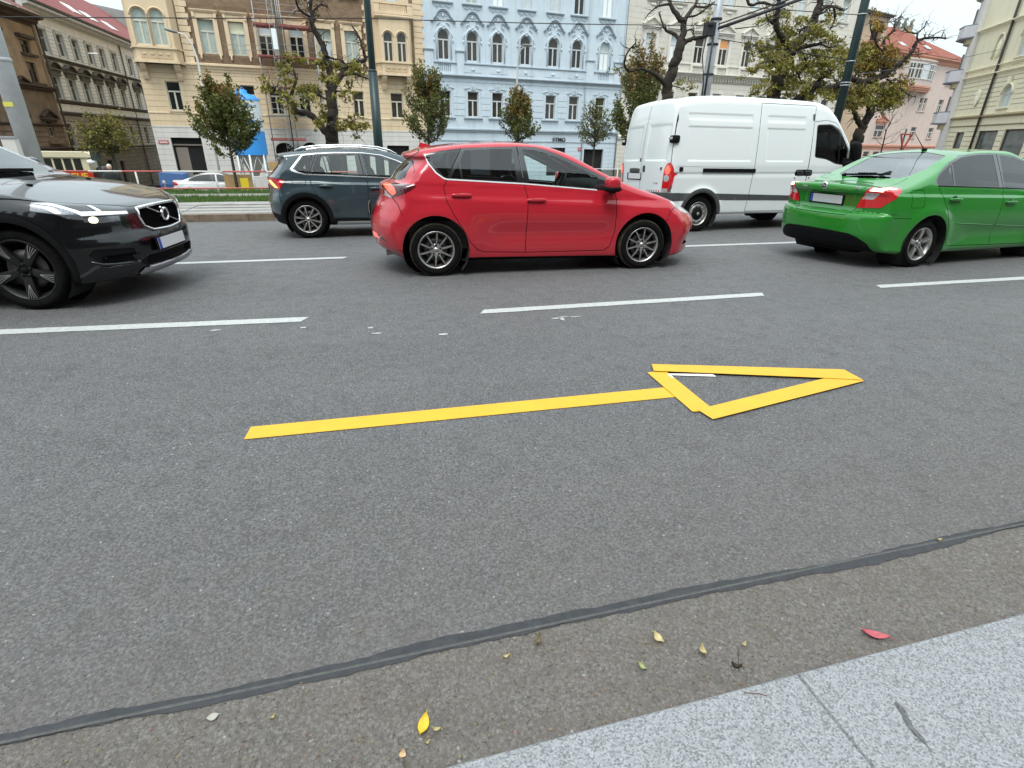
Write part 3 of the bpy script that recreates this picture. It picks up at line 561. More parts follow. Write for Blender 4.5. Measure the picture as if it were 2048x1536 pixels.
def yellow_house():
    F = Facade('cream_house', 'cream house under repair with bare brick upper floor, bay windows and scaffolding', 'building', (7, 60), 6)
    MC = plaster('cream_stucco', (.66, .52, .35), .06); MT = plaster('cream_trim', (.68, .535, .365), .06); MWH = plaster('white_base', (.60, .58, .54), .06); MG = mat('cream_joint', (.30, .20, .11), .9); MGW = mat('white_joint', (.36, .34, .31), .9); MB_ = brick_mat(); MDK = plaster('old_mortar', (.17, .115, .075), .3, 2.5); MSH = plaster('cream_shade', (.52, .40, .26), .1)
    low = [(-22.37, -21.3), (-18.8, -17.85), (-16.6, -15.45), (-14.28, -13.18), (-11.85, -10.8), (-9.47, -8.37), (-6.98, -5.95), (-3.42, -2.25)]
    HL = [(a, b, 3.2 if i else 3.28, 5.5 - .02 * i) for i, (a, b) in enumerate(low)]
    gar = [(-22.9, -20.5, -6, 1.14)]; arch = [(-14.45, -12.85, -3., .84, .8), (-12.05, -10.65, -3., .9, .8), (-9.6, -8.1, -3., .85, .8), (-7.05, -5.85, -3., .78, .8)]; dk = [(-4.1, -1.9, -3., .72)]
    F.wall('wall_base', -24.1, 0, -8, 2.0, gar + arch + dk, MWH, d=.4); F.wall('wall', -24.1, 0, 2.0, 6.95, HL, MC)
    ups = [-18.42, -16.1, -13.85, -11.36, -8.98, -6.6]; HU = [(c - .6, c + .6, 7.72, 10.18) for c in ups] + [(c - .6, c + .6, 12.95, 15.2) for c in ups]
    F.wall('brick_wall', -20.5, -4.6, 6.95, 18.6, HU, MB_, w=-.06, d=.22)
    for a, b in ((-24.1, -20.5), (-4.6, 0)): F.wall('wall', a, b, 6.95, 18.6, [(-23.2, -21.6, 12.9, 15.3)] if a < -20 else [(-3.4, -2.2, 12.6, 15.2)], MC)
    F.window(-23.2, -21.6, 12.9, 15.3, 0, .7, M_FRAMEC, (M_PANEG, M_PANEG)); F.window(-3.4, -2.2, 12.6, 15.2, 0, .7, M_FRAMEC, (M_PANEL, M_PANEL))
    for i, (a, b, c, d) in enumerate(HL):
        F.window(a, b, c, d, 0., .66, M_FRAMEC, [(M_PANE, M_PANE), (M_PANE, M_PANE), (M_PANE, M_PANE), (M_PANEB, M_PANE), (M_PANEG, M_PANE), (M_PANEB, M_PANEB), (M_PANEB, M_PANEB), (M_PANEB, M_PANEB)][i]); F.boxp('window_sill', a - .12, b + .12, c - .1, c, 0, .1, MT)
    for i, c in enumerate(ups):
        if i == 3: F.window(c - .6, c + .6, 7.72, 10.18, 0, .7, M_FRAMEC, (M_PANEL, M_VOID), w=-.06)
        else: F.window(c - .6, c + .6, 7.72, 10.18, 0, .66, M_FRAMEC, [(M_PANEG, M_PANEG), (M_PANEY, M_PANEG), (M_PANEW, M_PANE), 0, (M_PANEG, M_PANEL), (M_PANEG, M_PANEG)][i], w=-.06)
        F.window(c - .6, c + .6, 12.95, 15.2, 0, .66, M_FRAMEC, (M_PANEL, M_PANEL), w=-.06)
        mb = MB(); mb.box(c - .92, c - .6, -.06, .06, 7.62, 10.55); mb.box(c + .6, c + .92, -.06, .06, 7.62, 10.55); mb.box(c - .6, c + .6, -.06, .06, 10.18, 10.55); mb.box(c - .99, c + .99, -.02, .06, 10.55, 10.62)
        for sg in (-1, 1): mb.box(c + sg * .82 - .1, c + sg * .82 + .1, -.16, .02, 10.3, 10.62)
        mb.build('window_surround', MT, F.root); F.strip('window_lintel', c - 1.05, c + 1.05, [(-.06, 10.62), (.08, 10.64), (.16, 10.74), (.2, 10.8), (.2, 10.86), (-.06, 10.9)], MT)
        mb = MB(); mb.box(c - 1.0, c + 1.0, .0, .07, 10.9, 11.2); mb.build('mortar_patch', MDK, F.root)
        F.boxp('window_sill', c - .95, c + .95, 12.62, 12.95, -.06, .14, MT); F.boxp('window_surround', c - .85, c - .6, 12.95, 15.4, -.06, .04, MT); F.boxp('window_surround', c + .6, c + .85, 12.95, 15.4, -.06, .04, MT)
        for sg in (-1, 1): mb = MB(); mb.pill((c + sg * .75, -.05, 7.45), (.16, .2, .34), .5, 8, 6); mb.build('sill_bracket', MT, F.root)
    F.boxp('mortar_band', -20.45, -4.7, 7.02, 7.55, -.06, -.01, MDK)
    F.cornice(-20.5, -4.45, 6.35, .62, .30, MT); F.strip('string_course', -24.12, 0, [(0, 3.02), (.05, 3.04), (.05, 3.13), (0, 3.15)], MT); F.boxp('base_edge', -24.12, .0, 1.96, 2.06, 0, .03, MWH)
    F.grooves(-24.1, 0, [2.45, 3.55, 3.98, 4.41, 4.84, 5.27, 5.7, 6.1], HL, MG, h=.028); F.grooves(-24.1, 0, [1.55, 1.1, .65, .2, -.25, -.7, -1.15, -1.6], gar + arch + dk, MGW, h=.03)
    # quoins
    for u0, u1, up in ((-20.45, -19.75, -1), (-5.3, -4.6, 1), (-.85, -.05, -1)):
        for k in range(26): z = 7.0 + .44 * k; dd = .16 if k % 2 else 0; mb = MB(); mb.box(u0 - (dd if up > 0 else 0), u1 + (dd if up < 0 else 0), -.07, .06, z, z + .40); mb.build('quoin', MT, F.root)
    F.boxp('brick_strip', -1.2, -.85, 6.95, 18, -.1, .02, MB_); F.boxp('brick_strip', -20.62, -20.45, 6.95, 18, -.1, .02, MB_)
    # garage opening and cellar arches: near-black sheets stand for their unlit depth
    mb = MB(); mb.box(-22.9, -20.5, .40, .44, -8, 1.14); mb.build('passage', M_VOID, F.root); mb = MB(); mb.box(-22.7, -21.75, .34, .39, -8, .35); mb.box(-22.9, -20.5, .26, .38, .5, .62); mb.build('passage_door', mat('passage_door', (.20, .17, .14), .8), F.root)
    for a, b, c, d, e in arch: mb = MB(); mb.box(a, b, .4, .45, c, d); mb.build('cellar_arch', M_VOID, F.root)
    mb = MB(); mb.box(-4.1, -1.9, .3, .4, -3, .72); mb.build('shop_window', M_VOID, F.root)  # dark opening: its shade put in as a near-black sheet, no glass
    mb = MB(); mb.box(-23.85, -23.1, -.05, 0, .62, .92); sp = mb.build('street_plate', mat('plate_red', (.45, .02, .02), .4), F.root); mb = MB(); mb.box(-23.78, -23.17, -.056, -.048, .68, .76); mb.box(-23.78, -23.17, -.056, -.048, .80, .86); mb.build('plate_writing', M_FRAMEW, sp)
    # bays
    def bay(u0, u1, z0, z1, wins, out, top=None):
        mat_ = MC; ch = .35
        pl = [(u0, 0), (u0 + ch, out), (u1 - ch, out), (u1, 0)]
        H_ = [(a, b, wins[0][2], wins[0][3], 1.) for a, b, _, _ in wins]
        F.wall('bay_front', u0 + ch, u1 - ch, z0, z1, H_, mat_, w=out, d=.2)
        mb = MB(); mb.add([(u0, 0, z0), (u0 + ch, -out, z0), (u0 + ch, -out, z1), (u0, 0, z1)], [(0, 1, 2, 3)]); mb.add([(u1 - ch, -out, z0), (u1, 0, z0), (u1, 0, z1), (u1 - ch, -out, z1)], [(0, 1, 2, 3)]); mb.add([(u, -o, z0) for u, o in pl], [(0, 1, 2, 3)]); mb.add([(u, -o, z1) for u, o in pl], [(3, 2, 1, 0)]); mb.build('bay_side', mat_, F.root)
        for a, b, c, d in wins:
            F.window(a, b, c, d, 1., .66, M_FRAMEC, (M_PANEG, M_PANEG) if u0 < -10 else (M_PANEB, M_PANEB), w=out); mb = MB(); r = (b - a) / 2; n = 12; mb.tube([((a + b) / 2 - (r + .09) * math.cos(math.pi * k / n), -out - .03, d - r + (r + .09) * math.sin(math.pi * k / n)) for k in range(n + 1)], .05, 5); mb.build('archivolt', MT, F.root)
            F.boxp('impost', a - .16, a - .02, c, d - r - .05, out, out + .06, MT); F.boxp('impost', b + .02, b + .16, c, d - r - .05, out, out + .06, MT)
        for z, h, e in ((z0, .22, .14), (z0 + 1.02, .14, .12)):
            mb = MB(); q = [(u0 - e, 0), (u0 + ch - e, out + e), (u1 - ch + e, out + e), (u1 + e, 0)]; mb.prism([(u, -o) for u, o in q], z, z + h, 'xy'); mb.build('bay_moulding', MT, F.root)
        mb = MB(); mb.box(u0 + ch + .3, u1 - ch - .3, -out - .04, -out, z0 + .32, z0 + .92)
        for k in range(4): mb.pill((u0 + ch + .6 + (u1 - u0 - 2 * ch - 1.2) * k / 3, -out - .04, z0 + .62), (.3, .08, .18), .8, 8, 6)
        mb.build('bay_panel', MSH, F.root)
        for u in (u0 + .55, u1 - .55):
            mb = MB(); q = [(0, z0 - 1.2), (.18, z0 - 1.15), (.30, z0 - .9), (.34, z0 - .62), (.62, z0 - .45), (.85, z0 - .2), (.85, z0), (0, z0)]; mb.prism([(-o, z) for o, z in q], u - .2, u + .2, 'yz'); mb.build('bay_bracket', MT, F.root)
    bay(-24.15, -20.55, 6.72, 11.9, [(-23.58, -22.5, 7.98, 10.48), (-22.32, -21.3, 7.98, 10.48)], .95)
    bay(-4.5, -1.1, 6.75, 11.3, [(-3.86, -3.0, 7.88, 10.28), (-2.62, -1.74, 7.88, 10.28)], .85)
    for a, b in ((-4.55, -1.05),): F.strip('bay_cornice', a, b, [(0, 11.3), (.95, 11.32), (1.05, 11.42), (1.05, 11.5), (.9, 11.56), (0, 11.6)], MT); F.boxp('balcony_base', a + .1, b - .1, 11.6, 11.78, .7, .92, MT); F.boxp('balcony_rail', a, b, 12.36, 12.52, .68, .98, MT); F.balusters(a + .5, b - .5, 11.78, 12.36, 13, .82, MT, .065); F.boxp('balcony_post', a, a + .5, 11.6, 12.4, .62, .95, MT); F.boxp('balcony_post', b - .5, b, 11.6, 12.4, .62, .95, MT)
    mb = MB(); mb.box(-24.05, 0, .45, 40, -8, 18.5); mb.build('building_core', MC, F.root); mb = MB(); mb.add([(-24.6, -.6, 18.6), (.2, -.6, 18.6), (.2, 7, 22.5), (-24.6, 7, 22.5), (-24.6, 14.2, 18.6), (.2, 14.2, 18.6)], [(0, 1, 2, 3), (3, 2, 5, 4), (0, 3, 4), (1, 5, 2)]); mb.build('roof', plaster('roof_tiles', (.16, .055, .04)), F.root)
    return F
YF = yellow_house()

# ================= ivory house with pediments
def ivory_house():
    F = Facade('ivory_house', 'ivory stucco house with triangular window pediments, behind the gnarled trees', 'building', (7, 60), 6)
    MC = plaster('ivory_stucco', (.59, .555, .49), .06); MT = plaster('ivory_trim', (.64, .61, .55), .06); MG = mat('ivory_joint', (.33, .30, .25), .9); MS = plaster('ivory_shade', (.42, .39, .33), .1)
    cs = [25.3, 28.55, 31.85, 35.3, 38.75, 42.3, 45.7, 49.2, 52.7]; H = [(c - .65, c + .65, 9.75, 12.25) for c in cs] + [(c - .62, c + .62, 4.4, 6.8) for c in cs] + [(c - .65, c + .65, 15.35, 17.6) for c in cs]; sh = [(24.2, 27.4, -3, .6), (29, 32, -3, .6), (33.5, 37, -3, .6)]
    F.wall('wall', 22.2, 56.1, -7, 21, H + sh, MC)
    pn = [(M_PANEL, M_PANEL), (M_PANEL, M_PANEW), (M_PANEB, M_PANE), (mat('window_orange', (.42, .20, .08), .3, emit=((1, .45, .15), .18)), M_PANEB), (M_PANEB, M_PANEB), (M_PANE, M_PANE), (M_PANEG, M_PANEG), (M_PANEB, M_PANE), (M_PANEG, M_PANEG)]
    for c, q in zip(cs, pn):
        F.window(c - .65, c + .65, 9.75, 12.25, 0, .66, M_FRAMEW, q); F.window(c - .62, c + .62, 4.4, 6.8, 0, .66, M_FRAMEW, (M_PANEB, M_PANEB)); F.window(c - .65, c + .65, 15.35, 17.6, 0, .66, M_FRAMEW, (M_PANEG, M_PANEL))
        F.boxp('window_surround', c - .95, c - .65, 9.6, 12.5, 0, .08, MT); F.boxp('window_surround', c + .65, c + .95, 9.6, 12.5, 0, .08, MT); F.boxp('window_surround', c - .65, c + .65, 12.25, 12.7, 0, .06, MT); F.pediment(c, 1.22, 12.95, .68, .34, MT)
        F.strip('window_sill', c - .95, c + .95, [(0, 15.1), (.16, 15.12), (.2, 15.2), (.2, 15.28), (0, 15.33)], MT); F.boxp('window_surround', c - .88, c - .65, 15.33, 17.8, 0, .06, MT); F.boxp('window_surround', c + .65, c + .88, 15.33, 17.8, 0, .06, MT)
        F.boxp('window_surround', c - .86, c - .62, 4.3, 7.0, 0, .07, MT); F.boxp('window_surround', c + .62, c + .86, 4.3, 7.0, 0, .07, MT); F.boxp('window_surround', c - .62, c + .62, 6.8, 7.02, 0, .07, MT)
        mb = MB(); mb.pill((c, -.05, 14.85), (.9, .12, .25), .8, 10, 6); mb.build('swag', MT, F.root)
        if c > 30: F.balusters(c - .6, c + .6, 8.9, 9.45, 7, .10, MT, .06); F.boxp('balcony_rail', c - .9, c + .9, 9.45, 9.6, 0, .22, MT); F.boxp('balcony_post', c - .95, c - .65, 8.8, 9.5, 0, .2, MT); F.boxp('balcony_post', c + .65, c + .95, 8.8, 9.5, 0, .2, MT)
    F.cornice(22.2, 56.2, 8.42, .4, .42, MT); F.strip('string_course', 22.2, 56.2, [(0, 7.9), (.08, 7.92), (.1, 8.0), (0, 8.04)], MS); F.strip('string_course', 22.2, 56.2, [(0, 9.6), (.1, 9.61), (.1, 9.7), (0, 9.72)], MT); F.strip('string_course', 22.2, 56.2, [(0, 1.7), (.15, 1.75), (.2, 2.0), (0, 2.1)], MT)
    mb = MB()
    for k in range(83): u = 22.5 + .4 * k; mb.box(u, u + .2, -.16, 0, 8.06, 8.36)
    o = mb.build('dentil_row', MS, F.root); tag(o, kind='stuff')
    F.grooves(22.2, 56.1, [10.0 + .5 * k for k in range(10)], [(h[0] - .3, h[1] + .3, h[2], h[3] + 1.5) for h in H], MG, h=.022); F.grooves(22.2, 56.1, [2.5 + .48 * k for k in range(11)], [(h[0] - .25, h[1] + .25, h[2], h[3]) for h in H], MG, h=.022); F.grooves(22.2, 56.1, [-2.5 + .45 * k for k in range(10)], sh, MG, h=.03)
    for a, b, c, d in sh: mb = MB(); mb.box(a, b, .25, .3, c, d); mb.build('shop_window', M_PANE, F.root)
    mb = MB(); mb.tube([(44.0, -.12, -4), (45.4 - 1.0, -.12, 21)], .06, 8); mb.build('downpipe', MS, F.root)
    mb = MB(); mb.box(22.2, 56.1, .45, 14, -7, 20.9); mb.build('building_core', MC, F.root); mb = MB(); mb.box(22.1, 56.3, -.6, 14.2, 21, 21.6); mb.build('roof', plaster('roof_tiles', (.16, .055, .04)), F.root)
ivory_house()

# ================= pink house with a red roof, and its tall neighbour
def pink_house():
    F = Facade('pink_house', 'pale pink corner house with red tiled roof and a rounded bay of white windows', 'building', (27.2, 57.6), 15.5)
    MC = plaster('pink_stucco', (.56, .45, .395), .06); MT = plaster('salmon_trim', (.52, .255, .18), .08); MR = mat('red_tiles', (.235, .066, .040), .85, var=(3, .3), bump=(18, .04)); MS = plaster('pink_shade', (.50, .41, .37), .05)
    wl = [(48.7, 51.2), (58.9, 60.5), (64.4, 65.9)]; wm = [(46.6, 48.4), (49.0, 51.0), (59.0, 60.0), (60.25, 61.2), (64.9, 66.4)]; wg = [(47.3, 48.9), (49.9, 51.6)]; wu = [(65.2, 66.6)]; wb = [(41.9, 43.4), (44.2, 45.6)]
    H = [(a, b, 2.68, 4.24) for a, b in wl] + [(a, b, 6.45, 8.3) for a, b in wm] + [(a, b, -1.2, .7) for a, b in wg] + [(a, b, 10.3, 12.1) for a, b in wu] + [(a, b, 2.68, 4.24) for a, b in wb] + [(a, b, 6.45, 8.3) for a, b in wb]
    F.wall('wall', 40, 69, -7, 13.2, H, MC)
    for h in H:
        F.window(*h[:4], 0, .6, M_FRAMEW, (M_PANEB, M_PANEB)); F.boxp('window_sill', h[0] - .12, h[1] + .12, h[2] - .1, h[2], 0, .12, MC if h[2] > 3 else MT)
    F.strip('string_course', 40, 69.1, [(0, 1.35), (.2, 1.4), (.2, 1.62), (0, 1.68)], MT); F.boxp('plinth_band', 40, 69.05, .95, 1.32, 0, .03, MT); F.strip('eaves', 40, 69.4, [(0, 12.75), (.15, 12.8), (.3, 13.2), (.75, 13.4), (.75, 13.62), (0, 13.7)], MT)
    F.pediment(49.95, 1.6, 4.85, .62, .22, MT); F.boxp('frieze', 48.6, 51.3, 4.4, 4.55, 0, .1, MT)
    # rounded bay
    mb = MB(); n = 16; c, r = 55.7, 4.6; arc = [(c - r * math.cos(math.pi * k / n), -1.15 * math.sin(math.pi * k / n)) for k in range(n + 1)]
    V = [(x, y, z) for z in (9.55, 13.0) for x, y in arc]; mb.add(V, [(k, k+1, n+2+k, n+1+k) for k in range(n)], smooth=True); mb.add([(x, y, 9.55) for x, y in arc], [tuple(range(n + 1))]); mb.build('bay', MS, F.root)
    for z, e in ((9.55, .12), (9.3, .0), (9.05, -.12), (12.9, .1)): mb = MB(); q = [(c - (r + e) * math.cos(math.pi * k / n), -(1.15 + e) * math.sin(math.pi * k / n)) for k in range(n + 1)]; mb.prism(q, z - .13, z + .12, 'xy'); mb.build('bay_moulding', MT if z < 12 else MC, F.root)
    mb = MB(); mb.lathe([(.02, -1.5), (.35, -.4), (.8, 0)], 10, (c, -.1, 9.0)); mb.build('bay_corbel', MC, F.root)
    for k in range(3, 13, 2):
        a0, a1 = math.pi * (k + .12) / n, math.pi * (k + 1.88) / n; p0, p1 = [Vector((c - (r + .03) * math.cos(a), -(1.15 + .03) * math.sin(a), 0)) for a in (a0, a1)]
        w_ = (p1 - p0).length; an = math.atan2(p1.y - p0.y, p1.x - p0.x); mb = MB(); W2 = w_ / 2
        for a, b in ((-W2, -W2 + .08), (W2 - .08, W2), (-.06, .06)): mb.box(a, b, -.05, .03, 10.45, 12.45)
        for a, b in ((10.45, 10.55), (11.65, 11.77), (12.37, 12.47)): mb.box(-W2, W2, -.06, .03, a, b)
        o = mb.build('window', M_FRAMEW, F.root); o.location = (p0 + p1) / 2; o.rotation_euler = (0, 0, an); mb = MB(); mb.add([(-W2, -.01, 10.5), (W2, -.01, 10.5), (W2, -.01, 12.4), (-W2, -.01, 12.4)], [(0, 1, 2, 3)]); mb.build('pane', M_PANEB if k != 7 else M_PANEL, o)
    mb = MB(); mb.add([(39.5, -.8, 13.65), (69.6, -.8, 13.65), (69.6, 14, 13.65), (39.5, 14, 13.65), (45, 6, 17.6), (58, 6, 18.0)], [(0, 1, 5, 4), (1, 2, 5), (2, 3, 4, 5), (3, 0, 4)]); mb.build('roof', MR, F.root)
    for u, z in ((51.5, 14.4), (58.5, 14.55)): mb = MB(); mb.obox((u, .9, z + .35), (1.1, .9, .12), Euler((rad(34), 0, 0))); mb.build('skylight', M_PANEL, F.root)
    mb = MB(); mb.box(40, 69, .45, 13.5, -7, 13.3); mb.build('building_core', MC, F.root)
    # blank ochre gable and chimneys behind
    G = Facade('ochre_gable_house', 'blank ochre gable wall with chimneys rising behind the red tiled roof', 'building', (27.2, 57.6), 15.5); MO = plaster('ochre_stucco', (.46, .33, .19), .08)
    mb = MB(); mb.prism([(61, -7), (76, -7), (76, 16.5), (72, 17.6), (67.5, 19.4), (63.2, 17.2), (61, 16.8)], 9., 16., 'xz'); mb.build('gable_wall', MO, G.root); mb = MB(); mb.add([(60.8, 8.8, 17.0), (63.2, 8.8, 17.45), (67.5, 8.8, 19.65), (67.5, 16, 19.65), (63.2, 16, 17.45), (60.8, 16, 17.0)], [(0, 1, 4, 5), (1, 2, 3, 4)]); mb.build('roof_edge', plaster('old_tin', (.20, .21, .18)), G.root)
    for u in (64.6, 66.6, 68.6): mb = MB(); mb.box(u, u + .5, 9.2, 9.8, 17.5, 19.9); mb.tube([(u + .25, 9.5, 19.8), (u + .3, 9.5, 20.3), (u + .7, 9.5, 20.6)], .22, 8); mb.build('chimney', plaster('old_tin', (.20, .21, .18)), G.root)
    # tall corner turret with an open belvedere
    T = Facade('turret_house', 'tall narrow ochre house with one big dark top window beside the green pole', 'building', (27.2, 57.6), 15.5); MP = plaster('turret_stucco', (.50, .37, .26), .08)
    T.wall('wall', 37.0, 44.6, -7, 16.9, [(41.2, 43.6, 14.0, 16.5)], MP, w=.2, d=.5); T.boxp('wall_side', 44.5, 44.65, -7, 16.9, -7, .2, plaster('turret_white', (.62, .60, .56))); mb = MB(); mb.box(41.2, 43.6, .35, .4, 14, 16.5); mb.build('belvedere_window', mat('belvedere_dark', (.035, .02, .014), .8), T.root); T.cornice(36.8, 45.0, 16.85, .4, .9, plaster('old_tin', (.20, .21, .18)), 'eaves')
    mb = MB(); mb.box(37, 44.5, .5, 7, -7, 16.8); mb.build('building_core', MP, T.root)
pink_house()

# ================= pale yellow house at the right, balconies at its far corner
def pale_house():
    F = Facade('pale_yellow_house', 'pale yellow ornate house with large shop windows at the right edge', 'building', (59.3, 47.5), -120)
    MC = plaster('pale_yellow_stucco', (.76, .69, .52), .05); MT = plaster('pale_yellow_trim', (.80, .73, .56), .05); MG = mat('pale_joint', (.28, .23, .14), .9); ML = plaster('lavender_stucco', (.56, .54, .57), .05); MLS = plaster('lavender_edge', (.20, .20, .24), .1); MS = plaster('pale_shade', (.40, .34, .22), .1)
    H = [(c - .82, c + .82, 4.72, 6.5, .9) for c in (8.95, 13.6, 18.3)] + [(c - .8, c + .8, 8.6, 10.9, .9) for c in (8.95, 13.6, 18.3)]; sh = [(1.9, 3.6, -3.5, 2.85), (6.3, 9.7, -3.5, 2.9), (10.7, 14.2, -3.5, 2.95), (15.4, 19, -3.5, 2.95)]
    F.wall('wall', 0, 24, -7, 17, H + sh, MC)
    for h in H: F.window(*h[:4], h[4], .62, M_FRAMEW, (M_PANEL, M_PANEL)); F.boxp('window_sill', h[0] - .2, h[1] + .2, h[2] - .1, h[2], 0, .15, MT); F.balusters(h[0], h[1], h[2] - .62, h[2] - .12, 6, .06, MT, .06); mb = MB(); r = .9; c = (h[0] + h[1]) / 2; mb.tube([(c - r * math.cos(math.pi * k / 12), -.06, h[3] - .74 + r * .9 * math.sin(math.pi * k / 12)) for k in range(13)], .10, 6); mb.obox((c, -.14, h[3] + .32), (.3, .22, .6)); mb.build('archivolt', MT, F.root)
    for a, b, c, d in sh:
        mb = MB(); mb.box(a, b, .2, .26, c, d); p = mb.build('shop_window', M_PANEG if 0 else mat('shop_glass', (.10, .115, .115), .08, var=(.8, .5)), F.root); mb = MB(); mb.box(a, a + .1, .12, .26, c, d); mb.box(b - .1, b, .12, .26, c, d); mb.box(a, b, .12, .26, d - .12, d); mb.box(a, b, .12, .26, .3, .42); mb.build('shop_frame', MS if 0 else mat('shop_frame', (.07, .045, .04), .6), p)
    for z, h_, o in ((3.95, .22, .28), (4.75 - .55, .1, .1), (7.45, .25, .3), (8.1, .2, .25), (3.3, .1, .12), (11.4, .3, .35)): F.cornice(-.05, 24, z, h_, o, MT if z > 4 else MS)
    F.grooves(0, 24, [4.9 + .38 * k for k in range(7)], [(h[0] - .2, h[1] + .2, h[2], h[3]) for h in H], MG, h=.05); F.grooves(0, 24, [-2.6 + .42 * k for k in range(14)], sh, MG, h=.06)
    # niche and cartouche
    mb = MB(); mb.tube([(4.2, -.08, 8.9), (4.2, -.08, 10.2), (4.5, -.1, 10.7), (4.9, -.1, 10.85), (5.3, -.1, 10.7), (5.6, -.08, 10.2), (5.6, -.08, 8.9)], .1, 6); mb.pill((4.9, -.05, 9.6), (.7, .3, 1.5), .9, 10, 8); mb.build('niche', MT, F.root); mb = MB(); mb.pill((4.0, -.06, 5.9), (1.0, .2, 1.1), .6, 10, 8); mb.pill((4.0, -.12, 5.5), (.6, .2, .9), .8, 10, 8); mb.build('cartouche', MT, F.root)
    mb = MB(); mb.tube([(6.1, -.18, -3), (6.1, -.18, 17)], .11, 8); mb.build('downpipe', mat('downpipe_dark', (.035, .03, .025), .7), F.root)
    # corner oriel with three balconies
    mb = MB(); q = [(0, .3), (-1.0, .3), (-2.4, -.9), (-2.4, -3), (0, -3)]; mb.prism([(u, -o) for u, o in q], -7, 17, 'xy'); mb.build('corner_oriel', ML, F.root); F.boxp('corner_pilaster', -.3, .25, -7, 17, .0, .42, plaster('pilaster_white', (.62, .60, .58)))
    for z in (3.76, 7.5, 11.3, 15.0):
        q = [(.1, .5), (-.9, 1.1), (-2.4, .9), (-3.8, -.4), (-3.9, -2.6), (0, -3)]
        mb = MB(); mb.prism([(u, -o) for u, o in q], z, z + .95, 'xy'); bl = mb.build('balcony', ML, F.root)
        for zz, e in ((z - .1, 1.03), (z + .92, 1.03)): mb = MB(); mb.prism([(u * e - .03, -o * e) for u, o in q], zz, zz + .12, 'xy'); mb.build('balcony_edge', MLS, bl)
        mb = MB(); mb.prism([(u * .62, -o * .62) for u, o in q], z - .6, z - .1, 'xy'); mb.build('balcony_corbel', MS, bl)
        mb = MB(); mb.box(-2.0, -1.1, -.1, .6, z + 1.1, z + 2.5); mb.build('oriel_window', mat('oriel_glass', (.10, .09, .095), .3), F.root)
    mb = MB(); mb.box(0, 24, .45, 14, -7, 16.9); mb.build('building_core', MC, F.root)
pale_house()

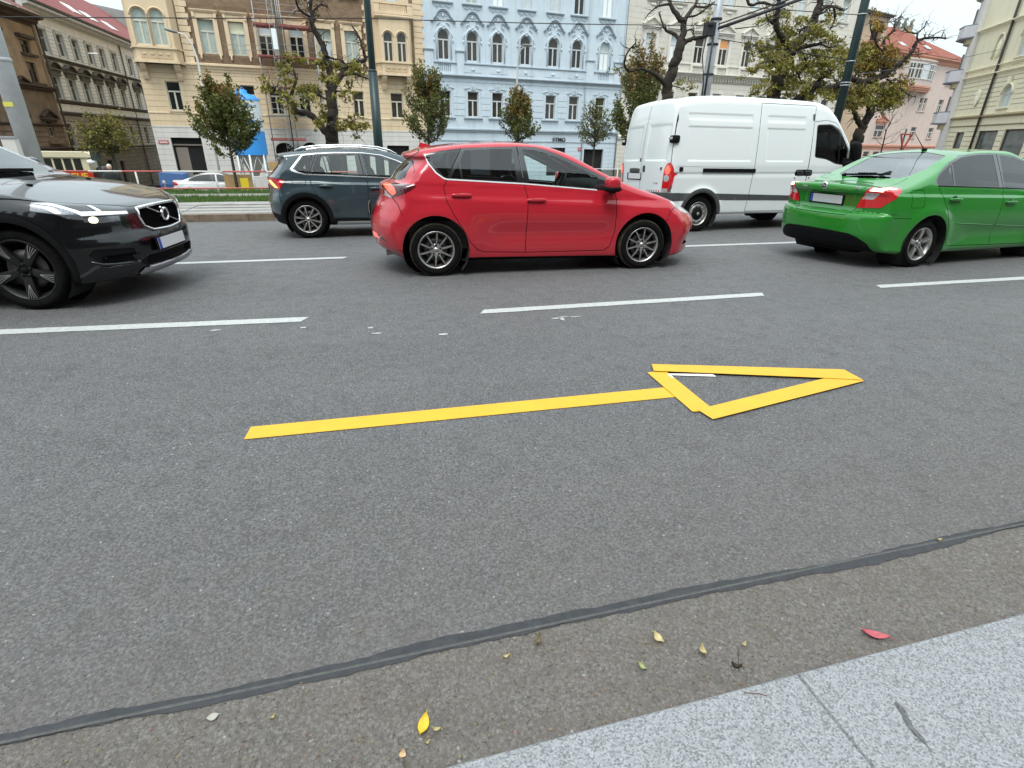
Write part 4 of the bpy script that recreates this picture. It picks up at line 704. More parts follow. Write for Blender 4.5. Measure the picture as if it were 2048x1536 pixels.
# ================= the side street at the left: soot-brown house, grey-white house, grey gable
def left_houses():
    F = Facade('grey_white_house', 'grey-white house with rounded window hoods and sooty lower floors down the side street', 'building', (-28, 66.5), 90)
    # local x runs away from the viewer along the street; -y faces the street (+X)
    MC = plaster('greywhite_stucco', (.76, .77, .74), .10, 1.5); MD = plaster('sooty_stucco', (.20, .185, .16), .3, 1.2); MT = plaster('greywhite_trim', (.50, .50, .475), .15, 2); MH = plaster('sooty_trim', (.13, .12, .10), .3, 2); MG = mat('grey_joint', (.16, .155, .145), .9); MR = mat('red_roof', (.20, .045, .04), .8, var=(2, .25)); MM = plaster('mid_sooty', (.44, .42, .38), .3, 1.2)
    cs = [3.0, 6.4, 9.75, 13.2, 16.6, 20.2, 25.5, 28.9]; o = lambda z0, z1, hw: [(c - hw, c + hw, z0, z1) for c in cs]
    H = o(8.4, 10.3, .72) + o(4.4, 6.35, .72); HD = o(.1, 2.2, .68); HG = [(9.9, 11.5, -6, -1.5), (13.6, 15.0, -6, -1.7)]
    F.wall('wall', 0, 42, 3.3, 11.6, H, MC); F.wall('wall_lower', 0, 42, -.4, 3.3, HD, MM); F.wall('wall_base', 0, 42, -9, -.4, HG, MD)
    for h in H + HD: F.window(*h[:4], 0, .62, M_FRAMEGREY, (M_PANEB, M_PANEB))
    for c in cs:
        for z in (8.4, 4.4): F.boxp('window_surround', c - 1.0, c - .72, z - .1, z + 2.1, 0, .1, MT); F.boxp('window_surround', c + .72, c + 1.0, z - .1, z + 2.1, 0, .1, MT)
        F.boxp('window_head', c - 1.0, c + 1.0, 6.4, 6.85, 0, .28, MH); F.pediment(c, 1.25, 7.02, .52, .45, MH, True); F.boxp('window_head', c - .8, c + .8, 10.32, 10.6, 0, .14, MT)
    F.cornice(0, 42, 11.3, .75, .85, MT); F.strip('gutter', 0, 42, [(.7, 12.1), (.95, 12.12), (1.0, 12.3), (.7, 12.3)], MH); F.cornice(0, 42, 7.75, .3, .32, MH); F.cornice(0, 42, 3.95, .4, .45, MH); F.strip('balustrade_band', 0, 42, [(0, 3.3), (.18, 3.3), (.18, 3.95), (0, 3.95)], MC); F.cornice(0, 42, 2.9, .35, .5, MH); F.cornice(0, 42, -.3, .25, .3, MH)
    F.grooves(0, 42, [8.3 + .33 * k for k in range(8)] + [4.3 + .33 * k for k in range(10)], [(h[0] - .3, h[1] + .3, h[2], h[3] + .6) for h in H], MG, h=.03); F.grooves(0, 42, [-.1 + .36 * k for k in range(8)], HD, MH, h=.07); F.grooves(0, 42, [-5 + .45 * k for k in range(11)], HG, MH, h=.06)
    mb = MB(); mb.tube([(22.6, -.16, -8), (22.6, -.16, 11.4)], .09, 8); mb.build('downpipe', MH, F.root)
    for a, b, c, d in HG: mb = MB(); mb.box(a, b, .25, .3, c, d); mb.build('doorway', M_VOID, F.root)
    mb = MB(); mb.add([(-.3, -.9, 12.3), (42, -.9, 12.3), (42, 7, 18.2), (-.3, 7, 18.2)], [(0, 1, 2, 3)]); mb.build('roof', MR, F.root)
    for u, zz in ((6, .38), (14, .3), (18.5, .3), (24.5, .26)): mb = MB(); mb.obox((u, .9, 13.72), (2.0, 1.4, .10), Euler((rad(36.8), 0, 0))); mb.build('skylight', M_PANEW, F.root)
    mb = MB(); mb.box(0, 42, .45, 14, -9, 12.2); mb.build('building_core', MC, F.root)
    for u, z in ((6.2, 8.75), (23.4, 5.4)): mb = MB(); mb.pill((u, -2.8, z), (.25, .95, .14), .7); mb.build('street_lamp_head', M_PANEW, F.root)
    # soot-brown house, nearest
    B = Facade('brown_house', 'soot-stained brown house with heavy window pediments at the left edge', 'building', (-26.5, 46), 90)
    MB1 = plaster('brown_stucco', (.33, .235, .15), .28, .9); MB2 = plaster('brown_sooty', (.20, .145, .10), .35, .9); MBT = plaster('brown_trim', (.080, .058, .042), .3, 2); MBL = plaster('brown_light', (.27, .20, .14), .2, 1.5)
    cb = [6.0, 11.3, 16.2]; HB = [(c - .75, c + .75, 7.5, 8.5) for c in cb] + [(c - .75, c + .75, 5.3, 6.85) for c in cb]; HB2 = [(c - .62, c + .62, 1.0, 2.4, 1.) for c in cb]; HB3 = [(c - .9, c + .9, 3.0, 4.35) for c in cb[:2]]
    B.wall('wall', 0, 18.6, 4.6, 10.4, HB, MB1); B.wall('wall_lower', 0, 18.6, -.2, 4.6, HB2 + HB3, MB2); B.wall('wall_base', 0, 18.6, -9, -.2, [], MB2)
    for h in HB: B.window(*h[:4], 0, .6, MBT, (M_PANE, M_PANE)); B.boxp('window_sill', h[0] - .4, h[1] + .4, h[2] - .22, h[2] - .02, 0, .3, MBT)
    for h in HB2: B.window(*h[:4], 1., .55, mat('brown_frame', (.30, .24, .19), .7), (M_PANEB, M_PANEB)); B.pediment((h[0] + h[1]) / 2, 1.4, 2.55, .6, .35, MBT); B.boxp('window_sill', h[0] - .5, h[1] + .5, .45, .75, 0, .35, MB2)
    for h in HB3: B.window(*h[:4], 0, .6, MBT, (M_PANEB, M_PANEB))
    for c in cb: B.boxp('window_head', c - 1.2, c + 1.2, 8.6, 8.85, 0, .4, MBT); B.pediment(c - 2.6, 1.3, 5.0, .5, .3, MBT)
    B.cornice(0, 18.7, 9.7, .9, .95, MBT); B.cornice(0, 18.7, 6.2 + .0, .22, .22, MBT) if 0 else None; B.cornice(0, 18.7, 4.6, .5, .5, MBT); B.cornice(0, 18.7, 1.85, .2, .25, MBT); B.cornice(0, 18.7, -.15, .3, .35, MBT)
    B.grooves(0, 18.6, [.2 + .4 * k for k in range(4)] + [-5 + .5 * k for k in range(9)], HB2, MBT, h=.07); B.boxp('corner_strip', 18.3, 18.6, -9, 10, 0, .12, MBL)
    mb = MB(); mb.tube([(18.75, -.2, -8), (18.75, -.2, 10)], .09, 8); mb.build('downpipe', MBT, B.root); mb = MB(); mb.add([(-.3, -1, 10.6), (18.7, -1, 10.6), (18.7, 8, 15), (-.3, 8, 15)], [(0, 1, 2, 3)]); mb.build('roof', mat('red_roof_worn', (.16, .055, .04), .85, var=(2, .3)), B.root); mb = MB(); mb.box(0, 18.6, .45, 14, -9, 10.5); mb.build('building_core', MB1, B.root)
    # plain grey gable closing the street view, with a small red wall in front
    G = Facade('grey_gable_house', 'plain grey gable wall rising behind the red roof of the side street', 'building', (-50, 108), 0); MGW = plaster('grey_gable', (.27, .275, .27), .15, .6)
    mb = MB(); mb.prism([(-6, -9), (18.5, -9), (18.5, 18.0), (12, 19.0), (2, 20.4), (-6, 20.4)], 0, 8, 'xz'); mb.build('gable_wall', MGW, G.root); mb = MB(); mb.box(8, 18.4, -4.5, -.05, -9, 14.3); mb.build('red_annex', mat('red_annex', (.30, .025, .03), .7, var=(2, .2)), G.root); mb = MB(); mb.box(7, 8.6, -.6, 0, 14.6, 15.0); mb.build('roof_vent', M_PANEL, G.root); mb = MB(); mb.box(-6, 18.8, -.1, 8, 20.4, 20.5); mb.build('gable_cap', M_PANEL, G.root) if 0 else None
    mb = MB(); mb.box(5.5, 7.0, 2, 4, 18, 21.5); mb.build('chimney', plaster('cream_trim', (.64, .475, .285)), G.root)
left_houses()

# the row of houses on the near side, behind the camera: seen only as dark reflections in paint and glass
def near_row():
    mb = MB(); rr = random.Random(2)
    for x in range(-60, 60, 12):
        h = rr.uniform(10, 19); mb.box(x, x + 11.9, -22, -11, -1, h, 0)
        for k in range(4):
            for z in range(3): mb.box(x + 1 + 2.8 * k, x + 2.3 + 2.8 * k, -11.02, -10.9, 3.5 + z * 3.6, 5.8 + z * 3.6, 1)
    o = mb.build('buildings', [plaster('near_row_stucco', (.13, .115, .10), .2), M_PANE]); tag(o, kind='structure')
near_row()
# ---------------------------------------------------------------- car bodies: an implicit surface meshed, cut into panels
def pch(pts):
    a = np.array(sorted(pts), float); x, y = a[:, 0], a[:, 1]
    h = np.diff(x); d = np.diff(y) / h
    m = np.zeros(len(x))
    if len(x) > 2:
        s = (d[:-1] * d[1:]) > 0
        w1 = 2 * h[1:] + h[:-1]; w2 = h[1:] + 2 * h[:-1]
        with np.errstate(divide='ignore', invalid='ignore'):
            hm = (w1 + w2) / (w1 / d[:-1] + w2 / d[1:])
        m[1:-1] = np.where(s, hm, 0)
    m[0], m[-1] = d[0], d[-1]
    def f(q):
        q = np.asarray(q, float); qc = np.clip(q, x[0], x[-1])
        i = np.clip(np.searchsorted(x, qc) - 1, 0, len(x) - 2)
        t = (qc - x[i]) / h[i]; t2, t3 = t * t, t * t * t
        return ((2*t3 - 3*t2 + 1) * y[i] + (t3 - 2*t2 + t) * h[i] * m[i]
                + (-2*t3 + 3*t2) * y[i+1] + (t3 - t2) * h[i] * m[i+1])
    return f

def smax(a, b, k):
    h = np.clip(.5 + .5 * (a - b) / k, 0, 1)
    return b + (a - b) * h + k * h * (1 - h)

def bump(v, c, w):
    return np.exp(-((v - c) / w) ** 2)

class Body:
    """implicit half body: x forward, t = distance from the centre plane, z up"""
    def __init__(s, sp):
        s.sp = sp
        s.top = pch(sp['top']); s.zb = pch(sp['bottom']); s.xr = pch(sp['rear']); s.xf = pch(sp['front'])
        s.wp = pch(sp['plan']); s.belt = pch(sp['belt']); s.sec = pch(sp['section'])
        s.crown = pch(sp['crown'])
    def F(s, x, t, z):
        sp = s.sp; t = np.abs(t); W = sp['W']
        e = .01
        dT = (s.top(x + e) - s.top(x - e)) / (2 * e)
        dT = np.clip(dT, -3, 3)
        ft = (z - s.top(x) + s.crown(x) * (t / W) ** 2) / np.sqrt(1 + dT * dT)
        b = s.belt(x); up = np.maximum(z - b, 0)
        w = s.wp(x) * W * s.sec(np.minimum(z, b) / b)
        tum = sp['tumble'] * (np.sqrt(up * up + .03 ** 2) - .03) * (1 + sp.get('tumcurve', .25) * up)
        w = w - tum
        if 'extra' in sp: w = w + sp['extra'](x, z, b)
        fs = (t - w) / np.sqrt(1 + (sp['tumble'] * np.clip(up / .05, 0, 1)) ** 2)
        rr = (t / W) ** sp.get('bow_p', 2.6)
        dR = np.clip((s.xr(z + e) - s.xr(z - e)) / (2 * e), -2.5, 2.5)
        fr = (s.xr(z) + sp['bow_r'] * rr - x) / np.sqrt(1 + dR * dR)
        dF = np.clip((s.xf(z + e) - s.xf(z - e)) / (2 * e), -2.5, 2.5)
        ff = (x - s.xf(z) + sp['bow_f'] * (t / W) ** sp.get('bow_pf', 2.6)) / np.sqrt(1 + dF * dF)
        if 'front_extra' in sp: ff = ff + sp['front_extra'](x, t, z)
        if 'rear_extra' in sp: fr = fr + sp['rear_extra'](x, t, z)
        fb = s.zb(x) - z
        kt = sp['k_top'](x, z) if callable(sp.get('k_top')) else sp.get('k_top', .06)
        v = smax(ft, fs, kt)
        v = smax(v, fr, sp.get('k_rear', .05)); v = smax(v, ff, sp.get('k_front', .06))
        return smax(v, fb, .05)
    def grad(s, P, h=.004):
        x, t, z = P[:, 0], P[:, 1], P[:, 2]
        g = np.stack([s.F(x+h, t, z) - s.F(x-h, t, z), s.F(x, t+h, z) - s.F(x, t-h, z), s.F(x, t, z+h) - s.F(x, t, z-h)], 1) / (2*h)
        return g
    def project(s, P, n=3):
        P = P.copy()
        for _ in range(n):
            g = s.grad(P); v = s.F(P[:, 0], P[:, 1], P[:, 2])
            st = g * (v / np.maximum((g*g).sum(1), .2))[:, None]
            l = np.linalg.norm(st, axis=1); st *= np.minimum(1, .02 / np.maximum(l, 1e-9))[:, None]
            P -= st
        return P
    def hit(s, o, d, n=400, tmax=16.):
        # march a ray (o, d in local coords, camera side is t>0) to the surface
        o = np.array(o, float); d = np.array(d, float) / np.linalg.norm(d)
        ts = np.linspace(1., tmax, 6000); Q = o + ts[:, None] * d
        v = s.F(Q[:, 0], Q[:, 1], Q[:, 2]); i = np.argmax(v < 0)
        if v[i] >= 0: return None
        a, b = ts[i-1], ts[i]
        for _ in range(30):
            m = (a + b) / 2; q = o + m * d
            if s.F(*q) < 0: b = m
            else: a = m
        return o + b * d
    def mesh(s, h=.022):
        sp = s.sp
        x = np.arange(sp['x0'] - .1, sp['x1'] + .1 + h, h); t = np.arange(-h * .5 - h, sp['W'] + .12, h); z = np.arange(sp['z0'] - .06, sp['z1'] + .08, h)
        X, T, Z = np.meshgrid(x, t, z, indexing='ij')
        V = s.F(X, T, Z)
        neg = V < 0
        nx, nt, nz = V.shape
        c = np.zeros((nx-1, nt-1, nz-1), int)
        for i in (0, 1):
            for j in (0, 1):
                for k in (0, 1): c += neg[i:nx-1+i, j:nt-1+j, k:nz-1+k]
        act = (c > 0) & (c < 8)
        idx = -np.ones(act.shape, int); ii = np.argwhere(act); idx[act] = np.arange(len(ii))
        acc = np.zeros((len(ii), 3)); cnt = np.zeros(len(ii))
        I, J, K = ii.T
        cor = [(a, b, d) for a in (0, 1) for b in (0, 1) for d in (0, 1)]
        for A in cor:
            for B in cor:
                if sum(abs(A[q]-B[q]) for q in range(3)) == 1 and A < B:
                    va = V[I+A[0], J+A[1], K+A[2]]; vb = V[I+B[0], J+B[1], K+B[2]]
                    m = (va < 0) != (vb < 0)
                    f = np.where(m, va / np.where(m, va - vb, 1), 0)
                    p = np.array(A)[None] + f[:, None] * (np.array(B) - np.array(A))[None]
                    acc[m] += p[m]; cnt[m] += 1
        P = np.stack([x[I], t[J], z[K]], 1) + acc / cnt[:, None] * h
        P = s.project(P, 4)
        quads = []
        def addq(m, offs, flip):
            a = np.argwhere(m[0]);
            if not len(a): return
            q = [idx[a[:, 0]+o[0], a[:, 1]+o[1], a[:, 2]+o[2]] for o in offs]
            q = np.stack(q, 1); q = q[(q >= 0).all(1)]
            fl = m[1]
            quads.append(q if not flip else q[:, ::-1])
        for sgn in (True, False):
            # x edges
            n0, n1 = neg[:-1], neg[1:]; m = np.zeros_like(n0); m[:, 1:-1, 1:-1] = ((n0 & ~n1) if sgn else (~n0 & n1))[:, 1:-1, 1:-1]
            addq((m, 0), [(0, -1, -1), (0, 0, -1), (0, 0, 0), (0, -1, 0)], not sgn)
            n0, n1 = neg[:, :-1], neg[:, 1:]; m = np.zeros_like(n0); m[1:-1, :, 1:-1] = ((n0 & ~n1) if sgn else (~n0 & n1))[1:-1, :, 1:-1]
            addq((m, 0), [(-1, 0, -1), (-1, 0, 0), (0, 0, 0), (0, 0, -1)], not sgn)
            n0, n1 = neg[:, :, :-1], neg[:, :, 1:]; m = np.zeros_like(n0); m[1:-1, 1:-1] = ((n0 & ~n1) if sgn else (~n0 & n1))[1:-1, 1:-1]
            addq((m, 0), [(-1, -1, 0), (0, -1, 0), (0, 0, 0), (-1, 0, 0)], not sgn)
        Q = np.concatenate(quads)
        tri = np.concatenate([Q[:, [0, 1, 2]], Q[:, [0, 2, 3]]])
        s.P = P[tri]; s.L = np.zeros(len(s.P), int); s.names = ['body']
        s.cut_line(np.ones(len(s.P), bool), 1, 2, None, None, plane_t0=True)
        keep = s.P[:, :, 1].mean(1) > 0
        s.P, s.L = s.P[keep], s.L[keep]
        return s
    def normals_of_tris(s):
        n = np.cross(s.P[:, 1] - s.P[:, 0], s.P[:, 2] - s.P[:, 0]); return n / np.maximum(np.linalg.norm(n, axis=1), 1e-12)[:, None]
    def cut_line(s, sel, i, j, a, b, plane_t0=False):
        P = s.P
        if plane_t0: d = P[:, :, 1].copy()
        else:
            e = np.array(b, float) - np.array(a, float); n = np.array([-e[1], e[0]]) / np.hypot(*e)
            d = (P[:, :, i] - a[0]) * n[0] + (P[:, :, j] - a[1]) * n[1]
        d[np.abs(d) < 1e-7] = 1e-7
        pos = d > 0; k = pos.sum(1)
        m = sel & (k > 0) & (k < 3)
        if not plane_t0:
            lo = np.minimum(a, b) - 1e-4; hi = np.maximum(a, b) + 1e-4
            U, Vv = P[:, :, i], P[:, :, j]
            m &= (U.max(1) >= lo[0]) & (U.min(1) <= hi[0]) & (Vv.max(1) >= lo[1]) & (Vv.min(1) <= hi[1])
        w = np.where(m)[0]
        if not len(w): return
        lone = np.where(k[w] == 1, pos[w].argmax(1), (~pos[w]).argmax(1))
        r = np.arange(len(w)); o = (lone[:, None] + np.arange(3)) % 3
        A, B, C = (P[w][r, o[:, q]] for q in range(3)); da, db, dc = (d[w][r, o[:, q]] for q in range(3))
        AB = A + (da / (da - db))[:, None] * (B - A); AC = A + (da / (da - dc))[:, None] * (C - A)
        new = np.concatenate([np.stack([A, AB, AC], 1), np.stack([AB, B, C], 1), np.stack([AB, C, AC], 1)])
        lab = np.tile(s.L[w], 3)
        keep = np.ones(len(P), bool); keep[w] = False
        s.P = np.concatenate([P[keep], new]); s.L = np.concatenate([s.L[keep], lab])
    def facing(s, f):
        if f is None: return np.ones(len(s.P), bool)
        n = s.normals_of_tris(); ax, sg, th = f
        m = n[:, ax] * sg > th
        return m
    AX = {'side': (0, 2, (1, 1, .25)), 'rear': (1, 2, (0, -1, .15)), 'front': (1, 2, (0, 1, .15)), 'top': (0, 1, (2, 1, .2))}
    def lab(s, name):
        if name not in s.names: s.names.append(name)
        return s.names.index(name)
    def assign(s, name, view, poly, only=None, zone=None):
        """cut along poly (in the view's 2-D coordinates) and give what lies inside to the label"""
        i, j, f = s.AX[view]; poly = [tuple(map(float, q)) for q in poly]
        lo = np.min(poly, 0) - .002; hi = np.max(poly, 0) + .002
        U, Vv = s.P[:, :, i], s.P[:, :, j]
        near = (U.max(1) >= lo[0]) & (U.min(1) <= hi[0]) & (Vv.max(1) >= lo[1]) & (Vv.min(1) <= hi[1])
        if zone: near &= s.P[:, :, zone[0]].mean(1) * zone[1] > zone[2] - .05
        if only: near &= np.isin(s.L, [s.lab(o) for o in only])
        if not near.any(): return
        rest = (s.P[~near], s.L[~near]); s.P, s.L = s.P[near], s.L[near]
        for a, b in zip(poly, poly[1:] + poly[:1]):
            if np.hypot(a[0]-b[0], a[1]-b[1]) < 1e-6: continue
            s.cut_line(s.facing(f), i, j, a, b)
        c = s.P.mean(1); m = s.facing(f) & inside(c[:, i], c[:, j], poly)
        if zone: m &= c[:, zone[0]] * zone[1] > zone[2]
        s.L[m] = s.lab(name)
        s.P = np.concatenate([rest[0], s.P]); s.L = np.concatenate([rest[1], s.L])
    def line(s, view, pts, width=.008, name='gap', only=None, closed=False, zone=None):
        pts = [np.array(q, float) for q in pts]
        segs = list(zip(pts, pts[1:])) + ([(pts[-1], pts[0])] if closed else [])
        for a, b in segs:
            e = b - a; l = np.hypot(*e)
            if l < 1e-6: continue
            e /= l; n = np.array([-e[1], e[0]]) * width / 2; x = e * width * .3
            s.assign(name, view, [a - n - x, b - n + x, b + n + x, a + n - x], only, zone)
    def get(s, names):
        m = np.isin(s.L, [s.lab(o) for o in names]); return s.P[m]

def inside(px, py, poly):
    r = np.zeros(len(px), bool); q = np.array(poly)
    for (x1, y1), (x2, y2) in zip(q, np.roll(q, -1, 0)):
        c = (y1 > py) != (y2 > py)
        with np.errstate(divide='ignore', invalid='ignore'):
            r ^= c & (px < (x2 - x1) * (py - y1) / (y2 - y1 if y2 != y1 else 1e-12) + x1)
    return r

def smooth_poly(pts, n=4):
    """closed Catmull-Rom through pts"""
    p = np.array(pts, float); out = []
    m = len(p)
    for i in range(m):
        a, b, c, d = p[(i-1) % m], p[i], p[(i+1) % m], p[(i+2) % m]
        for k in range(n):
            t = k / n
            out.append(.5 * ((2*b) + (-a+c)*t + (2*a-5*b+4*c-d)*t*t + (-a+3*b-3*c+d)*t**3))
    return [tuple(q) for q in out]

def round_poly(pts, r, n=4):
    """closed polygon with its corners rounded by r (a number or one per corner)"""
    p = [np.array(q, float) for q in pts]; m = len(p); out = []
    for i in range(m):
        a, b, c = p[i-1], p[i], p[(i+1) % m]; rr = r[i] if hasattr(r, '__len__') else r
        u = a - b; v = c - b; lu, lv = np.hypot(*u), np.hypot(*v)
        q = min(rr, lu * .49, lv * .49)
        if q < 1e-4: out.append(tuple(b)); continue
        s, e = b + u / lu * q, b + v / lv * q
        for k in range(n + 1):
            t = k / n; out.append(tuple((1-t)**2 * s + 2*t*(1-t) * b + t*t * e))
    return out

def circle(cx, cy, r, n=40, sx=1.):
    return [(cx + r * sx * math.cos(2*math.pi*k/n), cy + r * math.sin(2*math.pi*k/n)) for k in range(n)]
def arch_flare(cx, cz, r0, amp, wd):
    return lambda x, z: amp * np.exp(-((np.hypot(x - cx, z - cz) - r0) / wd) ** 2)

def sstep(v, a, b):
    t = np.clip((v - a) / (b - a), 0, 1); return t * t * (3 - 2 * t)

# --- red hatchback
def red_extra(x, z, b):
    cr = .905 - .035 * (x + .1)                        # shoulder crease
    e = .016 * sstep(z, cr + .03, cr - .05) * sstep(x, -.45, .0)
    e = e - .020 * bump(z, .48, .13) * sstep(x, .45, .9) * sstep(x, 2.5, 2.0)
    e = e + .020 * bump(np.hypot(x, z - .30), .40, .10) + .020 * bump(np.hypot(x - 2.6, z - .30), .40, .10)
    return e
RED = dict(W=.875, x0=-.78, x1=3.66, z0=.1, z1=1.47, tumble=.36, bow_r=.30, bow_f=.50, bow_p=2.4, bow_pf=2.2,
  top=[(-.95, 1.33), (-.27, 1.355), (-.08, 1.405), (.16, 1.44), (.44, 1.468), (.92, 1.487), (1.25, 1.470), (1.6, 1.386), (1.87, 1.268), (2.09, 1.168), (2.29, 1.088), (2.48, 1.022), (2.63, .978), (2.85, .918), (3.11, .825), (3.33, .735), (3.47, .670), (3.58, .595), (3.75, .45)],
  bottom=[(-.8, .28), (-.5, .20), (-.2, .18), (.4, .17), (2.2, .16), (3.0, .15), (3.4, .15), (3.7, .16)],
  rear=[(.1, -.50), (.22, -.58), (.32, -.695), (.5, -.735), (.62, -.72), (.75, -.66), (.87, -.60), (1.0, -.585), (1.035, -.49), (1.15, -.39), (1.28, -.27), (1.31, -.30), (1.45, -.28)],
  front=[(.1, 3.46), (.2, 3.56), (.3, 3.58), (.45, 3.63), (.55, 3.615), (.66, 3.54), (.75, 3.44), (1.0, 3.3)],
  plan=[(-.7, .955), (-.3, .985), (.3, 1.0), (2.0, 1.0), (2.7, .99), (3.2, .965), (3.7, .93)],
  belt=[(-.7, 1.02), (0., 1.015), (.5, .995), (1.2, .965), (2.0, .915), (2.5, .87), (2.9, .82), (3.4, .70), (3.7, .6)],
  section=[(.1, .93), (.25, .965), (.45, .985), (.7, 1.0), (.88, .985), (1.0, .955)],
  crown=[(-.5, .04), (.5, .05), (1.5, .05), (2.3, .05), (2.8, .06), (3.5, .09)],
  k_top=.07, k_rear=.05, k_front=.05, extra=red_extra)

# --- green notchback
def green_extra(x, z, b):
    cr = .925 - .022 * x
    e = .018 * sstep(z, cr + .012, cr - .03)
    e = e + .022 * bump(np.hypot(x, z - .30), .41, .09) + .022 * bump(np.hypot(x - 2.6, z - .30), .41, .09)
    e = e - .020 * bump(z, .42, .10) * sstep(x, .5, .9) * sstep(x, 2.3, 1.9) + .012 * bump(z, .24, .05)
    return e
def green_rear(x, t, z):
    # the number plate sits in a recess of the boot lid, under an overhanging edge
    return .055 * sstep(z, .93, .905) * sstep(z, .66, .76) * sstep(t, .60, .36)
GREEN = dict(W=.853, x0=-1.05, x1=3.5, z0=.1, z1=1.5, tumble=.40, bow_r=.26, bow_f=.45, bow_p=3.0,
  top=[(-1.2, .99), (-1.0, 1.03), (-.85, 1.03), (-.68, 1.024), (-.5, 1.045), (-.2, 1.133), (.1, 1.242), (.35, 1.353), (.6, 1.42), (.8, 1.452), (1.2, 1.475), (1.5, 1.472), (1.8, 1.41), (2.1, 1.28), (2.4, 1.12), (2.6, 1.02), (3.0, .93), (3.3, .80), (3.6, .55)],
  bottom=[(-1.1, .25), (-.6, .21), (-.3, .18), (2.5, .17), (3.5, .18)],
  rear=[(.1, -.80), (.22, -.90), (.32, -.965), (.45, -1.005), (.60, -1.01), (.685, -.99), (.70, -.95), (.9, -.955), (.96, -.985), (1.03, -.985), (1.08, -.96), (1.2, -.9)],
  front=[(.1, 3.2), (.3, 3.4), (.5, 3.44), (.7, 3.40), (.9, 3.2)],
  plan=[(-1.0, .94), (-.6, .975), (.0, 1.0), (2.2, 1.0), (2.8, .98), (3.5, .93)],
  belt=[(-1.0, .99), (-.5, .985), (0., .98), (.6, .965), (1.2, .94), (2.0, .90), (2.6, .87), (3.4, .72)],
  section=[(.1, .93), (.25, .965), (.45, .985), (.7, 1.0), (.9, .985), (1.0, .965)],
  crown=[(-1.0, .045), (-.4, .05), (.4, .05), (1.2, .05), (2.5, .06), (3.5, .09)],
  k_top=.055, k_rear=.045, k_front=.06, extra=green_extra, rear_extra=green_rear)

# --- grey crossover
def grey_extra(x, z, b):
    cr = .935 - .025 * x
    e = .020 * sstep(z, cr + .012, cr - .025)
    e = e - .018 * bump(z, .50, .13) * sstep(x, .5, .9) * sstep(x, 2.2, 1.8)
    e = e + .030 * bump(np.hypot(x, z - .33), .43, .10) + .030 * bump(np.hypot(x - 2.65, z - .33), .43, .10)
    return e
GREY = dict(W=.895, x0=-.82, x1=3.5, z0=.15, z1=1.6, tumble=.34, bow_r=.24, bow_f=.4, bow_p=3.0,
  top=[(-.9, 1.35), (-.5, 1.372), (-.35, 1.40), (0., 1.445), (.5, 1.482), (1.0, 1.490), (1.4, 1.455), (1.75, 1.37), (2.1, 1.245), (2.4, 1.115), (2.55, 1.05), (3.0, .98), (3.3, .90), (3.6, .7)],
  bottom=[(-.9, .32), (-.6, .26), (-.2, .23), (2.6, .22), (3.5, .22)],
  rear=[(.15, -.52), (.30, -.60), (.45, -.655), (.60, -.68), (.70, -.665), (.76, -.635), (.90, -.625), (1.0, -.645), (1.04, -.60), (1.30, -.42), (1.32, -.46), (1.5, -.45)],
  front=[(.15, 3.2), (.4, 3.42), (.7, 3.44), (.9, 3.35), (1.1, 3.1)],
  plan=[(-.8, .95), (-.4, .985), (.0, 1.0), (2.2, 1.0), (2.8, .985), (3.5, .93)],
  belt=[(-.8, 1.06), (-.3, 1.05), (.2, 1.02), (.8, .99), (1.5, .97), (2.4, .94), (3.4, .8)],
  section=[(.15, .93), (.3, .965), (.5, .99), (.7, 1.0), (.9, .985), (1.0, .96)],
  crown=[(-.8, .04), (.5, .05), (1.5, .05), (2.6, .06), (3.5, .09)],
  k_top=.06, k_rear=.045, k_front=.06, extra=grey_extra)

# --- black crossover (origin at its FRONT axle)
def black_extra(x, z, b):
    e = .030 * bump(np.hypot(x, z - .36), .46, .10) + .030 * bump(np.hypot(x + 2.7, z - .36), .46, .10)
    e = e - .022 * bump(z, .52, .12) * sstep(x, -.55, -.95) * sstep(x, -2.2, -1.8)
    return e
def black_front(x, t, z):
    g = -.000 + .05 * sstep(z, .40, .33) * 0
    # the bumper below the lamps leans out and the corner intakes sink in
    g = g + .05 * sstep(t, .48, .54) * sstep(t, .80, .74) * sstep(z, .355, .38) * sstep(z, .455, .43)
    g = g + .06 * sstep(t, .45, .40) * sstep(z, .285, .31) * sstep(z, .405, .38)
    return g
BLACK = dict(W=.932, x0=-3.6, x1=.95, z0=.15, z1=1.66, tumble=.30, bow_r=.3, bow_f=.40, bow_p=2.6, bow_pf=2.7,
  top=[(-3.7, 1.45), (-3.4, 1.53), (-2.6, 1.58), (-1.8, 1.58), (-1.35, 1.50), (-1.0, 1.34), (-.7, 1.19), (-.45, 1.085), (-.3, 1.062), (-.1, 1.048), (.15, 1.012), (.4, .957), (.6, .905), (.72, .868), (.80, .835), (.9, .78)],
  bottom=[(-3.6, .3), (-3.0, .23), (.3, .22), (.7, .22), (.9, .25)],
  rear=[(.2, -3.45), (.6, -3.55), (1.1, -3.45), (1.6, -3.2)],
  front=[(.15, .74), (.22, .82), (.30, .86), (.42, .875), (.54, .88), (.61, .86), (.65, .84), (.83, .82), (.88, .77), (.95, .7)],
  plan=[(-3.5, .95), (-2.7, 1.0), (-.3, 1.0), (.2, .99), (.6, .97), (.9, .94)],
  belt=[(-3.5, 1.12), (-2.7, 1.08), (-1.5, 1.03), (-.7, 1.0), (-.3, .985), (.1, .955), (.4, .905), (.7, .835), (.9, .77)],
  section=[(.15, .93), (.3, .97), (.5, .99), (.75, 1.0), (.92, .985), (1.0, .955)],
  crown=[(-3.5, .05), (-1.5, .05), (-.4, .05), (.2, .055), (.9, .05)],
  k_top=.05, k_rear=.06, k_front=.05, extra=black_extra, front_extra=black_front)

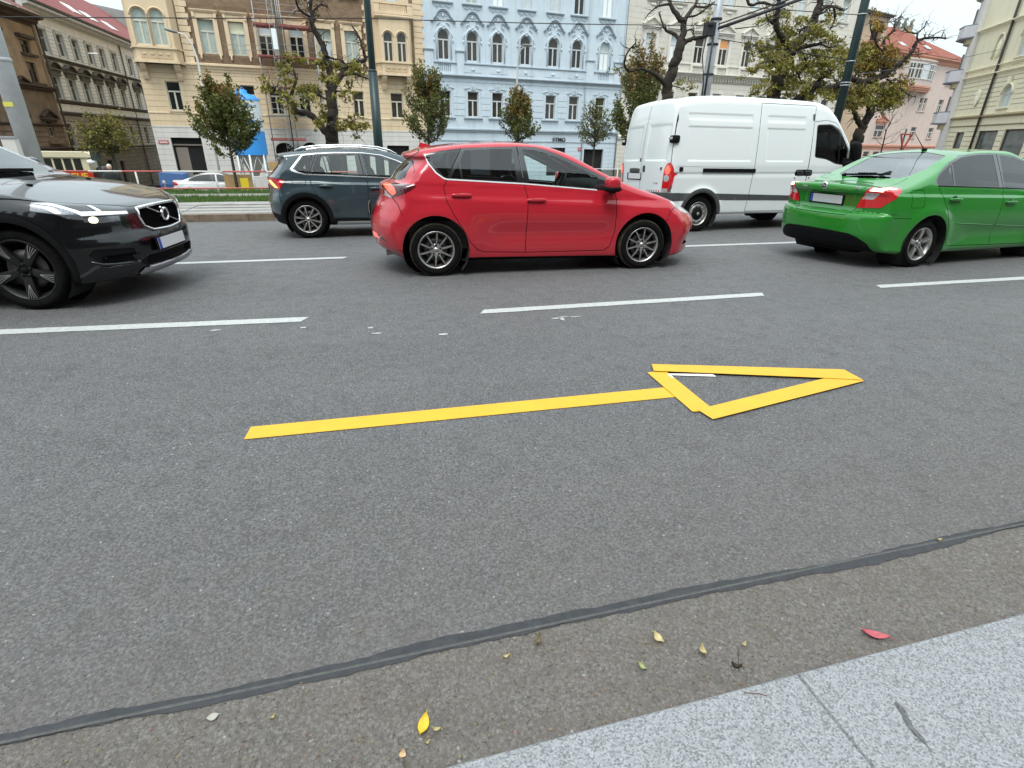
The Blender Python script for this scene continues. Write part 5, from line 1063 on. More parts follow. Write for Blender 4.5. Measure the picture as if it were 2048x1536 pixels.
# --- white panel van
def van_extra(x, z, b):
    e = -.012 * sstep(z, 1.12, 1.10) * 0
    # pressed panels in the sides
    for x0, x1, z0, z1, dd in ((-.42, 1.10, 1.30, 1.93, -.010), (1.42, 2.42, 1.30, 1.93, -.010), (-.42, 1.10, 2.02, 2.16, -.008), (1.42, 2.42, 2.02, 2.16, -.008)):
        e = e + dd * sstep(x, x0, x0 + .05) * sstep(x, x1, x1 - .05) * sstep(z, z0, z0 + .035) * sstep(z, z1, z1 - .035)
    e = e - .010 * sstep(z, 1.115, 1.10)
    e = e + .012 * sstep(z, 1.095, 1.0)
    e = e + .030 * bump(np.hypot(x, z - .34), .45, .07) * sstep(z, .1, .4)
    return e
def van_rear(x, t, z):
    return .012 * sstep(t, .10, .14) * sstep(t, .80, .76) * sstep(z, 1.31, 1.345) * sstep(z, 1.97 + .0 * t, 1.935)
VAN = dict(W=.985, x0=-.95, x1=4.4, z0=.25, z1=2.5, tumble=.125, tumcurve=.35, bow_r=.12, bow_f=.35, bow_p=4.0, bow_pf=2.6,
  top=[(-1.2, 2.28), (-.9, 2.335), (-.6, 2.40), (-.2, 2.465), (.5, 2.50), (1.8, 2.494), (2.45, 2.482), (2.75, 2.465), (3.0, 2.41), (3.25, 2.25), (3.5, 2.0), (3.72, 1.76), (3.95, 1.5), (4.08, 1.36), (4.2, 1.26), (4.35, 1.12), (4.5, .85)],
  bottom=[(-1.0, .40), (-.6, .34), (.5, .33), (3.5, .3), (4.4, .3)],
  rear=[(.2, -.74), (.5, -.79), (1.1, -.805), (1.5, -.79), (2.0, -.735), (2.3, -.68), (2.5, -.63)],
  front=[(.2, 4.15), (.5, 4.28), (.8, 4.3), (1.1, 4.22), (1.4, 4.0)],
  plan=[(-.9, .975), (-.7, .985), (0., 1.0), (3.0, 1.0), (3.6, .97), (4.3, .90)],
  belt=[(-1.2, 1.22), (2.4, 1.22), (3.3, 1.2), (4.3, 1.0)],
  section=[(.2, .965), (.35, .985), (.6, 1.0), (1.0, 1.0)],
  crown=[(-1.2, .07), (2., .07), (3., .07), (4.3, .12)],
  k_top=.14, k_rear=.06, k_front=.08, extra=van_extra, rear_extra=van_rear)

def road_z(y): return -.04 * max(0., y - 6.)
# where each stands: body, x, y, heading in degrees, roll (the road falls away beyond its crown)
CARS = dict(red=(RED, .814, 7.17, -2.0, -.02), green=(GREEN, 7.039, 6.40, 4.8, -.01), grey=(GREY, -.945, 11.13, .3, -.04),
            black=(BLACK, -2.79, 6.53, -10., 0.), van=(VAN, 6.369, 10.68, 4.2, -.04))
def car_matrix(name):
    sp, x0, y0, yw, ro = CARS[name]; a = math.radians(yw); c, s_ = math.cos(a), math.sin(a); cr, sr = math.cos(ro), math.sin(ro)
    R = np.array([[c, -s_, 0], [s_, c, 0], [0, 0, 1]]) @ np.array([[1, 0, 0], [0, cr, -sr], [0, sr, cr]])
    yn = y0 - .85 * c
    return R, np.array([x0, y0, road_z(yn) + .85 * sr])
# ---------------------------------------------------------------- building cars from the cut bodies
M_GAP = mat('panel_gap', (.006, .006, .006), .8); M_BLACKTRIM = mat('black_trim', (.006, .006, .0065), .75, spec=.15, var=(9, .3)); M_GLOSSBLACK = mat('gloss_black', (.012, .012, .013), .12, coat=1.)
M_CHROME = mat('chrome', (.80, .80, .81), .22, .85); M_SEAT = mat('seat_cloth', (.035, .035, .038), .9); M_DASH = mat('dashboard', (.03, .03, .032), .6)
M_GLASS = glass_mat('clear_glass', (.86, .93, .91)); M_TINT = glass_mat('tinted_glass', (.20, .21, .22)); M_SCREEN = glass_mat('screen_glass', (.70, .78, .77))
M_TYRE = mat('tyre_rubber', (.007, .007, .007), .9, spec=.1, var=(18, .35), bump=(60, .001)); M_MUD = mat('muddy_tread', (.014, .012, .010), .9, var=(26, 0, (.12, .092, .062)), bump=(50, .002)); M_DUSTY = mat('dusty_tread', (.010, .010, .010), .9, spec=.2, var=(22, 0, (.030, .027, .023)))
M_SILVER = mat('rim_silver', (.50, .49, .47), .30, .85, var=(30, .12)); M_DARKRIM = mat('rim_dark', (.010, .010, .010), .5, .2); M_STEEL = mat('rim_steel', (.36, .35, .33), .45, .6, var=(30, .25)); M_DISC = mat('brake_disc', (.16, .15, .145), .5, .8, var=(40, .3))
M_PLATE = mat('plate_white', (.62, .62, .62), .4); M_PLATEBLUE = mat('plate_blue', (.02, .06, .36), .4); M_WELL = mat('wheel_well', (.008, .008, .008), .95)
M_RED = mat('lamp_red', (.42, .008, .012), .12, coat=1., emit=((1, .02, .02), .06)); M_REDON = mat('lamp_red_lit', (.8, .05, .03), .15, coat=1., emit=((1, .07, .04), 1.6)); M_REDDARK = mat('lamp_red_dark', (.07, .006, .01), .1, coat=1.)
M_LAMPWHITE = mat('lamp_white', (.55, .52, .52), .1, .3, coat=1., var=(60, .3)); M_AMBERON = mat('lamp_amber_lit', (.9, .35, .08), .15, coat=1., emit=((1, .42, .10), 1.6)); M_HOTON = mat('lamp_hot', (1, .8, .5), .2, emit=((1, .78, .42), 2.6))

def weld(P):
    key = np.round(P.reshape(-1, 3) / 2e-5).astype(np.int64)
    u, i, inv = np.unique(key, axis=0, return_index=True, return_inverse=True)
    V = P.reshape(-1, 3)[i]; F = inv.reshape(-1, 3)
    ok = (F[:, 0] != F[:, 1]) & (F[:, 1] != F[:, 2]) & (F[:, 0] != F[:, 2])
    return V, F, ok

class Car:
    def __init__(s, key, name, label, cat, h):
        s.b = Body(CARS[key][0]).mesh(h); Rm, T = car_matrix(key); sp, x0, y0, yw, ro = CARS[key]
        s.root = thing(name, label, cat, (0, 0, 0)); s.root.matrix_world = Matrix([[*Rm[0], T[0]], [*Rm[1], T[1]], [*Rm[2], T[2]], [0, 0, 0, 1]])
        s.orient(); s.key = key
    def orient(s):
        b = s.b; c = b.P.mean(1); g = b.grad(c); n = np.cross(b.P[:, 1] - b.P[:, 0], b.P[:, 2] - b.P[:, 0]); f = (g * n).sum(1) < 0
        b.P[f] = b.P[f][:, ::-1]
    def piece(s, name, labs, parent=None, side='both', off=0.):
        """labs = {label: material or (material, offset)}; near side is -y. Returns one object (both sides joined)"""
        Vs, Fs, Ns, Ms, mats = [], [], [], [], []; o = 0
        for lb, mt in labs.items():
            mt, of = mt if isinstance(mt, tuple) else (mt, off)
            P = s.b.get([lb])
            if not len(P): continue
            V, F, ok = weld(P); F = F[ok]; N = s.b.grad(V); N /= np.maximum(np.linalg.norm(N, axis=1), 1e-9)[:, None]
            N[np.abs(V[:, 1]) < 1e-4, 1] = 0
            V = V + N * of
            if mt not in mats: mats.append(mt)
            k = mats.index(mt)
            for sg in ((-1, 1) if side == 'both' else (-1,) if side == 'near' else (1,)):
                W = V * [1, sg, 1]; Vs.append(W); Ns.append(N * [1, sg, 1]); Fs.append((F[:, ::-1] if sg < 0 else F) + o); Ms.append(np.full(len(F), k)); o += len(W)
        if not Vs: return None
        V, F, N, Mi = np.concatenate(Vs), np.concatenate(Fs), np.concatenate(Ns), np.concatenate(Ms)
        me = bpy.data.meshes.new(name); me.from_pydata(V.tolist(), [], F.tolist())
        for m_ in mats: me.materials.append(m_)
        me.polygons.foreach_set('material_index', Mi); me.polygons.foreach_set('use_smooth', np.ones(len(F), bool)); me.update()
        me.normals_split_custom_set_from_vertices(N.tolist())
        return link(name, me, parent or s.root)
    def pair(s, name, labs, parents=None, off=0.):
        return [s.piece(name, labs, parents[i] if parents else None, sd, off) for i, sd in enumerate(('near', 'far'))]
    def surf(s, x, z):
        """half width of the body at x, z"""
        lo, hi = 0., s.b.sp['W'] + .1
        if s.b.F(np.array(x), np.array(0.), np.array(z)) > 0: return 0.
        for _ in range(30):
            m = (lo + hi) / 2
            if s.b.F(np.array(x), np.array(m), np.array(z)) < 0: lo = m
            else: hi = m
        return lo
    def endx(s, t, z, front):
        a, c = (0., 6.) if front else (0., -6.)
        a = 0.
        for _ in range(34):
            m = (a + c) / 2
            if s.b.F(np.array(m), np.array(t), np.array(z)) < 0: a = m
            else: c = m
        return a
    def topz(s, x, t):
        a, c = .6, 3.
        for _ in range(30):
            m = (a + c) / 2
            if s.b.F(np.array(x), np.array(t), np.array(m)) < 0: a = m
            else: c = m
        return a
    def wells(s, arches, depth=.34):
        for (cx, cz, r) in arches:
            for sg in (-1, 1):
                mb = MB(); t1 = s.surf(cx + r * .72, cz + r * .72) - .012; t0 = t1 - depth; n = 20
                V = []; 
                for k in range(n + 1):
                    a = math.pi * (-.22 + 1.44 * k / n); V += [(cx + (r + .004) * math.cos(a), sg * t1, cz + (r + .004) * math.sin(a)), (cx + (r + .004) * math.cos(a), sg * t0, cz + (r + .004) * math.sin(a))]
                mb.add(V, [(2*k, 2*k+1, 2*k+3, 2*k+2) for k in range(n)]); mb.add([(cx + (r+.01) * math.cos(2*math.pi*k/24), sg * t0, cz + (r+.01) * math.sin(2*math.pi*k/24)) for k in range(24)], [tuple(range(24))])
                mb.build('wheel_well', M_WELL, s.root)
    def wheel(s, cx, t_face, sg, Rt, rr, wd, rim, tread=None, spin=0., barrel=None):
        """tyre with a rim; t_face = outer face of the tyre; y outward = sg"""
        y = lambda d: sg * (t_face - d); mb = MB()
        def lathe(mb, prof, n=48, m=None, smooth=True):
            V = [(r * math.cos(2*math.pi*j/n), y(d), Rt + r * math.sin(2*math.pi*j/n)) for r, d in prof for j in range(n)]
            k = len(prof); mb.add(V, [(i*n+j, i*n+(j+1) % n, (i+1)*n+(j+1) % n, (i+1)*n+j)[::(1 if sg < 0 else -1)] for i in range(k-1) for j in range(n)], m, smooth)
        side = [(rr - .004, .022), (rr + .006, .012), (rr + (Rt-rr) * .30, .002), (rr + (Rt-rr) * .55, .0), (rr + (Rt-rr) * .62, .003), (rr + (Rt-rr) * .80, .010), (Rt - .014, .020)]
        lathe(mb, side, m=0)
        lathe(mb, [(Rt - .014, .020), (Rt - .006, .030), (Rt - .0015, .042), (Rt, .07), (Rt, wd * .34), (Rt - .009, wd * .35), (Rt - .009, wd * .38), (Rt, wd * .39), (Rt, wd * .62), (Rt - .009, wd * .63), (Rt - .009, wd * .66), (Rt, wd * .67), (Rt, wd - .07), (Rt - .004, wd - .035), (Rt - .02, wd - .02), (rr + .01, wd - .01), (rr - .01, wd - .02)], m=1)
        # shoulder blocks
        nb = 64
        for k in range(nb):
            a = 2*math.pi*k/nb; a1 = a + 2*math.pi/nb * .62; q = []
            for aa in (a, a1):
                for r_, d_ in ((Rt - .017, .019), (Rt + .0005, .040)): q.append((r_ * math.cos(aa), y(d_ - .0035), Rt + r_ * math.sin(aa)))
            mb.add(q, [(0, 1, 3, 2)], 1)
        # back plate so no daylight shows through the wheel
        w = mb.build('wheel', [M_TYRE, tread or M_DUSTY], s.root); w.location = (cx, 0, 0)
        mb = MB()
        lathe(mb, [(rr + .008, .012), (rr + .004, .008), (rr - .004, .012), (rr - .012, .022), (rr - .022, .045), (rr - .034, .10), (rr - .04, wd - .02)], m=0)
        rim(mb, rr, y, Rt, sg, spin)
        ro = mb.build('rim', [barrel or M_SILVER, M_DARKRIM, M_STEEL, M_GAP, M_BLACKTRIM], w)
        mb = MB(); lathe(mb, [(.0, .085), (.06, .085), (.062, .078), (rr * .66, .078), (rr * .66, .10), (.0, .10)], 32, 0); lathe(mb, [(.0, .17), (rr - .03, .17)], 32, 1)
        mb.build('brake_disc', [M_DISC, M_WELL], w)
        return w
    def wheels(s, spots, Rt, rr, wd, rim, tread=None, barrel=None):
        for (cx, t) in spots:
            for sg in (-1, 1): s.wheel(cx, t, sg, Rt, rr, wd, rim, tread, R.uniform(0, 6), barrel)
    def seats(s, rows, floor=.32, back_h=.62, head=True, zs=.56, ts=(.36,)):
        for x in rows:
            for t in ts:
                for sg in (-1, 1):
                    mb = MB(); mb.pill((x, sg * t, zs - .08), (.52, .48, .20), .5); mb.pill((x - .27, sg * t, zs + back_h / 2 - .1), (.17, .48, back_h), .55, rot=Euler((0, rad(-14), 0)))
                    mb.pill((x - .39, sg * t, zs + back_h - .02), (.10, .27, .17), .6, rot=Euler((0, rad(-10), 0))); mb.box(x - .3, x + .25, sg * t - .2, sg * t + .2, floor - .1, zs - .1); mb.build('seat', M_SEAT, s.root)
    def cabin(s, x0, x1, zf, xd, zd, wheel_x, wheel_z, halfw):
        mb = MB(); mb.box(x0, x1, -halfw, halfw, zf - .04, zf); mb.box(x0, x1, -halfw, -halfw + .05, zf, zf + .28); mb.box(x0, x1, halfw - .05, halfw, zf, zf + .28); mb.build('cabin_floor', M_DASH, s.root)
        mb = MB(); mb.pill((xd, 0, zd - .16), (.55, 2 * halfw, .38), .45, 20, 10); mb.build('dashboard', M_DASH, s.root)
        mb = MB(); n = 24; c = Vector((wheel_x, .36, wheel_z)); M_ = Euler((0, rad(-62), 0)).to_matrix()
        pts = [c + M_ @ Vector((.185 * math.cos(2*math.pi*k/n), .185 * math.sin(2*math.pi*k/n), 0)) for k in range(n + 1)]
        mb.tube(pts, .016, 6); mb.bar(c + M_ @ Vector((-.17, 0, 0)), c + M_ @ Vector((.17, 0, 0)), .05, .02); mb.bar(c, c + M_ @ Vector((0, 0, -.3)), .06); mb.build('steering_wheel', M_DASH, s.root)
    def plate(s, x, z, front, tilt=0., frame=True, y=0., rot=0., marks=None):
        p = thing('number_plate', None, None); p.parent = s.root; p.location = (x, y, z); p.rotation_euler = (0, rad(tilt), rad(rot)); sg = 1 if front else -1
        mb = MB(); mb.box(-.012, .004, -.27, .27, -.066, .066, 0); mb.build('plate_frame', M_BLACKTRIM, p)
        mb = MB(); a, b = (.004, .008) if front else (-.016, -.012)
        mb.box(a, b, -.256, .256, -.048, .056, 0); mb.build('plate_field', M_PLATE, p)
        yb = (-.256, -.214) if front is False else (.214, .256)
        # the blue band is on the plate's left as one reads it
        mb = MB(); a2, b2 = (.008, .0095) if front else (-.0175, -.016); mb.box(a2, b2, *((.212, .256) if not front else (-.256, -.212)), -.048, .056); mb.build('plate_band', M_PLATEBLUE, p)
        if marks: marks(p)
        return p

# ---- rims -------------------------------------------------------
def spoke(mb, a, r0, r1, w0, w1, y, Rt, d0, d1, th, m, sg, m2=None, bow=.012, lean=0.):
    """one spoke at angle a: a ridge-backed bar, dished from d0 (hub) to d1 (rim)"""
    n = 5; ca, sa = math.cos(a), math.sin(a); V = []
    for i in range(n):
        t = i / (n - 1); r = r0 + (r1 - r0) * t; w = w0 + (w1 - w0) * t; d = d0 + (d1 - d0) * t - bow * math.sin(math.pi * t); la = lean * t
        for (u, dd) in ((-w, d + th), (-w, d + .004), (-w * .55, d), (w * .55, d), (w, d + .004), (w, d + th)):
            u += la; V.append((r * ca - u * sa, y(dd), Rt + r * sa + u * ca))
    F = []; mm = []
    for i in range(n - 1):
        for j in range(5):
            q = (i*6+j, i*6+j+1, (i+1)*6+j+1, (i+1)*6+j); F.append(q if sg > 0 else q[::-1]); mm.append(m if j == 2 else (m if m2 is None else m2))
    o = len(mb.v); mb.v += V
    for f, q in zip(F, mm): mb.f.append(tuple(i + o for i in f)); mb.m.append(q); mb.sm.append(False)
def hub(mb, r, y, Rt, sg, d, m, bolts=5, rb=.052, mcap=1, capr=.028):
    n = 24
    def ring(prof, m_):
        V = [(q * math.cos(2*math.pi*j/n), y(dd), Rt + q * math.sin(2*math.pi*j/n)) for q, dd in prof for j in range(n)]
        mb.add(V, [(i*n+j, i*n+(j+1) % n, (i+1)*n+(j+1) % n, (i+1)*n+j)[::(1 if sg < 0 else -1)] for i in range(len(prof)-1) for j in range(n)], m_, True)
    ring([(r, d + .03), (r, d + .004), (r * .92, d), (capr + .004, d), (capr + .002, d + .004), (capr, d - .004), (0., d - .006)], m)
    for k in range(bolts):
        a = 2*math.pi*(k + .25)/bolts; c = (rb * math.cos(a), y(d - .001), Rt + rb * math.sin(a))
        mb.lathe([(.012, 0), (.011, -sg * -.004), (.0, -sg * -.004)], 8, c, 'y', 3)
def rim_ten(mb, rr, y, Rt, sg, spin):
    for k in range(10): spoke(mb, spin + 2*math.pi*k/10, .05, rr - .012, .017, .0115, y, Rt, .030, .014, .035, 0, sg, 1)
    hub(mb, .074, y, Rt, sg, .028, 0)
def rim_five(mb, rr, y, Rt, sg, spin):
    for k in range(5): spoke(mb, spin + 2*math.pi*k/5, .05, rr - .008, .024, .030, y, Rt, .034, .012, .04, 0, sg, 0, .004)
    hub(mb, .062, y, Rt, sg, .032, 0, mcap=1)
def rim_twin(mb, rr, y, Rt, sg, spin):
    for k in range(5):
        for s_ in (-1, 1): spoke(mb, spin + 2*math.pi*k/5 + s_ * .27, .045, rr - .008, .012, .024, y, Rt, .034, .012, .035, 0, sg, 1, .010)
    hub(mb, .055, y, Rt, sg, .032, 0)
def rim_machined(mb, rr, y, Rt, sg, spin):
    for k in range(5):
        a = spin + 2*math.pi*k/5
        spoke(mb, a, .05, rr - .008, .030, .050, y, Rt, .032, .012, .04, 1, sg, 1, .006)
        for s_ in (-1.5, -.5, .5, 1.5): spoke(mb, a, .115, rr - .014, .0035 , .0055, y, Rt, .0225, .0075, .006, 2, sg, 1, .006, lean=s_ * .022)
    hub(mb, .066, y, Rt, sg, .028, 4, capr=.03)
def rim_steel(mb, rr, y, Rt, sg, spin):
    n = 40
    def ring(prof, m_):
        V = [(q * math.cos(2*math.pi*j/n), y(dd), Rt + q * math.sin(2*math.pi*j/n)) for q, dd in prof for j in range(n)]
        mb.add(V, [(i*n+j, i*n+(j+1) % n, (i+1)*n+(j+1) % n, (i+1)*n+j)[::(1 if sg < 0 else -1)] for i in range(len(prof)-1) for j in range(n)], m_, True)
    ring([(rr - .03, .07), (rr - .036, .03), (rr - .05, .018), (rr - .075, .020), (.112, .040), (.108, .048)], 2)
    ring([(.112, .045), (.108, .012), (.095, .004), (.03, .002), (.0, .002)], 4)
    ring([(.03, .002), (.028, -.002), (.0, -.003)], 2)
    for k in range(10):
        a = 2*math.pi*k/10; q = rr - .064; mb.lathe([(.014, 0), (.0, 0)], 10, (q * math.cos(a), y(.0165), Rt + q * math.sin(a)), 'y', 3)
# ---------------------------------------------------------------- green notchback
def green_car():
    c = Car('green', 'green_car', 'bright green family car seen from behind, brake lights on', 'car', .021); b = c.b
    c.root.name = 'green_saloon'; PNT = paint('green_paint', (.018, .205, .020), 0., .28)
    b.AX = dict(b.AX, sidew=(0, 2, (1, 1, .04)), rearw=(1, 2, (0, -1, .02)))
    arches = [(0., .30, .385), (2.6, .30, .385)]
    for (x, z, r) in arches: b.assign('void', 'sidew', circle(x, z, r, 44), zone=(1, 1, .45))
    dlo = [(-.02, 1.09), (-.006, 1.125), (.058, 1.172), (.30, 1.302), (.545, 1.386), (.823, 1.416), (1.19, 1.418), (1.30, 1.412), (1.6, 1.388), (1.85, 1.335), (2.1, 1.235), (2.4, 1.06), (2.5, .96), (2.1, .95), (1.314, .993), (.025, 1.030), (-.01, 1.05)]
    b.assign('pillar', 'sidew', dlo, zone=(1, 1, .3))
    b.assign('trim', 'sidew', [(.02, 1.024), (1.314, .986), (2.45, .94), (2.45, .954), (1.314, .999), (.02, 1.038)])
    b.assign('glass_r', 'sidew', [(.006, 1.108), (.072, 1.163), (.308, 1.288), (.549, 1.370), (.823, 1.399), (1.16, 1.402), (1.225, 1.01), (.04, 1.043), (.01, 1.06)], ['pillar'])
    b.assign('pillar', 'sidew', [(.30, 1.30), (.325, 1.30), (.345, 1.03), (.318, 1.03)], ['glass_r'])
    b.assign('glass_f', 'sidew', [(1.30, 1.392), (1.578, 1.372), (1.82, 1.322), (2.05, 1.235), (2.25, 1.12), (2.22, .965), (1.34, 1.0)], ['pillar'])
    b.assign('screen', 'top', [(1.62, -.05), (1.65, .3), (1.75, .52), (2.35, .68), (2.46, .55), (2.55, -.05)], zone=(2, 1, .95))
    b.assign('rear_glass', 'top', [(-.36, -.05), (-.30, .30), (-.245, .44), (-.17, .50), (.1, .535), (.40, .50), (.50, .46), (.52, .40), (.60, .15), (.62, -.05)], zone=(2, 1, .95))
    rd = [(.022, 1.024), (.10, .93), (.155, .84), (.239, .735), (.36, .50), (.40, .34), (.45, .27), (1.36, .25), (1.32, .5), (1.311, .909), (1.314, .986)]
    fd = [(1.314, .986), (1.311, .909), (1.32, .5), (1.36, .25), (2.1, .24), (2.19, .30), (2.24, .5), (2.25, .93), (2.2, .95)]
    b.assign('door_rear', 'side', rd, ['body']); b.assign('door_front', 'side', fd, ['body'])
    b.line('side', rd, .008, only=['body', 'door_rear', 'door_front']); b.line('side', fd[3:], .008, only=['body', 'door_front'])
    b.line('sidew', [(1.235, 1.405), (1.312, .99)], .012, only=['pillar'])
    b.line('side', round_poly([(-.44, .985), (-.225, .985), (-.205, .775), (-.42, .775)], .03), .005, only=['body'], closed=True)
    # rear: boot lid, lamps, bumper
    lid = [(-.05, .655), (.40, .660), (.475, .762), (.545, .89), (.585, .965), (.50, 1.04), (-.05, 1.08)]
    b.assign('lid', 'rearw', lid, ['body'], zone=(0, -1, .55)); b.line('rearw', lid[:5], .007, only=['body', 'lid'], zone=(0, -1, .5))
    b.assign('lid', 'top', [(-1.2, -.05), (-1.2, .50), (-.70, .55), (-.36, .55), (-.30, .48), (-.36, .30), (-.42, -.05)], ['body'], zone=(2, 1, .97))
    b.line('top', [(-.95, .53), (-.70, .56), (-.36, .565), (-.2, .545)], .007, only=['body', 'lid'], zone=(2, 1, .94))
    lamp = [(.566, .964), (.80, 1.02), (.95, .97), (.95, .86), (.80, .80), (.72, .772), (.47, .756), (.503, .856)]
    L2 = lambda v, p, o, z: b.assign(v, 'rearw', p, o, zone=z)
    b.AX['rearx'] = (1, 2, None)
    b.assign('lamp', 'rearx', [(.455, .757), (.50, .86), (.555, .955), (.60, 1.018), (.66, 1.022), (.75, 1.005), (.80, .97), (.99, .955), (.99, .84), (.76, .782), (.70, .770)], ['body', 'lid', 'gap'], zone=(0, -1, .555))
    b.assign('body', 'sidew', [(-.72, 1.03), (-.555, 1.03), (-.545, .99), (-.66, .93), (-.75, .84), (-.80, .75), (-.5, .70), (-.3, 1.1)], ['lamp'], zone=(1, 1, .60))
    b.assign('lamp_white', 'rearx', [(.515, .862), (.573, .948), (.705, .944), (.645, .866)], ['lamp']); b.assign('lamp_hot', 'rearx', [(.600, .968), (.625, 1.0), (.735, .995), (.73, .962)], ['lamp'])
    b.line('rearx', [(.455, .757), (.50, .86), (.555, .955), (.60, 1.018)], .006, only=['lamp', 'body', 'lid'], zone=(0, -1, .7))
    b.assign('skirt', 'rearx', [(-.05, .10), (-.05, .455), (.25, .452), (.50, .438), (.60, .40), (.70, .33), (.80, .10)], ['body'], zone=(0, -1, .42))
    b.line('sidew', [(-.66, .655), (-.375, .648)], .006, only=['body'])
    b.assign('hood', 'top', [(2.5, -.05), (2.5, .4), (2.42, .62), (3.2, .55), (3.38, -.05)], ['body'], zone=(2, 1, .6))
    b.assign('head', 'front', [(.42, .62), (.80, .66), (.80, .76), (.45, .74)], ['body'], zone=(0, 1, 2.8)); b.assign('mouth', 'front', [(-.05, .25), (.6, .25), (.6, .42), (-.05, .42)], ['body'], zone=(0, 1, 2.8))
    c.piece('body', {'body': PNT, 'gap': (M_GAP, -.010), 'pillar': (M_GLOSSBLACK, -.002), 'mouth': (M_BLACKTRIM, -.02)})
    c.piece('window_trim', {'trim': (M_BLACKTRIM, .002)}); c.piece('bumper_skirt', {'skirt': (M_BLACKTRIM, .004)})
    lid_o = c.piece('boot_lid', {'lid': PNT}); c.piece('hood', {'hood': PNT}); c.pair('headlight', {'head': M_LAMPWHITE})
    for lb, gl, tint, hx, hz in (('door_rear', 'glass_r', M_TINT, .34, .868), ('door_front', 'glass_f', M_GLASS, 1.48, .815)):
        ds = c.pair('door', {lb: PNT}); c.pair('window', {gl: (tint, -.004)}, ds)
        for sg, d in zip((-1, 1), ds):
            t = c.surf(hx, hz); mb = MB(); mb.pill((hx, sg * (t + .022), hz), (.225, .030, .034), .6); mb.pill((hx + .07, sg * (t + .006), hz), (.05, .05, .03), .6); mb.pill((hx - .08, sg * (t + .006), hz), (.05, .05, .03), .6); mb.build('handle', PNT, d)
            mb = MB(); mb.pill((hx, sg * (t - .005), hz), (.12, .016, .095), .85); mb.build('handle_cup', paint('green_paint_shaded', (.008, .075, .010)), d)  # darker copy of the body green: the cup's shade put into the colour
            # rubbing crease on the door: a low pressed rib
            x0, x1, z0, z1 = (.52, 1.26, .562, .520) if lb == 'door_rear' else (1.36, 2.15, .514, .468)
            mb = MB(); pts = [(x0 + (x1-x0)*k/6, sg * (c.surf(x0 + (x1-x0)*k/6, z0 + (z1-z0)*k/6) - .002), z0 + (z1-z0)*k/6) for k in range(7)]; mb.tube(pts, .007, 6); mb.build('door_rib', PNT, d)
    c.piece('windscreen', {'screen': (M_SCREEN, -.003)}); c.piece('rear_window', {'rear_glass': (glass_mat('rear_window_glass', (.30, .34, .40), 1., 3.2), -.003)})
    c.pair('tail_lamp', {'lamp': (M_RED, .005), 'lamp_white': (M_LAMPWHITE, .004), 'lamp_hot': (M_HOTON, .004)})
    c.wells(arches); c.wheels([(0., .838), (2.6, .838)], .305, .205, .20, rim_five)
    c.seats([.62, 1.5]); c.cabin(-.3, 2.3, .34, 2.2, 1.0, 1.93, .93, .72)
    mb = MB(); mb.pill((-.25, 0, .93), (.55, 1.3, .10), .4); mb.build('parcel_shelf', M_DASH, c.root)
    for sg in (-1, 1):
        mb = MB(); mb.pill((2.2, sg * .98, 1.0), (.15, .2, .13), .62); mb.bar((2.22, sg * .95, .96), (2.26, sg * .8, .93), .06); mb.build('mirror', PNT, c.root)
    # plate in its recess
    px = c.endx(.2, .83, False); c.plate(px - .002, .828, False, tilt=-4)
    # wiper lying on the rear window, arm and blade
    z = lambda x, t: c.topz(x, abs(t)) + .018
    mb = MB(); mb.bar((-.285, .335, z(-.285, .335)), (-.21, -.30, z(-.21, -.30) + .006), .016, .022); mb.pill((-.285, .335, z(-.285, .335) - .005), (.06, .06, .04), .8); mb.bar((-.27, .12, z(-.27, .12) + .016), (-.245, -.12, z(-.245, -.12) + .016), .035, .02); mb.bar((-.29, .335, z(-.285, .335)), (-.262, .335, z(-.262, .335)), .03, .03); mb.bar((-.262, .335, z(-.262, .335)), (-.21, -.05, z(-.21, -.05)), .012); mb.build('rear_wiper', M_BLACKTRIM, c.root)
    z = c.topz(.74, .0); mb = MB(); mb.pill((.72, .0, z + .01), (.09, .05, .04), .8); mb.tube([(.70, 0, z + .02), (.42, 0, z + .23)], [.006, .003], 6); mb.build('antenna', M_BLACKTRIM, c.root)
    # emblem and lettering on the lid
    x = c.endx(0, 1.005, False); mb = MB(); mb.lathe([(.0, -.008), (.034, -.008), (.044, -.004), (.047, .004)], 28, (x - .004, 0, .998), 'x', 0)
    e = mb.build('emblem', M_CHROME, c.root)
    mb = MB(); mb.lathe([(.0, -.0095), (.033, -.0095)], 24, (x - .004, 0, .998), 'x'); mb.prism([], 0, 0) if 0 else None; mb.build('emblem_field', M_GLOSSBLACK, e)
    mb = MB()   # winged arrow: shaft, head and three feathers
    mb.prism([(.020, .990), (-.004, .990), (-.004, .982), (-.026, .997), (-.004, 1.012), (-.004, 1.002), (.006, 1.002), (.010, 1.026), (.016, 1.026), (.018, 1.002), (.026, 1.002)], x - .0155, x - .0125, 'yz'); mb.build('emblem_mark', M_CHROME, e)
    for word, y0, zz, sz in (('RAPID', -.465, .984, .040),):
        me = text_mesh(word, sz, .002, bold=.0012); me.materials.append(M_CHROME); o = link('lettering', me, c.root); xx = c.endx(abs(y0), zz + .012, False); o.location = (xx - .014, y0, zz); o.rotation_euler = (0, 0, rad(-90) - rad(9))
    mb = MB(); y0 = .36
    for k in range(4): xx = c.endx(y0 - .025 * k, .975, False); mb.box(xx - .012, xx - .001, y0 - .025 * k - .008, y0 - .025 * k + .008, .965, .985)
    mb.build('badge', M_CHROME, c.root)
    # rear silencer and underside
    mb = MB(); mb.pill((-.62, -.1, .22), (.3, .8, .14), .5); mb.build('exhaust_box', M_BLACKTRIM, c.root)
green_car()
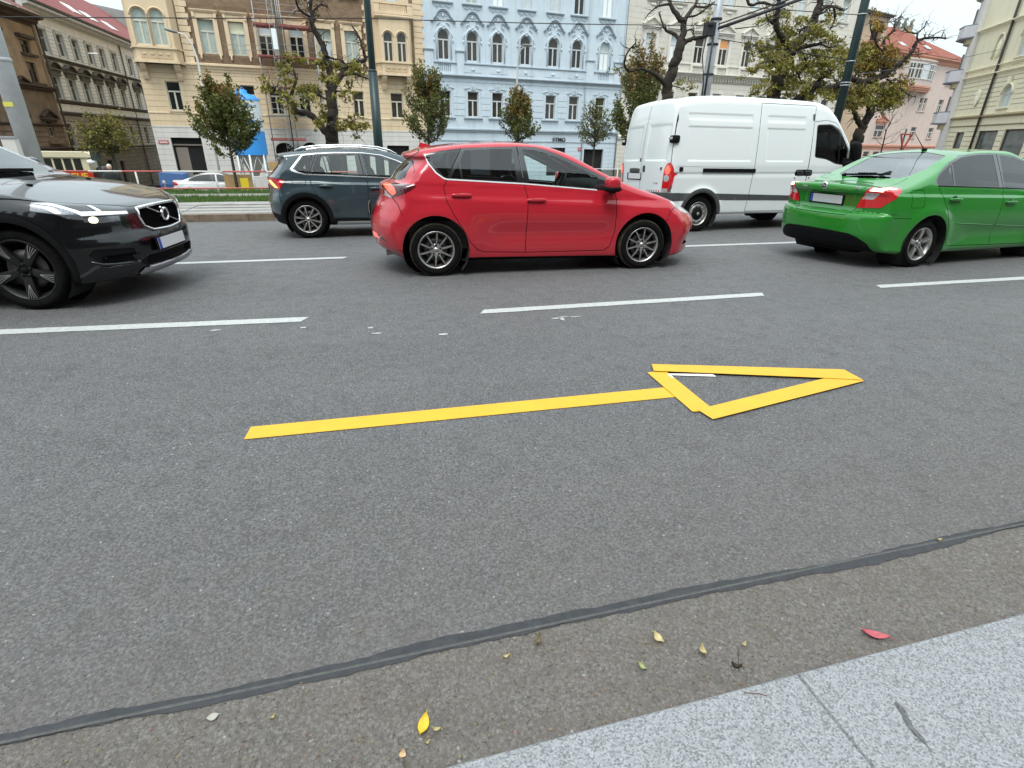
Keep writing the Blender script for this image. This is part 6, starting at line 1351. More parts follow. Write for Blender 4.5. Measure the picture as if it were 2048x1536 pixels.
# ---------------------------------------------------------------- grey crossover
def grey_car():
    c = Car('grey', 'grey_crossover', 'dark grey crossover half hidden behind the red hatchback, orange tail lamp lit', 'car', .026); b = c.b
    PNT = paint('grey_paint', (.034, .054, .064), .2, .3)
    b.AX = dict(b.AX, sidew=(0, 2, (1, 1, .04)), rearx=(1, 2, None))
    arches = [(0., .335, .365), (2.65, .335, .365)]
    for (x, z, r) in arches:
        b.assign('clad', 'sidew', circle(x, z, r + .072, 44), zone=(1, 1, .45)); b.assign('void', 'sidew', circle(x, z, r, 40), zone=(1, 1, .45))
    b.assign('clad', 'side', [(.3, .1), (2.4, .1), (2.4, .315), (.36, .335)], ['body']); b.assign('silver', 'side', [(.47, .235), (2.3, .225), (2.3, .275), (.50, .285)], ['clad', 'body'])
    b.assign('clad', 'rearx', [(-.05, .1), (1, .1), (1, .36), (.75, .42), (-.05, .46)], ['body'], zone=(0, -1, .40)); b.assign('silver', 'rearx', [(-.05, .25), (.55, .25), (.6, .33), (-.05, .36)], ['clad'], zone=(0, -1, .45))
    dlo = [(-.19, 1.140), (-.16, 1.175), (-.02, 1.33), (.02, 1.362), (.25, 1.383), (.538, 1.402), (1.027, 1.406), (1.336, 1.374), (1.6, 1.29), (1.9, 1.16), (2.2, 1.02), (2.25, .955), (1.6, .98), (1.223, 1.0), (.501, 1.03), (.05, 1.045), (-.08, 1.075), (-.165, 1.105)]
    b.assign('chrome', 'sidew', dlo, zone=(1, 1, .3))
    b.assign('pillar', 'sidew', [(-.14, 1.143), (.035, 1.35), (.25, 1.376), (.538, 1.396), (1.027, 1.400), (1.33, 1.368), (1.59, 1.284), (1.88, 1.155), (2.17, 1.02), (2.2, .97), (1.6, .997), (1.223, 1.016), (.501, 1.048), (.06, 1.063), (-.06, 1.092)], ['chrome'])
    b.assign('glass_q', 'sidew', [(-.115, 1.143), (.045, 1.338), (.205, 1.352), (.09, 1.075), (.03, 1.085), (-.05, 1.102)], ['pillar'])
    b.assign('glass_r', 'sidew', [(.262, 1.352), (.889, 1.380), (.91, 1.045), (.15, 1.066)], ['pillar']); b.assign('pillar', 'sidew', [(.345, 1.36), (.365, 1.36), (.425, 1.05), (.40, 1.05)], ['glass_r'])
    b.assign('glass_f', 'sidew', [(1.013, 1.384), (1.271, 1.357), (1.579, 1.268), (1.86, 1.15), (2.1, 1.035), (2.1, .99), (1.089, 1.033)], ['pillar'])
    b.assign('screen', 'top', [(1.5, -.05), (1.55, .4), (1.65, .55), (2.3, .68), (2.45, .4), (2.5, -.05)], zone=(2, 1, 1.0))
    b.assign('rear_glass', 'rear', [(-.05, 1.06), (.60, 1.06), (.66, 1.09), (.56, 1.27), (-.05, 1.29)], zone=(0, -1, -.2))
    b.assign('side_hatch', 'sidew', [(-.64, 1.045), (-.55, 1.05), (-.40, 1.28), (-.43, 1.33), (-.5, 1.30)], ['body'], zone=(1, 1, .3))
    rd = [(.091, 1.04), (.138, .879), (.183, .75), (.295, .594), (.378, .40), (.42, .345), (1.02, .333), (1.049, .62), (1.065, .923), (1.02, 1.005)]
    b.assign('door_r', 'side', rd, ['body']); b.assign('door_f', 'side', [(1.02, 1.005), (1.065, .923), (1.049, .62), (1.02, .333), (2.1, .32), (2.2, .6), (2.2, .93)], ['body'])
    b.line('side', rd, .009, only=['body', 'door_r', 'door_f']); b.line('side', [(2.1, .32), (2.2, .6), (2.2, .93)], .009, only=['body', 'door_f'])
    b.line('sidew', [(.25, 1.376), (.10, 1.06)], .010, only=['pillar']); b.line('sidew', [(.955, 1.398), (1.016, 1.02)], .012, only=['pillar'])
    b.line('side', round_poly([(-.175, 1.012), (.045, 1.008), (.03, .858), (-.17, .860)], .03), .006, only=['body', 'door_r'], closed=True)
    b.assign('lamp', 'sidew', [(-.85, 1.0), (-.62, 1.002), (-.505, 1.0), (-.294, .96), (-.389, .816), (-.53, .865), (-.85, .90)], ['body'], zone=(1, 1, .3))
    b.assign('amber', 'sidew', [(-.60, .955), (-.53, .965), (-.47, .90), (-.41, .838), (-.47, .845), (-.53, .885)], ['lamp'])
    b.line('sidew', [(-.40, .815), (-.41, .70), (-.40, .62)], .007, only=['body'])
    c.piece('body', {'body': PNT, 'gap': (M_GAP, -.010), 'pillar': (M_GLOSSBLACK, -.002), 'side_hatch': (M_GLOSSBLACK, -.002)})
    c.piece('wheel_arch_cladding', {'clad': (M_BLACKTRIM, .006)}); c.piece('silver_trim', {'silver': (M_CHROME if 0 else mat('satin_silver', (.45, .46, .47), .35, .6), .010)}); c.pair('chrome_trim', {'chrome': (M_CHROME, .004)})
    for lb, gl, hx, hz in (('door_r', 'glass_r', .36, .872), ('door_f', 'glass_f', 1.20, .83)):
        ds = c.pair('door', {lb: PNT}); c.pair('window', {gl: (M_GLASS, -.004)}, ds)
        for sg, d in zip((-1, 1), ds):
            t = c.surf(hx, hz); mb = MB(); mb.pill((hx, sg * (t + .02), hz), (.22, .03, .035), .6); mb.build('handle', PNT, d)
            mb = MB(); mb.pill((hx, sg * (t - .004), hz - .02), (.15, .014, .085), .8); mb.build('handle_cup', M_GLOSSBLACK, d)
    c.pair('quarter_window', {'glass_q': (M_GLASS, -.004)}); c.piece('windscreen', {'screen': (M_SCREEN, -.003)}); c.piece('rear_window', {'rear_glass': (M_TINT, -.003)})
    c.pair('tail_lamp', {'lamp': (M_RED, .006), 'amber': (M_AMBERON, .006)})
    for sg in (-1, 1):
        mb = MB(); pts = [(x, sg * .60, z) for x, z in ((-.10, 1.43), (.02, 1.475), (.25, 1.505), (.6, 1.522), (1.0, 1.522), (1.3, 1.498), (1.5, 1.45), (1.62, 1.39))]; mb.tube(pts, [.014, .017, .017, .017, .017, .017, .016, .014], 8); mb.build('roof_rail', M_CHROME, c.root)
        mb = MB(); mb.pill((2.05, sg * 1.0, 1.05), (.15, .2, .15), .6); mb.bar((2.05, sg * .98, 1.0), (2.1, sg * .8, .97), .07); mb.build('mirror', PNT, c.root)
    c.wells(arches); c.wheels([(0., .885), (2.65, .885)], .325, .222, .21, rim_twin)
    c.seats([.55, 1.45], zs=.66); c.cabin(-.2, 2.1, .45, 2.1, 1.05, 1.85, 1.0, .74)
    c.plate(c.endx(0, .80, False), .82, False)
    mb = MB(); mb.add([(-.1, 0, 1.52), (.06, -.02, 1.46), (.06, .02, 1.46), (-.12, -.02, 1.43), (-.12, .02, 1.43)], [(0, 1, 2), (0, 3, 1), (0, 2, 4), (0, 4, 3)]); mb.build('antenna_fin', PNT, c.root)
grey_car()

# ---------------------------------------------------------------- white panel van
def white_van():
    c = Car('van', 'panel_van', 'tall white windowless panel van behind the red hatchback and the green car', 'van', .028); b = c.b
    PNT = paint('white_van_paint', (.70, .73, .73), 0., .4, (.32, .30, .24)); M_GREYP = mat('grey_plastic', (.050, .052, .052), .8, var=(6, .2))
    b.AX = dict(b.AX, sidew=(0, 2, (1, 1, .04)), rearx=(1, 2, None))
    arches = [(.0, .345, .405), (3.18, .345, .405)]
    b.assign('strip', 'sidew', [(-.95, .745), (.0, .735), (2.28, .66), (4.4, .60), (4.4, .50), (2.28, .565), (.4, .605), (-.35, .60), (-.95, .60)], zone=(1, 1, .6))
    b.assign('strip', 'rearx', [(-.1, .60), (1.1, .60), (1.1, .745), (-.1, .745)], zone=(0, -1, .5))
    for (x, z, r) in arches:
        b.assign('strip', 'sidew', circle(x, z, r + .075, 44), zone=(1, 1, .5)); b.assign('void', 'sidew', circle(x, z, r, 40), zone=(1, 1, .5))
    b.assign('void', 'side', [(-.40, .2), (.40, .2), (.40, .345), (-.40, .345)], ['body', 'strip'], zone=(1, 1, .6))
    for x0, x1 in ((.455, .462), (.80, .81), (1.15, 1.162)): b.assign('gap', 'side', [(x0, .55), (x1, .55), (x1, .72), (x0, .72)], ['strip'])
    # cab door and window
    win = round_poly([(2.70, 2.01), (3.10, 2.03), (3.34, 1.93), (3.62, 1.60), (3.80, 1.40), (3.56, 1.245), (3.28, 1.272), (3.02, 1.355), (2.69, 1.395)], [.06, .08, .05, .02, .03, .05, .05, .05, .05])
    b.assign('pillar', 'sidew', win, zone=(1, 1, .4))
    b.assign('glass_c', 'sidew', round_poly([(2.73, 1.985), (3.09, 2.0), (3.30, 1.91), (3.34, 1.86), (3.35, 1.29), (3.28, 1.30), (3.03, 1.382), (2.72, 1.42)], .04), ['pillar']); b.assign('glass_c', 'sidew', [(3.385, 1.84), (3.60, 1.58), (3.73, 1.41), (3.55, 1.28), (3.395, 1.282)], ['pillar'])
    b.assign('screen', 'top', [(2.98, -.05), (3.02, .4), (3.12, .66), (3.25, .72), (3.62, .80), (3.85, .6), (3.98, -.05)], zone=(2, 1, 1.3))
    slide = [(1.283, 2.362), (1.174, 1.182), (1.112, .37), (2.44, .36), (2.548, .92), (2.548, 1.192), (2.624, 2.056), (2.656, 2.355)]
    b.assign('door_s', 'side', slide, ['body']); b.line('side', slide, .010, only=['body', 'door_s'], closed=True)
    cab = [(2.62, 2.06), (2.96, 2.10), (3.22, 2.05), (3.42, 1.88), (3.78, 1.45), (3.74, 1.0), (3.62, .62), (3.5, .38), (2.48, .36), (2.56, .92), (2.56, 1.19)]
    b.assign('door_c', 'side', cab, ['body']); b.line('side', cab, .009, only=['body', 'door_c'], closed=True)
    b.line('side', [(-.60, 1.218), (1.17, 1.190)], .006, name='crease', only=['body']); 
    # rear: seam between the doors and the sides, lamps, plate
    b.line('rearx', [(.945, .72), (.905, 1.2), (.875, 1.75), (.83, 2.12), (.80, 2.26)], .012, only=['body'], zone=(0, -1, .62)); b.line('rearx', [(.012, .62), (.012, 2.30)], .006, only=['body'], zone=(0, -1, .62))
    b.assign('door_b', 'rearx', [(.012, .74), (.945, .74), (.905, 1.2), (.875, 1.75), (.82, 2.20), (.70, 2.36), (.012, 2.40)], ['body'], zone=(0, -1, .55)); b.assign('door_b', 'rearx', [(-.05, .74), (.012, .74), (.012, 2.40), (-.05, 2.40)], ['body'], zone=(0, -1, .55))
    lamp = smooth_poly([(.885, 1.285), (.80, 1.235), (.765, 1.12), (.755, .95), (.75, .80), (.80, .765), (.925, .765), (.955, .85), (.965, 1.05), (.95, 1.2)], 3)
    b.assign('lamp', 'rearx', lamp, ['body', 'door_b', 'gap'], zone=(0, -1, .60)); b.assign('lamp_w', 'rearx', circle(.835, 1.005, .062, 16), ['lamp']); b.assign('lamp_on', 'rearx', smooth_poly([(.86, 1.24), (.80, 1.19), (.80, 1.10), (.87, 1.08), (.91, 1.15)], 3), ['lamp']); b.assign('lamp_w', 'rearx', [(.74, .765), (.89, .765), (.88, .82), (.745, .82)], ['lamp', 'door_b']); b.assign('lamp_d', 'rearx', [(.90, .74), (1.0, .74), (1.0, .87), (.93, .87)], ['lamp'])
    b.assign('hood', 'top', [(3.95, -.05), (3.85, .5), (3.72, .78), (4.2, .6), (4.3, -.05)], ['body'], zone=(2, 1, .9)); b.assign('head', 'sidew', [(3.95, .85), (4.3, .8), (4.4, 1.05), (4.05, 1.12)], ['body'], zone=(1, 1, .3)); b.assign('strip', 'front', [(-.05, .3), (.9, .3), (.9, .75), (-.05, .75)], ['body'], zone=(0, 1, 3.8))
    c.piece('body', {'body': PNT, 'crease': (PNT, -.004), 'gap': (M_GAP, -.012), 'pillar': (M_GLOSSBLACK, -.003)})
    c.piece('side_strip', {'strip': (M_GREYP, .006)}); c.piece('hood', {'hood': PNT}); c.pair('headlight', {'head': M_LAMPWHITE})
    ds = c.pair('sliding_door', {'door_s': PNT}); dc = c.pair('door', {'door_c': PNT}); c.pair('window', {'glass_c': (M_GLASS, -.006)}, dc); c.piece('windscreen', {'screen': (M_SCREEN, -.004)}); db = c.pair('rear_door', {'door_b': PNT})
    c.pair('tail_lamp', {'lamp': (M_RED, .010), 'lamp_w': (M_LAMPWHITE, .010), 'lamp_on': (M_REDON, .011), 'lamp_d': (M_GREYP, .01)})
    for sg in (-1, 1):
        mb = MB(); n = 8; pts = [(-.04 + 1.25 * k / n, sg * (c.surf(-.04 + 1.25 * k / n, 1.148) + .004), 1.148 - .010 * k / n) for k in range(n + 1)]
        for a, q in zip(pts, pts[1:]): mb.box(a[0], q[0] - .0, *sorted((sg * (abs(a[1]) - .02), sg * (abs(a[1]) + .010))), a[2] - .036, a[2] + .036)
        for a, q in zip(pts, pts[1:]): mb.box(a[0], q[0] - .0, *sorted((sg * (abs(a[1]) + .010), sg * (abs(a[1]) + .016))), a[2] + .012, a[2] + .030)
        mb.build('door_rail', M_BLACKTRIM, c.root)
        # handles share one black recess astride the seam
        t = c.surf(2.46, 1.10); mb = MB(); mb.pill((2.465, sg * (t + .002), 1.102), (.46, .022, .125), .35); h = mb.build('handle', M_BLACKTRIM, c.root); mb = MB()
        for dx in (-.11, .11): mb.pill((2.465 + dx, sg * (t + .016), 1.102), (.16, .028, .075), .5)
        mb.build('handle_grip', M_GLOSSBLACK, h)
        mb = MB()
        for (x, z) in ((2.245, 1.005), (2.62, 1.0)): mb.lathe([(.013, 0), (.013, sg * .008), (0, sg * .008)], 10, (x, sg * c.surf(x, z), z), 'y')
        mb.build('door_lock', M_BLACKTRIM, c.root)
        # mirror on a black arm
        mb = MB(); mb.pill((3.66, sg * 1.07, 1.50), (.16, .22, .40), .55, rot=Euler((0, rad(-12), 0))); mb.pill((3.62, sg * 1.02, 1.26), (.22, .30, .16), .6); mb.bar((3.55, sg * .86, 1.32), (3.64, sg * 1.04, 1.30), .16); mb.build('mirror', M_BLACKTRIM, c.root)
        t = c.surf(-.53, 1.17); mb = MB(); mb.pill((-.53, sg * (t + .002), 1.168), (.085, .02, .08), .4); mb.build('door_stop', M_BLACKTRIM, c.root)
        # rear hinges at the corner
        for z in (1.69,):
            x = c.endx(.84, z, False); mb = MB(); mb.pill((x + .03, sg * .885, z), (.15, .16, .135), .4); hg = mb.build('door_hinge', M_BLACKTRIM, c.root); mb = MB(); mb.pill((x - .03, sg * .87, z + .012), (.07, .10, .05), .4); mb.build('hinge_arm', mat('hinge_metal', (.45, .43, .39), .5, .3, var=(40, .3)), hg)
    for (y, z, sy, sz, nm) in ((.235, 1.135, .40, .09, 'plate_lamp_bar'), (-.115, 1.172, .085, .125, 'door_latch'), (-.68, 1.18, .05, .05, 'rubber_stop')):
        x = c.endx(abs(y), z, False); mb = MB(); mb.pill((x + .008, y, z), (.05, sy, sz), .45); mb.build(nm, M_GREYP, c.root)
    x = c.endx(.04, 1.336, False); mb = MB(); mb.box(x - .004, x + .01, .025, .065, 1.30, 1.372); mb.prism([(-.0, 0)], 0, 0) if 0 else None; mb.build('badge', mat('badge_red', (.12, .02, .02), .4), c.root)
    x = c.endx(.55, .98, False); mb = MB(); mb.box(x - .004, x + .004, -.62, -.47, .91, .925); mb.build('badge', M_CHROME, c.root)
    for k in range(6): mb = MB(); y = -.28 - .075 * k; xx = c.endx(abs(y), .77, False); mb.box(xx - .003, xx + .003, y - .026, y, .752, .785); mb.build('red_reflector', M_RED, c.root)
    def marks(p):
        mm = mat('plate_print', (.16, .16, .17), .5)
        for y, w in ((.15, .04), (.095, .04), (-.02, .045), (-.09, .02), (-.15, .03)):
            mb = MB(); mb.box(-.0178, -.016, y - w/2, y + w/2, -.03, .035); mb.build('plate_smudge', mm, p) if 0 else None
    c.plate(c.endx(.24, 1.02, False), 1.025, False, tilt=0, y=.235)
    c.wells(arches); c.wheels([(0., .955), (3.18, .955)], .345, .215, .215, rim_steel)
    c.seats([3.05], zs=.95, floor=.5, ts=(.45,)); c.cabin(2.6, 3.7, .7, 3.75, 1.25, 3.45, 1.25, .85)
    mb = MB(); mb.box(2.58, 2.62, -.85, .85, .6, 2.2); mb.build('bulkhead', mat('bulkhead', (.10, .10, .10), .8), c.root)
    mb = MB(); mb.box(-.2, 3.6, -.55, .55, .30, .42); mb.tube([(-.7, .5, .33), (2., .5, .33)], .04, 8); mb.build('chassis', M_WELL, c.root)
white_van()

# ---------------------------------------------------------------- black crossover
def black_car():
    c = Car('black', 'black_crossover', 'glossy black crossover at the left edge with its headlight on', 'car', .021); b = c.b
    PNT = paint('black_paint', (.003, .0035, .0045), 0., .25, (.006, .006, .006))
    b.AX = dict(b.AX, sidew=(0, 2, (1, 1, .04)), frontx=(1, 2, None))
    arches = [(0., .375, .405), (-2.7, .375, .405)]
    for (x, z, r) in arches:
        b.assign('clad', 'sidew', circle(x, z, r + .062, 48), zone=(1, 1, .5)); b.assign('void', 'sidew', circle(x, z, r, 44), zone=(1, 1, .5))
    b.assign('clad', 'sidew', [(-3.6, .1), (.0, .1), (.0, .33), (-3.6, .33)], ['body'], zone=(1, 1, .5)); b.assign('void', 'side', [(-.39, .1), (.40, .1), (.40, .375), (-.39, .375)], ['body', 'clad'], zone=(1, 1, .6))
    dlo = [(-.40, 1.0), (-.55, 1.09), (-1.0, 1.33), (-1.35, 1.455), (-1.8, 1.50), (-2.6, 1.49), (-3.1, 1.42), (-3.3, 1.25), (-3.0, 1.12), (-2.0, 1.05)]
    b.assign('pillar', 'sidew', dlo, zone=(1, 1, .4)); b.assign('glass_f', 'sidew', [(-.62, 1.03), (-.62, 1.10), (-1.02, 1.30), (-1.36, 1.42), (-1.62, 1.45), (-1.66, 1.06)], ['pillar']); b.assign('glass_r', 'sidew', [(-1.76, 1.455), (-2.6, 1.45), (-2.75, 1.13), (-1.80, 1.07)], ['pillar'])
    b.assign('screen', 'top', [(-1.50, -.05), (-1.46, .4), (-1.36, .60), (-.68, .74), (-.50, .62), (-.42, .4), (-.40, -.05)], zone=(2, 1, 1.0))
    b.assign('door_f', 'side', [(-.50, .34), (-1.72, .34), (-1.70, 1.04), (-.50, .98), (-.42, .7)], ['body']); b.assign('door_r', 'side', [(-1.72, .34), (-2.3, .36), (-2.7, .80), (-2.75, 1.08), (-1.70, 1.04)], ['body'])
    b.line('side', [(-.50, .98), (-.42, .7), (-.50, .34), (-1.72, .34), (-1.70, 1.04)], .008, only=['body', 'door_f', 'door_r'])
    # bonnet shut line along the shoulder, then over the lamp
    hoodp = [(-.45, -.05), (-.46, .45), (-.42, .80), (-.1, .895), (.01, .889), (.16, .87), (.293, .851), (.40, .775), (.489, .695), (.60, .57), (.683, .464), (.735, .38), (.775, .2), (.79, -.05)]
    b.assign('hood', 'top', hoodp, ['body'], zone=(2, 1, .83)); b.line('top', hoodp[2:], .010, only=['body', 'hood'], zone=(2, 1, .80))
    # headlight: hammer shape between bonnet and bumper
    b.assign('head_dark', 'frontx', [(.915, .945), (.86, .935), (.70, .902), (.58, .880), (.462, .860), (.455, .842), (.462, .742), (.50, .728), (.70, .738), (.82, .760), (.885, .800), (.93, .885)], ['body', 'gap', 'hood'], zone=(0, 1, .24))
    b.assign('head_white', 'frontx', [(.91, .93), (.84, .925), (.80, .85), (.79, .775), (.875, .80), (.92, .87)], ['head_dark']); b.assign('head_drl', 'frontx', [(.88, .925), (.845, .92), (.79, .845), (.565, .825), (.475, .818), (.475, .795), (.56, .80), (.80, .812), (.815, .83)], ['head_dark', 'head_white'])
    b.assign('head_drl', 'frontx', [(.70, .825), (.668, .822), (.662, .88), (.685, .885)], ['head_dark']); b.assign('head_white', 'frontx', [(.80, .800), (.56, .788), (.56, .745), (.70, .742), (.80, .762)], ['head_dark']); b.assign('head_lit', 'frontx', circle(.745, .772, .029, 14), ['head_dark', 'head_white'])
    # front: grille field, lower intake, corner intakes, silver lip
    b.assign('grille', 'frontx', [(-.05, .832), (.35, .826), (.365, .76), (.335, .665), (.26, .630), (-.05, .622)], ['body', 'hood', 'gap'], zone=(0, 1, .6))
    b.assign('plastic', 'frontx', [(-.05, .30), (.45, .30), (.52, .36), (.42, .405), (-.05, .41)], ['body'], zone=(0, 1, .6)); b.assign('plastic', 'frontx', [(.52, .375), (.56, .50), (.83, .525), (.86, .48), (.80, .39)], ['body'], zone=(0, 1, .3))
    b.assign('lip', 'frontx', [(-.05, .225), (.47, .225), (.54, .26), (.49, .30), (.40, .292), (-.05, .285)], ['body', 'plastic', 'clad'], zone=(0, 1, .5))
    b.assign('plastic', 'frontx', [(-.05, .1), (1., .1), (1., .24), (-.05, .225)], ['body', 'clad'], zone=(0, 1, .4))
    b.line('frontx', [(.462, .735), (.40, .66), (.30, .612), (-.05, .60)], .006, only=['body'], zone=(0, 1, .5))
    c.piece('body', {'body': PNT, 'gap': (M_GAP, -.010), 'pillar': (M_GLOSSBLACK, -.002)}); c.piece('hood', {'hood': PNT}); c.piece('wheel_arch_cladding', {'clad': (M_BLACKTRIM, .008)}); c.piece('lower_bumper', {'plastic': (M_BLACKTRIM, -.004)})
    c.piece('bumper_lip', {'lip': (mat('lip_silver', (.42, .42, .44), .32, .7), .014)})
    lit = mat('drl', (.9, .92, .95), .15, emit=((.85, .92, 1.), .22)); hot = mat('beam', (1, .95, .75), .15, emit=((1., .93, .62), 1.3))
    c.pair('headlight', {'head_dark': (M_GLOSSBLACK, .001), 'head_white': (mat('lamp_clear', (.22, .23, .25), .12, .5, coat=1., var=(90, .5)), .003), 'head_drl': (lit, .006), 'head_lit': (hot, .006)})
    for lb, gl in (('door_f', 'glass_f'), ('door_r', 'glass_r')): ds = c.pair('door', {lb: PNT}); c.pair('window', {gl: (M_TINT, -.004)}, ds)
    c.piece('windscreen', {'screen': (M_SCREEN, -.003)})
    g = c.piece('grille', {'grille': (M_GAP, -.035)})
    # grille surround: a chrome hexagon following the nose, slats in it
    def front(t, z, o=0.): return (c.endx(abs(t), z, True) + o, t, z)
    ring = [(.352, .834), (0., .842), (-.352, .834), (-.378, .760), (-.345, .668), (-.265, .624), (0., .612), (.265, .624), (.345, .668), (.378, .760)]
    pts = []
    for (t0, z0), (t1, z1) in zip(ring, ring[1:] + ring[:1]):
        for k in range(5): pts.append(front(t0 + (t1 - t0) * k / 5, z0 + (z1 - z0) * k / 5, .006))
    mb = MB(); mb.tube(pts + [pts[0]], .0105, 8, cap=False)
    top = [front(t, .838 - .06 * abs(t) ** 2, .010) for t in np.linspace(-.352, .352, 13)]; mb.tube(top, .017, 8); mb.build('grille_frame', M_CHROME, g)
    for k in range(-13, 14):
        t = k * .0262; zt = .822; zb = .628 + max(0, abs(t) - .25) * .75
        mb = MB()
        for q, s_ in ((t, 1),):
            V = []; n = 5
            for i in range(n + 1): z = zb + (zt - zb) * i / n; x = c.endx(abs(t), z, True); V += [(x - .034, t - .0035, z), (x - .004, t, z), (x - .034, t + .0035, z)]
            mb.add(V, [(3*i + a, 3*i + a + 1, 3*i + a + 4, 3*i + a + 3) for i in range(n) for a in (0, 1)])
        mb.build('grille_slat', mat('slat', (.05, .05, .052), .22, .8), g)
    mb = MB(); mb.bar(front(.262, .640, .004), front(-.215, .822, .004), .022, .010); mb.build('grille_bar', M_CHROME, g)
    e = front(.02, .735, .012); mb = MB(); mb.lathe([(.046, -.01), (.046, .004), (.056, .010), (.066, .004), (.066, -.01)], 32, e, 'x'); mb.bar((e[0] + .004, e[1] - .044, e[2] + .044), (e[0] + .004, e[1] - .074, e[2] + .076), .016, .012)
    em = mb.build('emblem', M_CHROME, c.root); mb = MB(); mb.lathe([(.0, .0), (.045, .0)], 24, e, 'x'); mb.build('emblem_field', M_GLOSSBLACK, em)
    # bright blade under each corner intake
    for sg in (-1, 1):
        mb = MB(); pts = [front(sg * t, z, .006) for t, z in ((.86, .425), (.80, .388), (.70, .372), (.60, .366), (.53, .362))]; mb.tube(pts, [.006, .016, .018, .016, .004], 8); mb.build('bumper_blade', PNT, c.root)
        mb = MB(); mb.lathe([(.0, .012), (.026, .012), (.03, 0)], 16, front(sg * .72, .445, -.05), 'x'); mb.build('fog_lamp', M_GLOSSBLACK, c.root)
        mb = MB(); mb.pill((-1.02, sg * 1.03, 1.13), (.18, .24, .17), .6); mb.bar((-1.0, sg * 1.0, 1.07), (-.96, sg * .82, 1.02), .08); mb.build('mirror', PNT, c.root)
        # washer jets
        mb = MB(); x, t = -.05, .42; mb.pill((x, sg * t, c.topz(x, t) + .004), (.05, .03, .016), .6); mb.build('washer_jet', M_BLACKTRIM, c.root)
    for k in range(4): z = .315 + .022 * k; mb = MB(); mb.tube([front(t, z, -.02) for t in np.linspace(-.42, .42, 13)], .005, 5); mb.build('intake_bar', M_GLOSSBLACK, c.root)
    c.plate(c.endx(.0, .49, True) + .012, .492, True, tilt=-4, y=-.08)
    # wiper arms at the foot of the screen
    for t0, t1 in ((.35, -.30), (-.25, -.75)):
        mb = MB(); mb.bar((-.52, t0, c.topz(-.52, abs(t0)) + .02), (-.58, t1, c.topz(-.58, abs(t1)) + .02), .02, .03); mb.build('wiper', M_BLACKTRIM, c.root)
    c.wells(arches, .36); c.wheels([(0., .915), (-2.7, .915)], .36, .262, .235, rim_machined, M_TYRE, M_DARKRIM)
    c.seats([-1.3, -2.2], zs=.72); c.cabin(-3.0, -.5, .5, -.62, 1.02, -.98, 1.05, .76)
black_car()
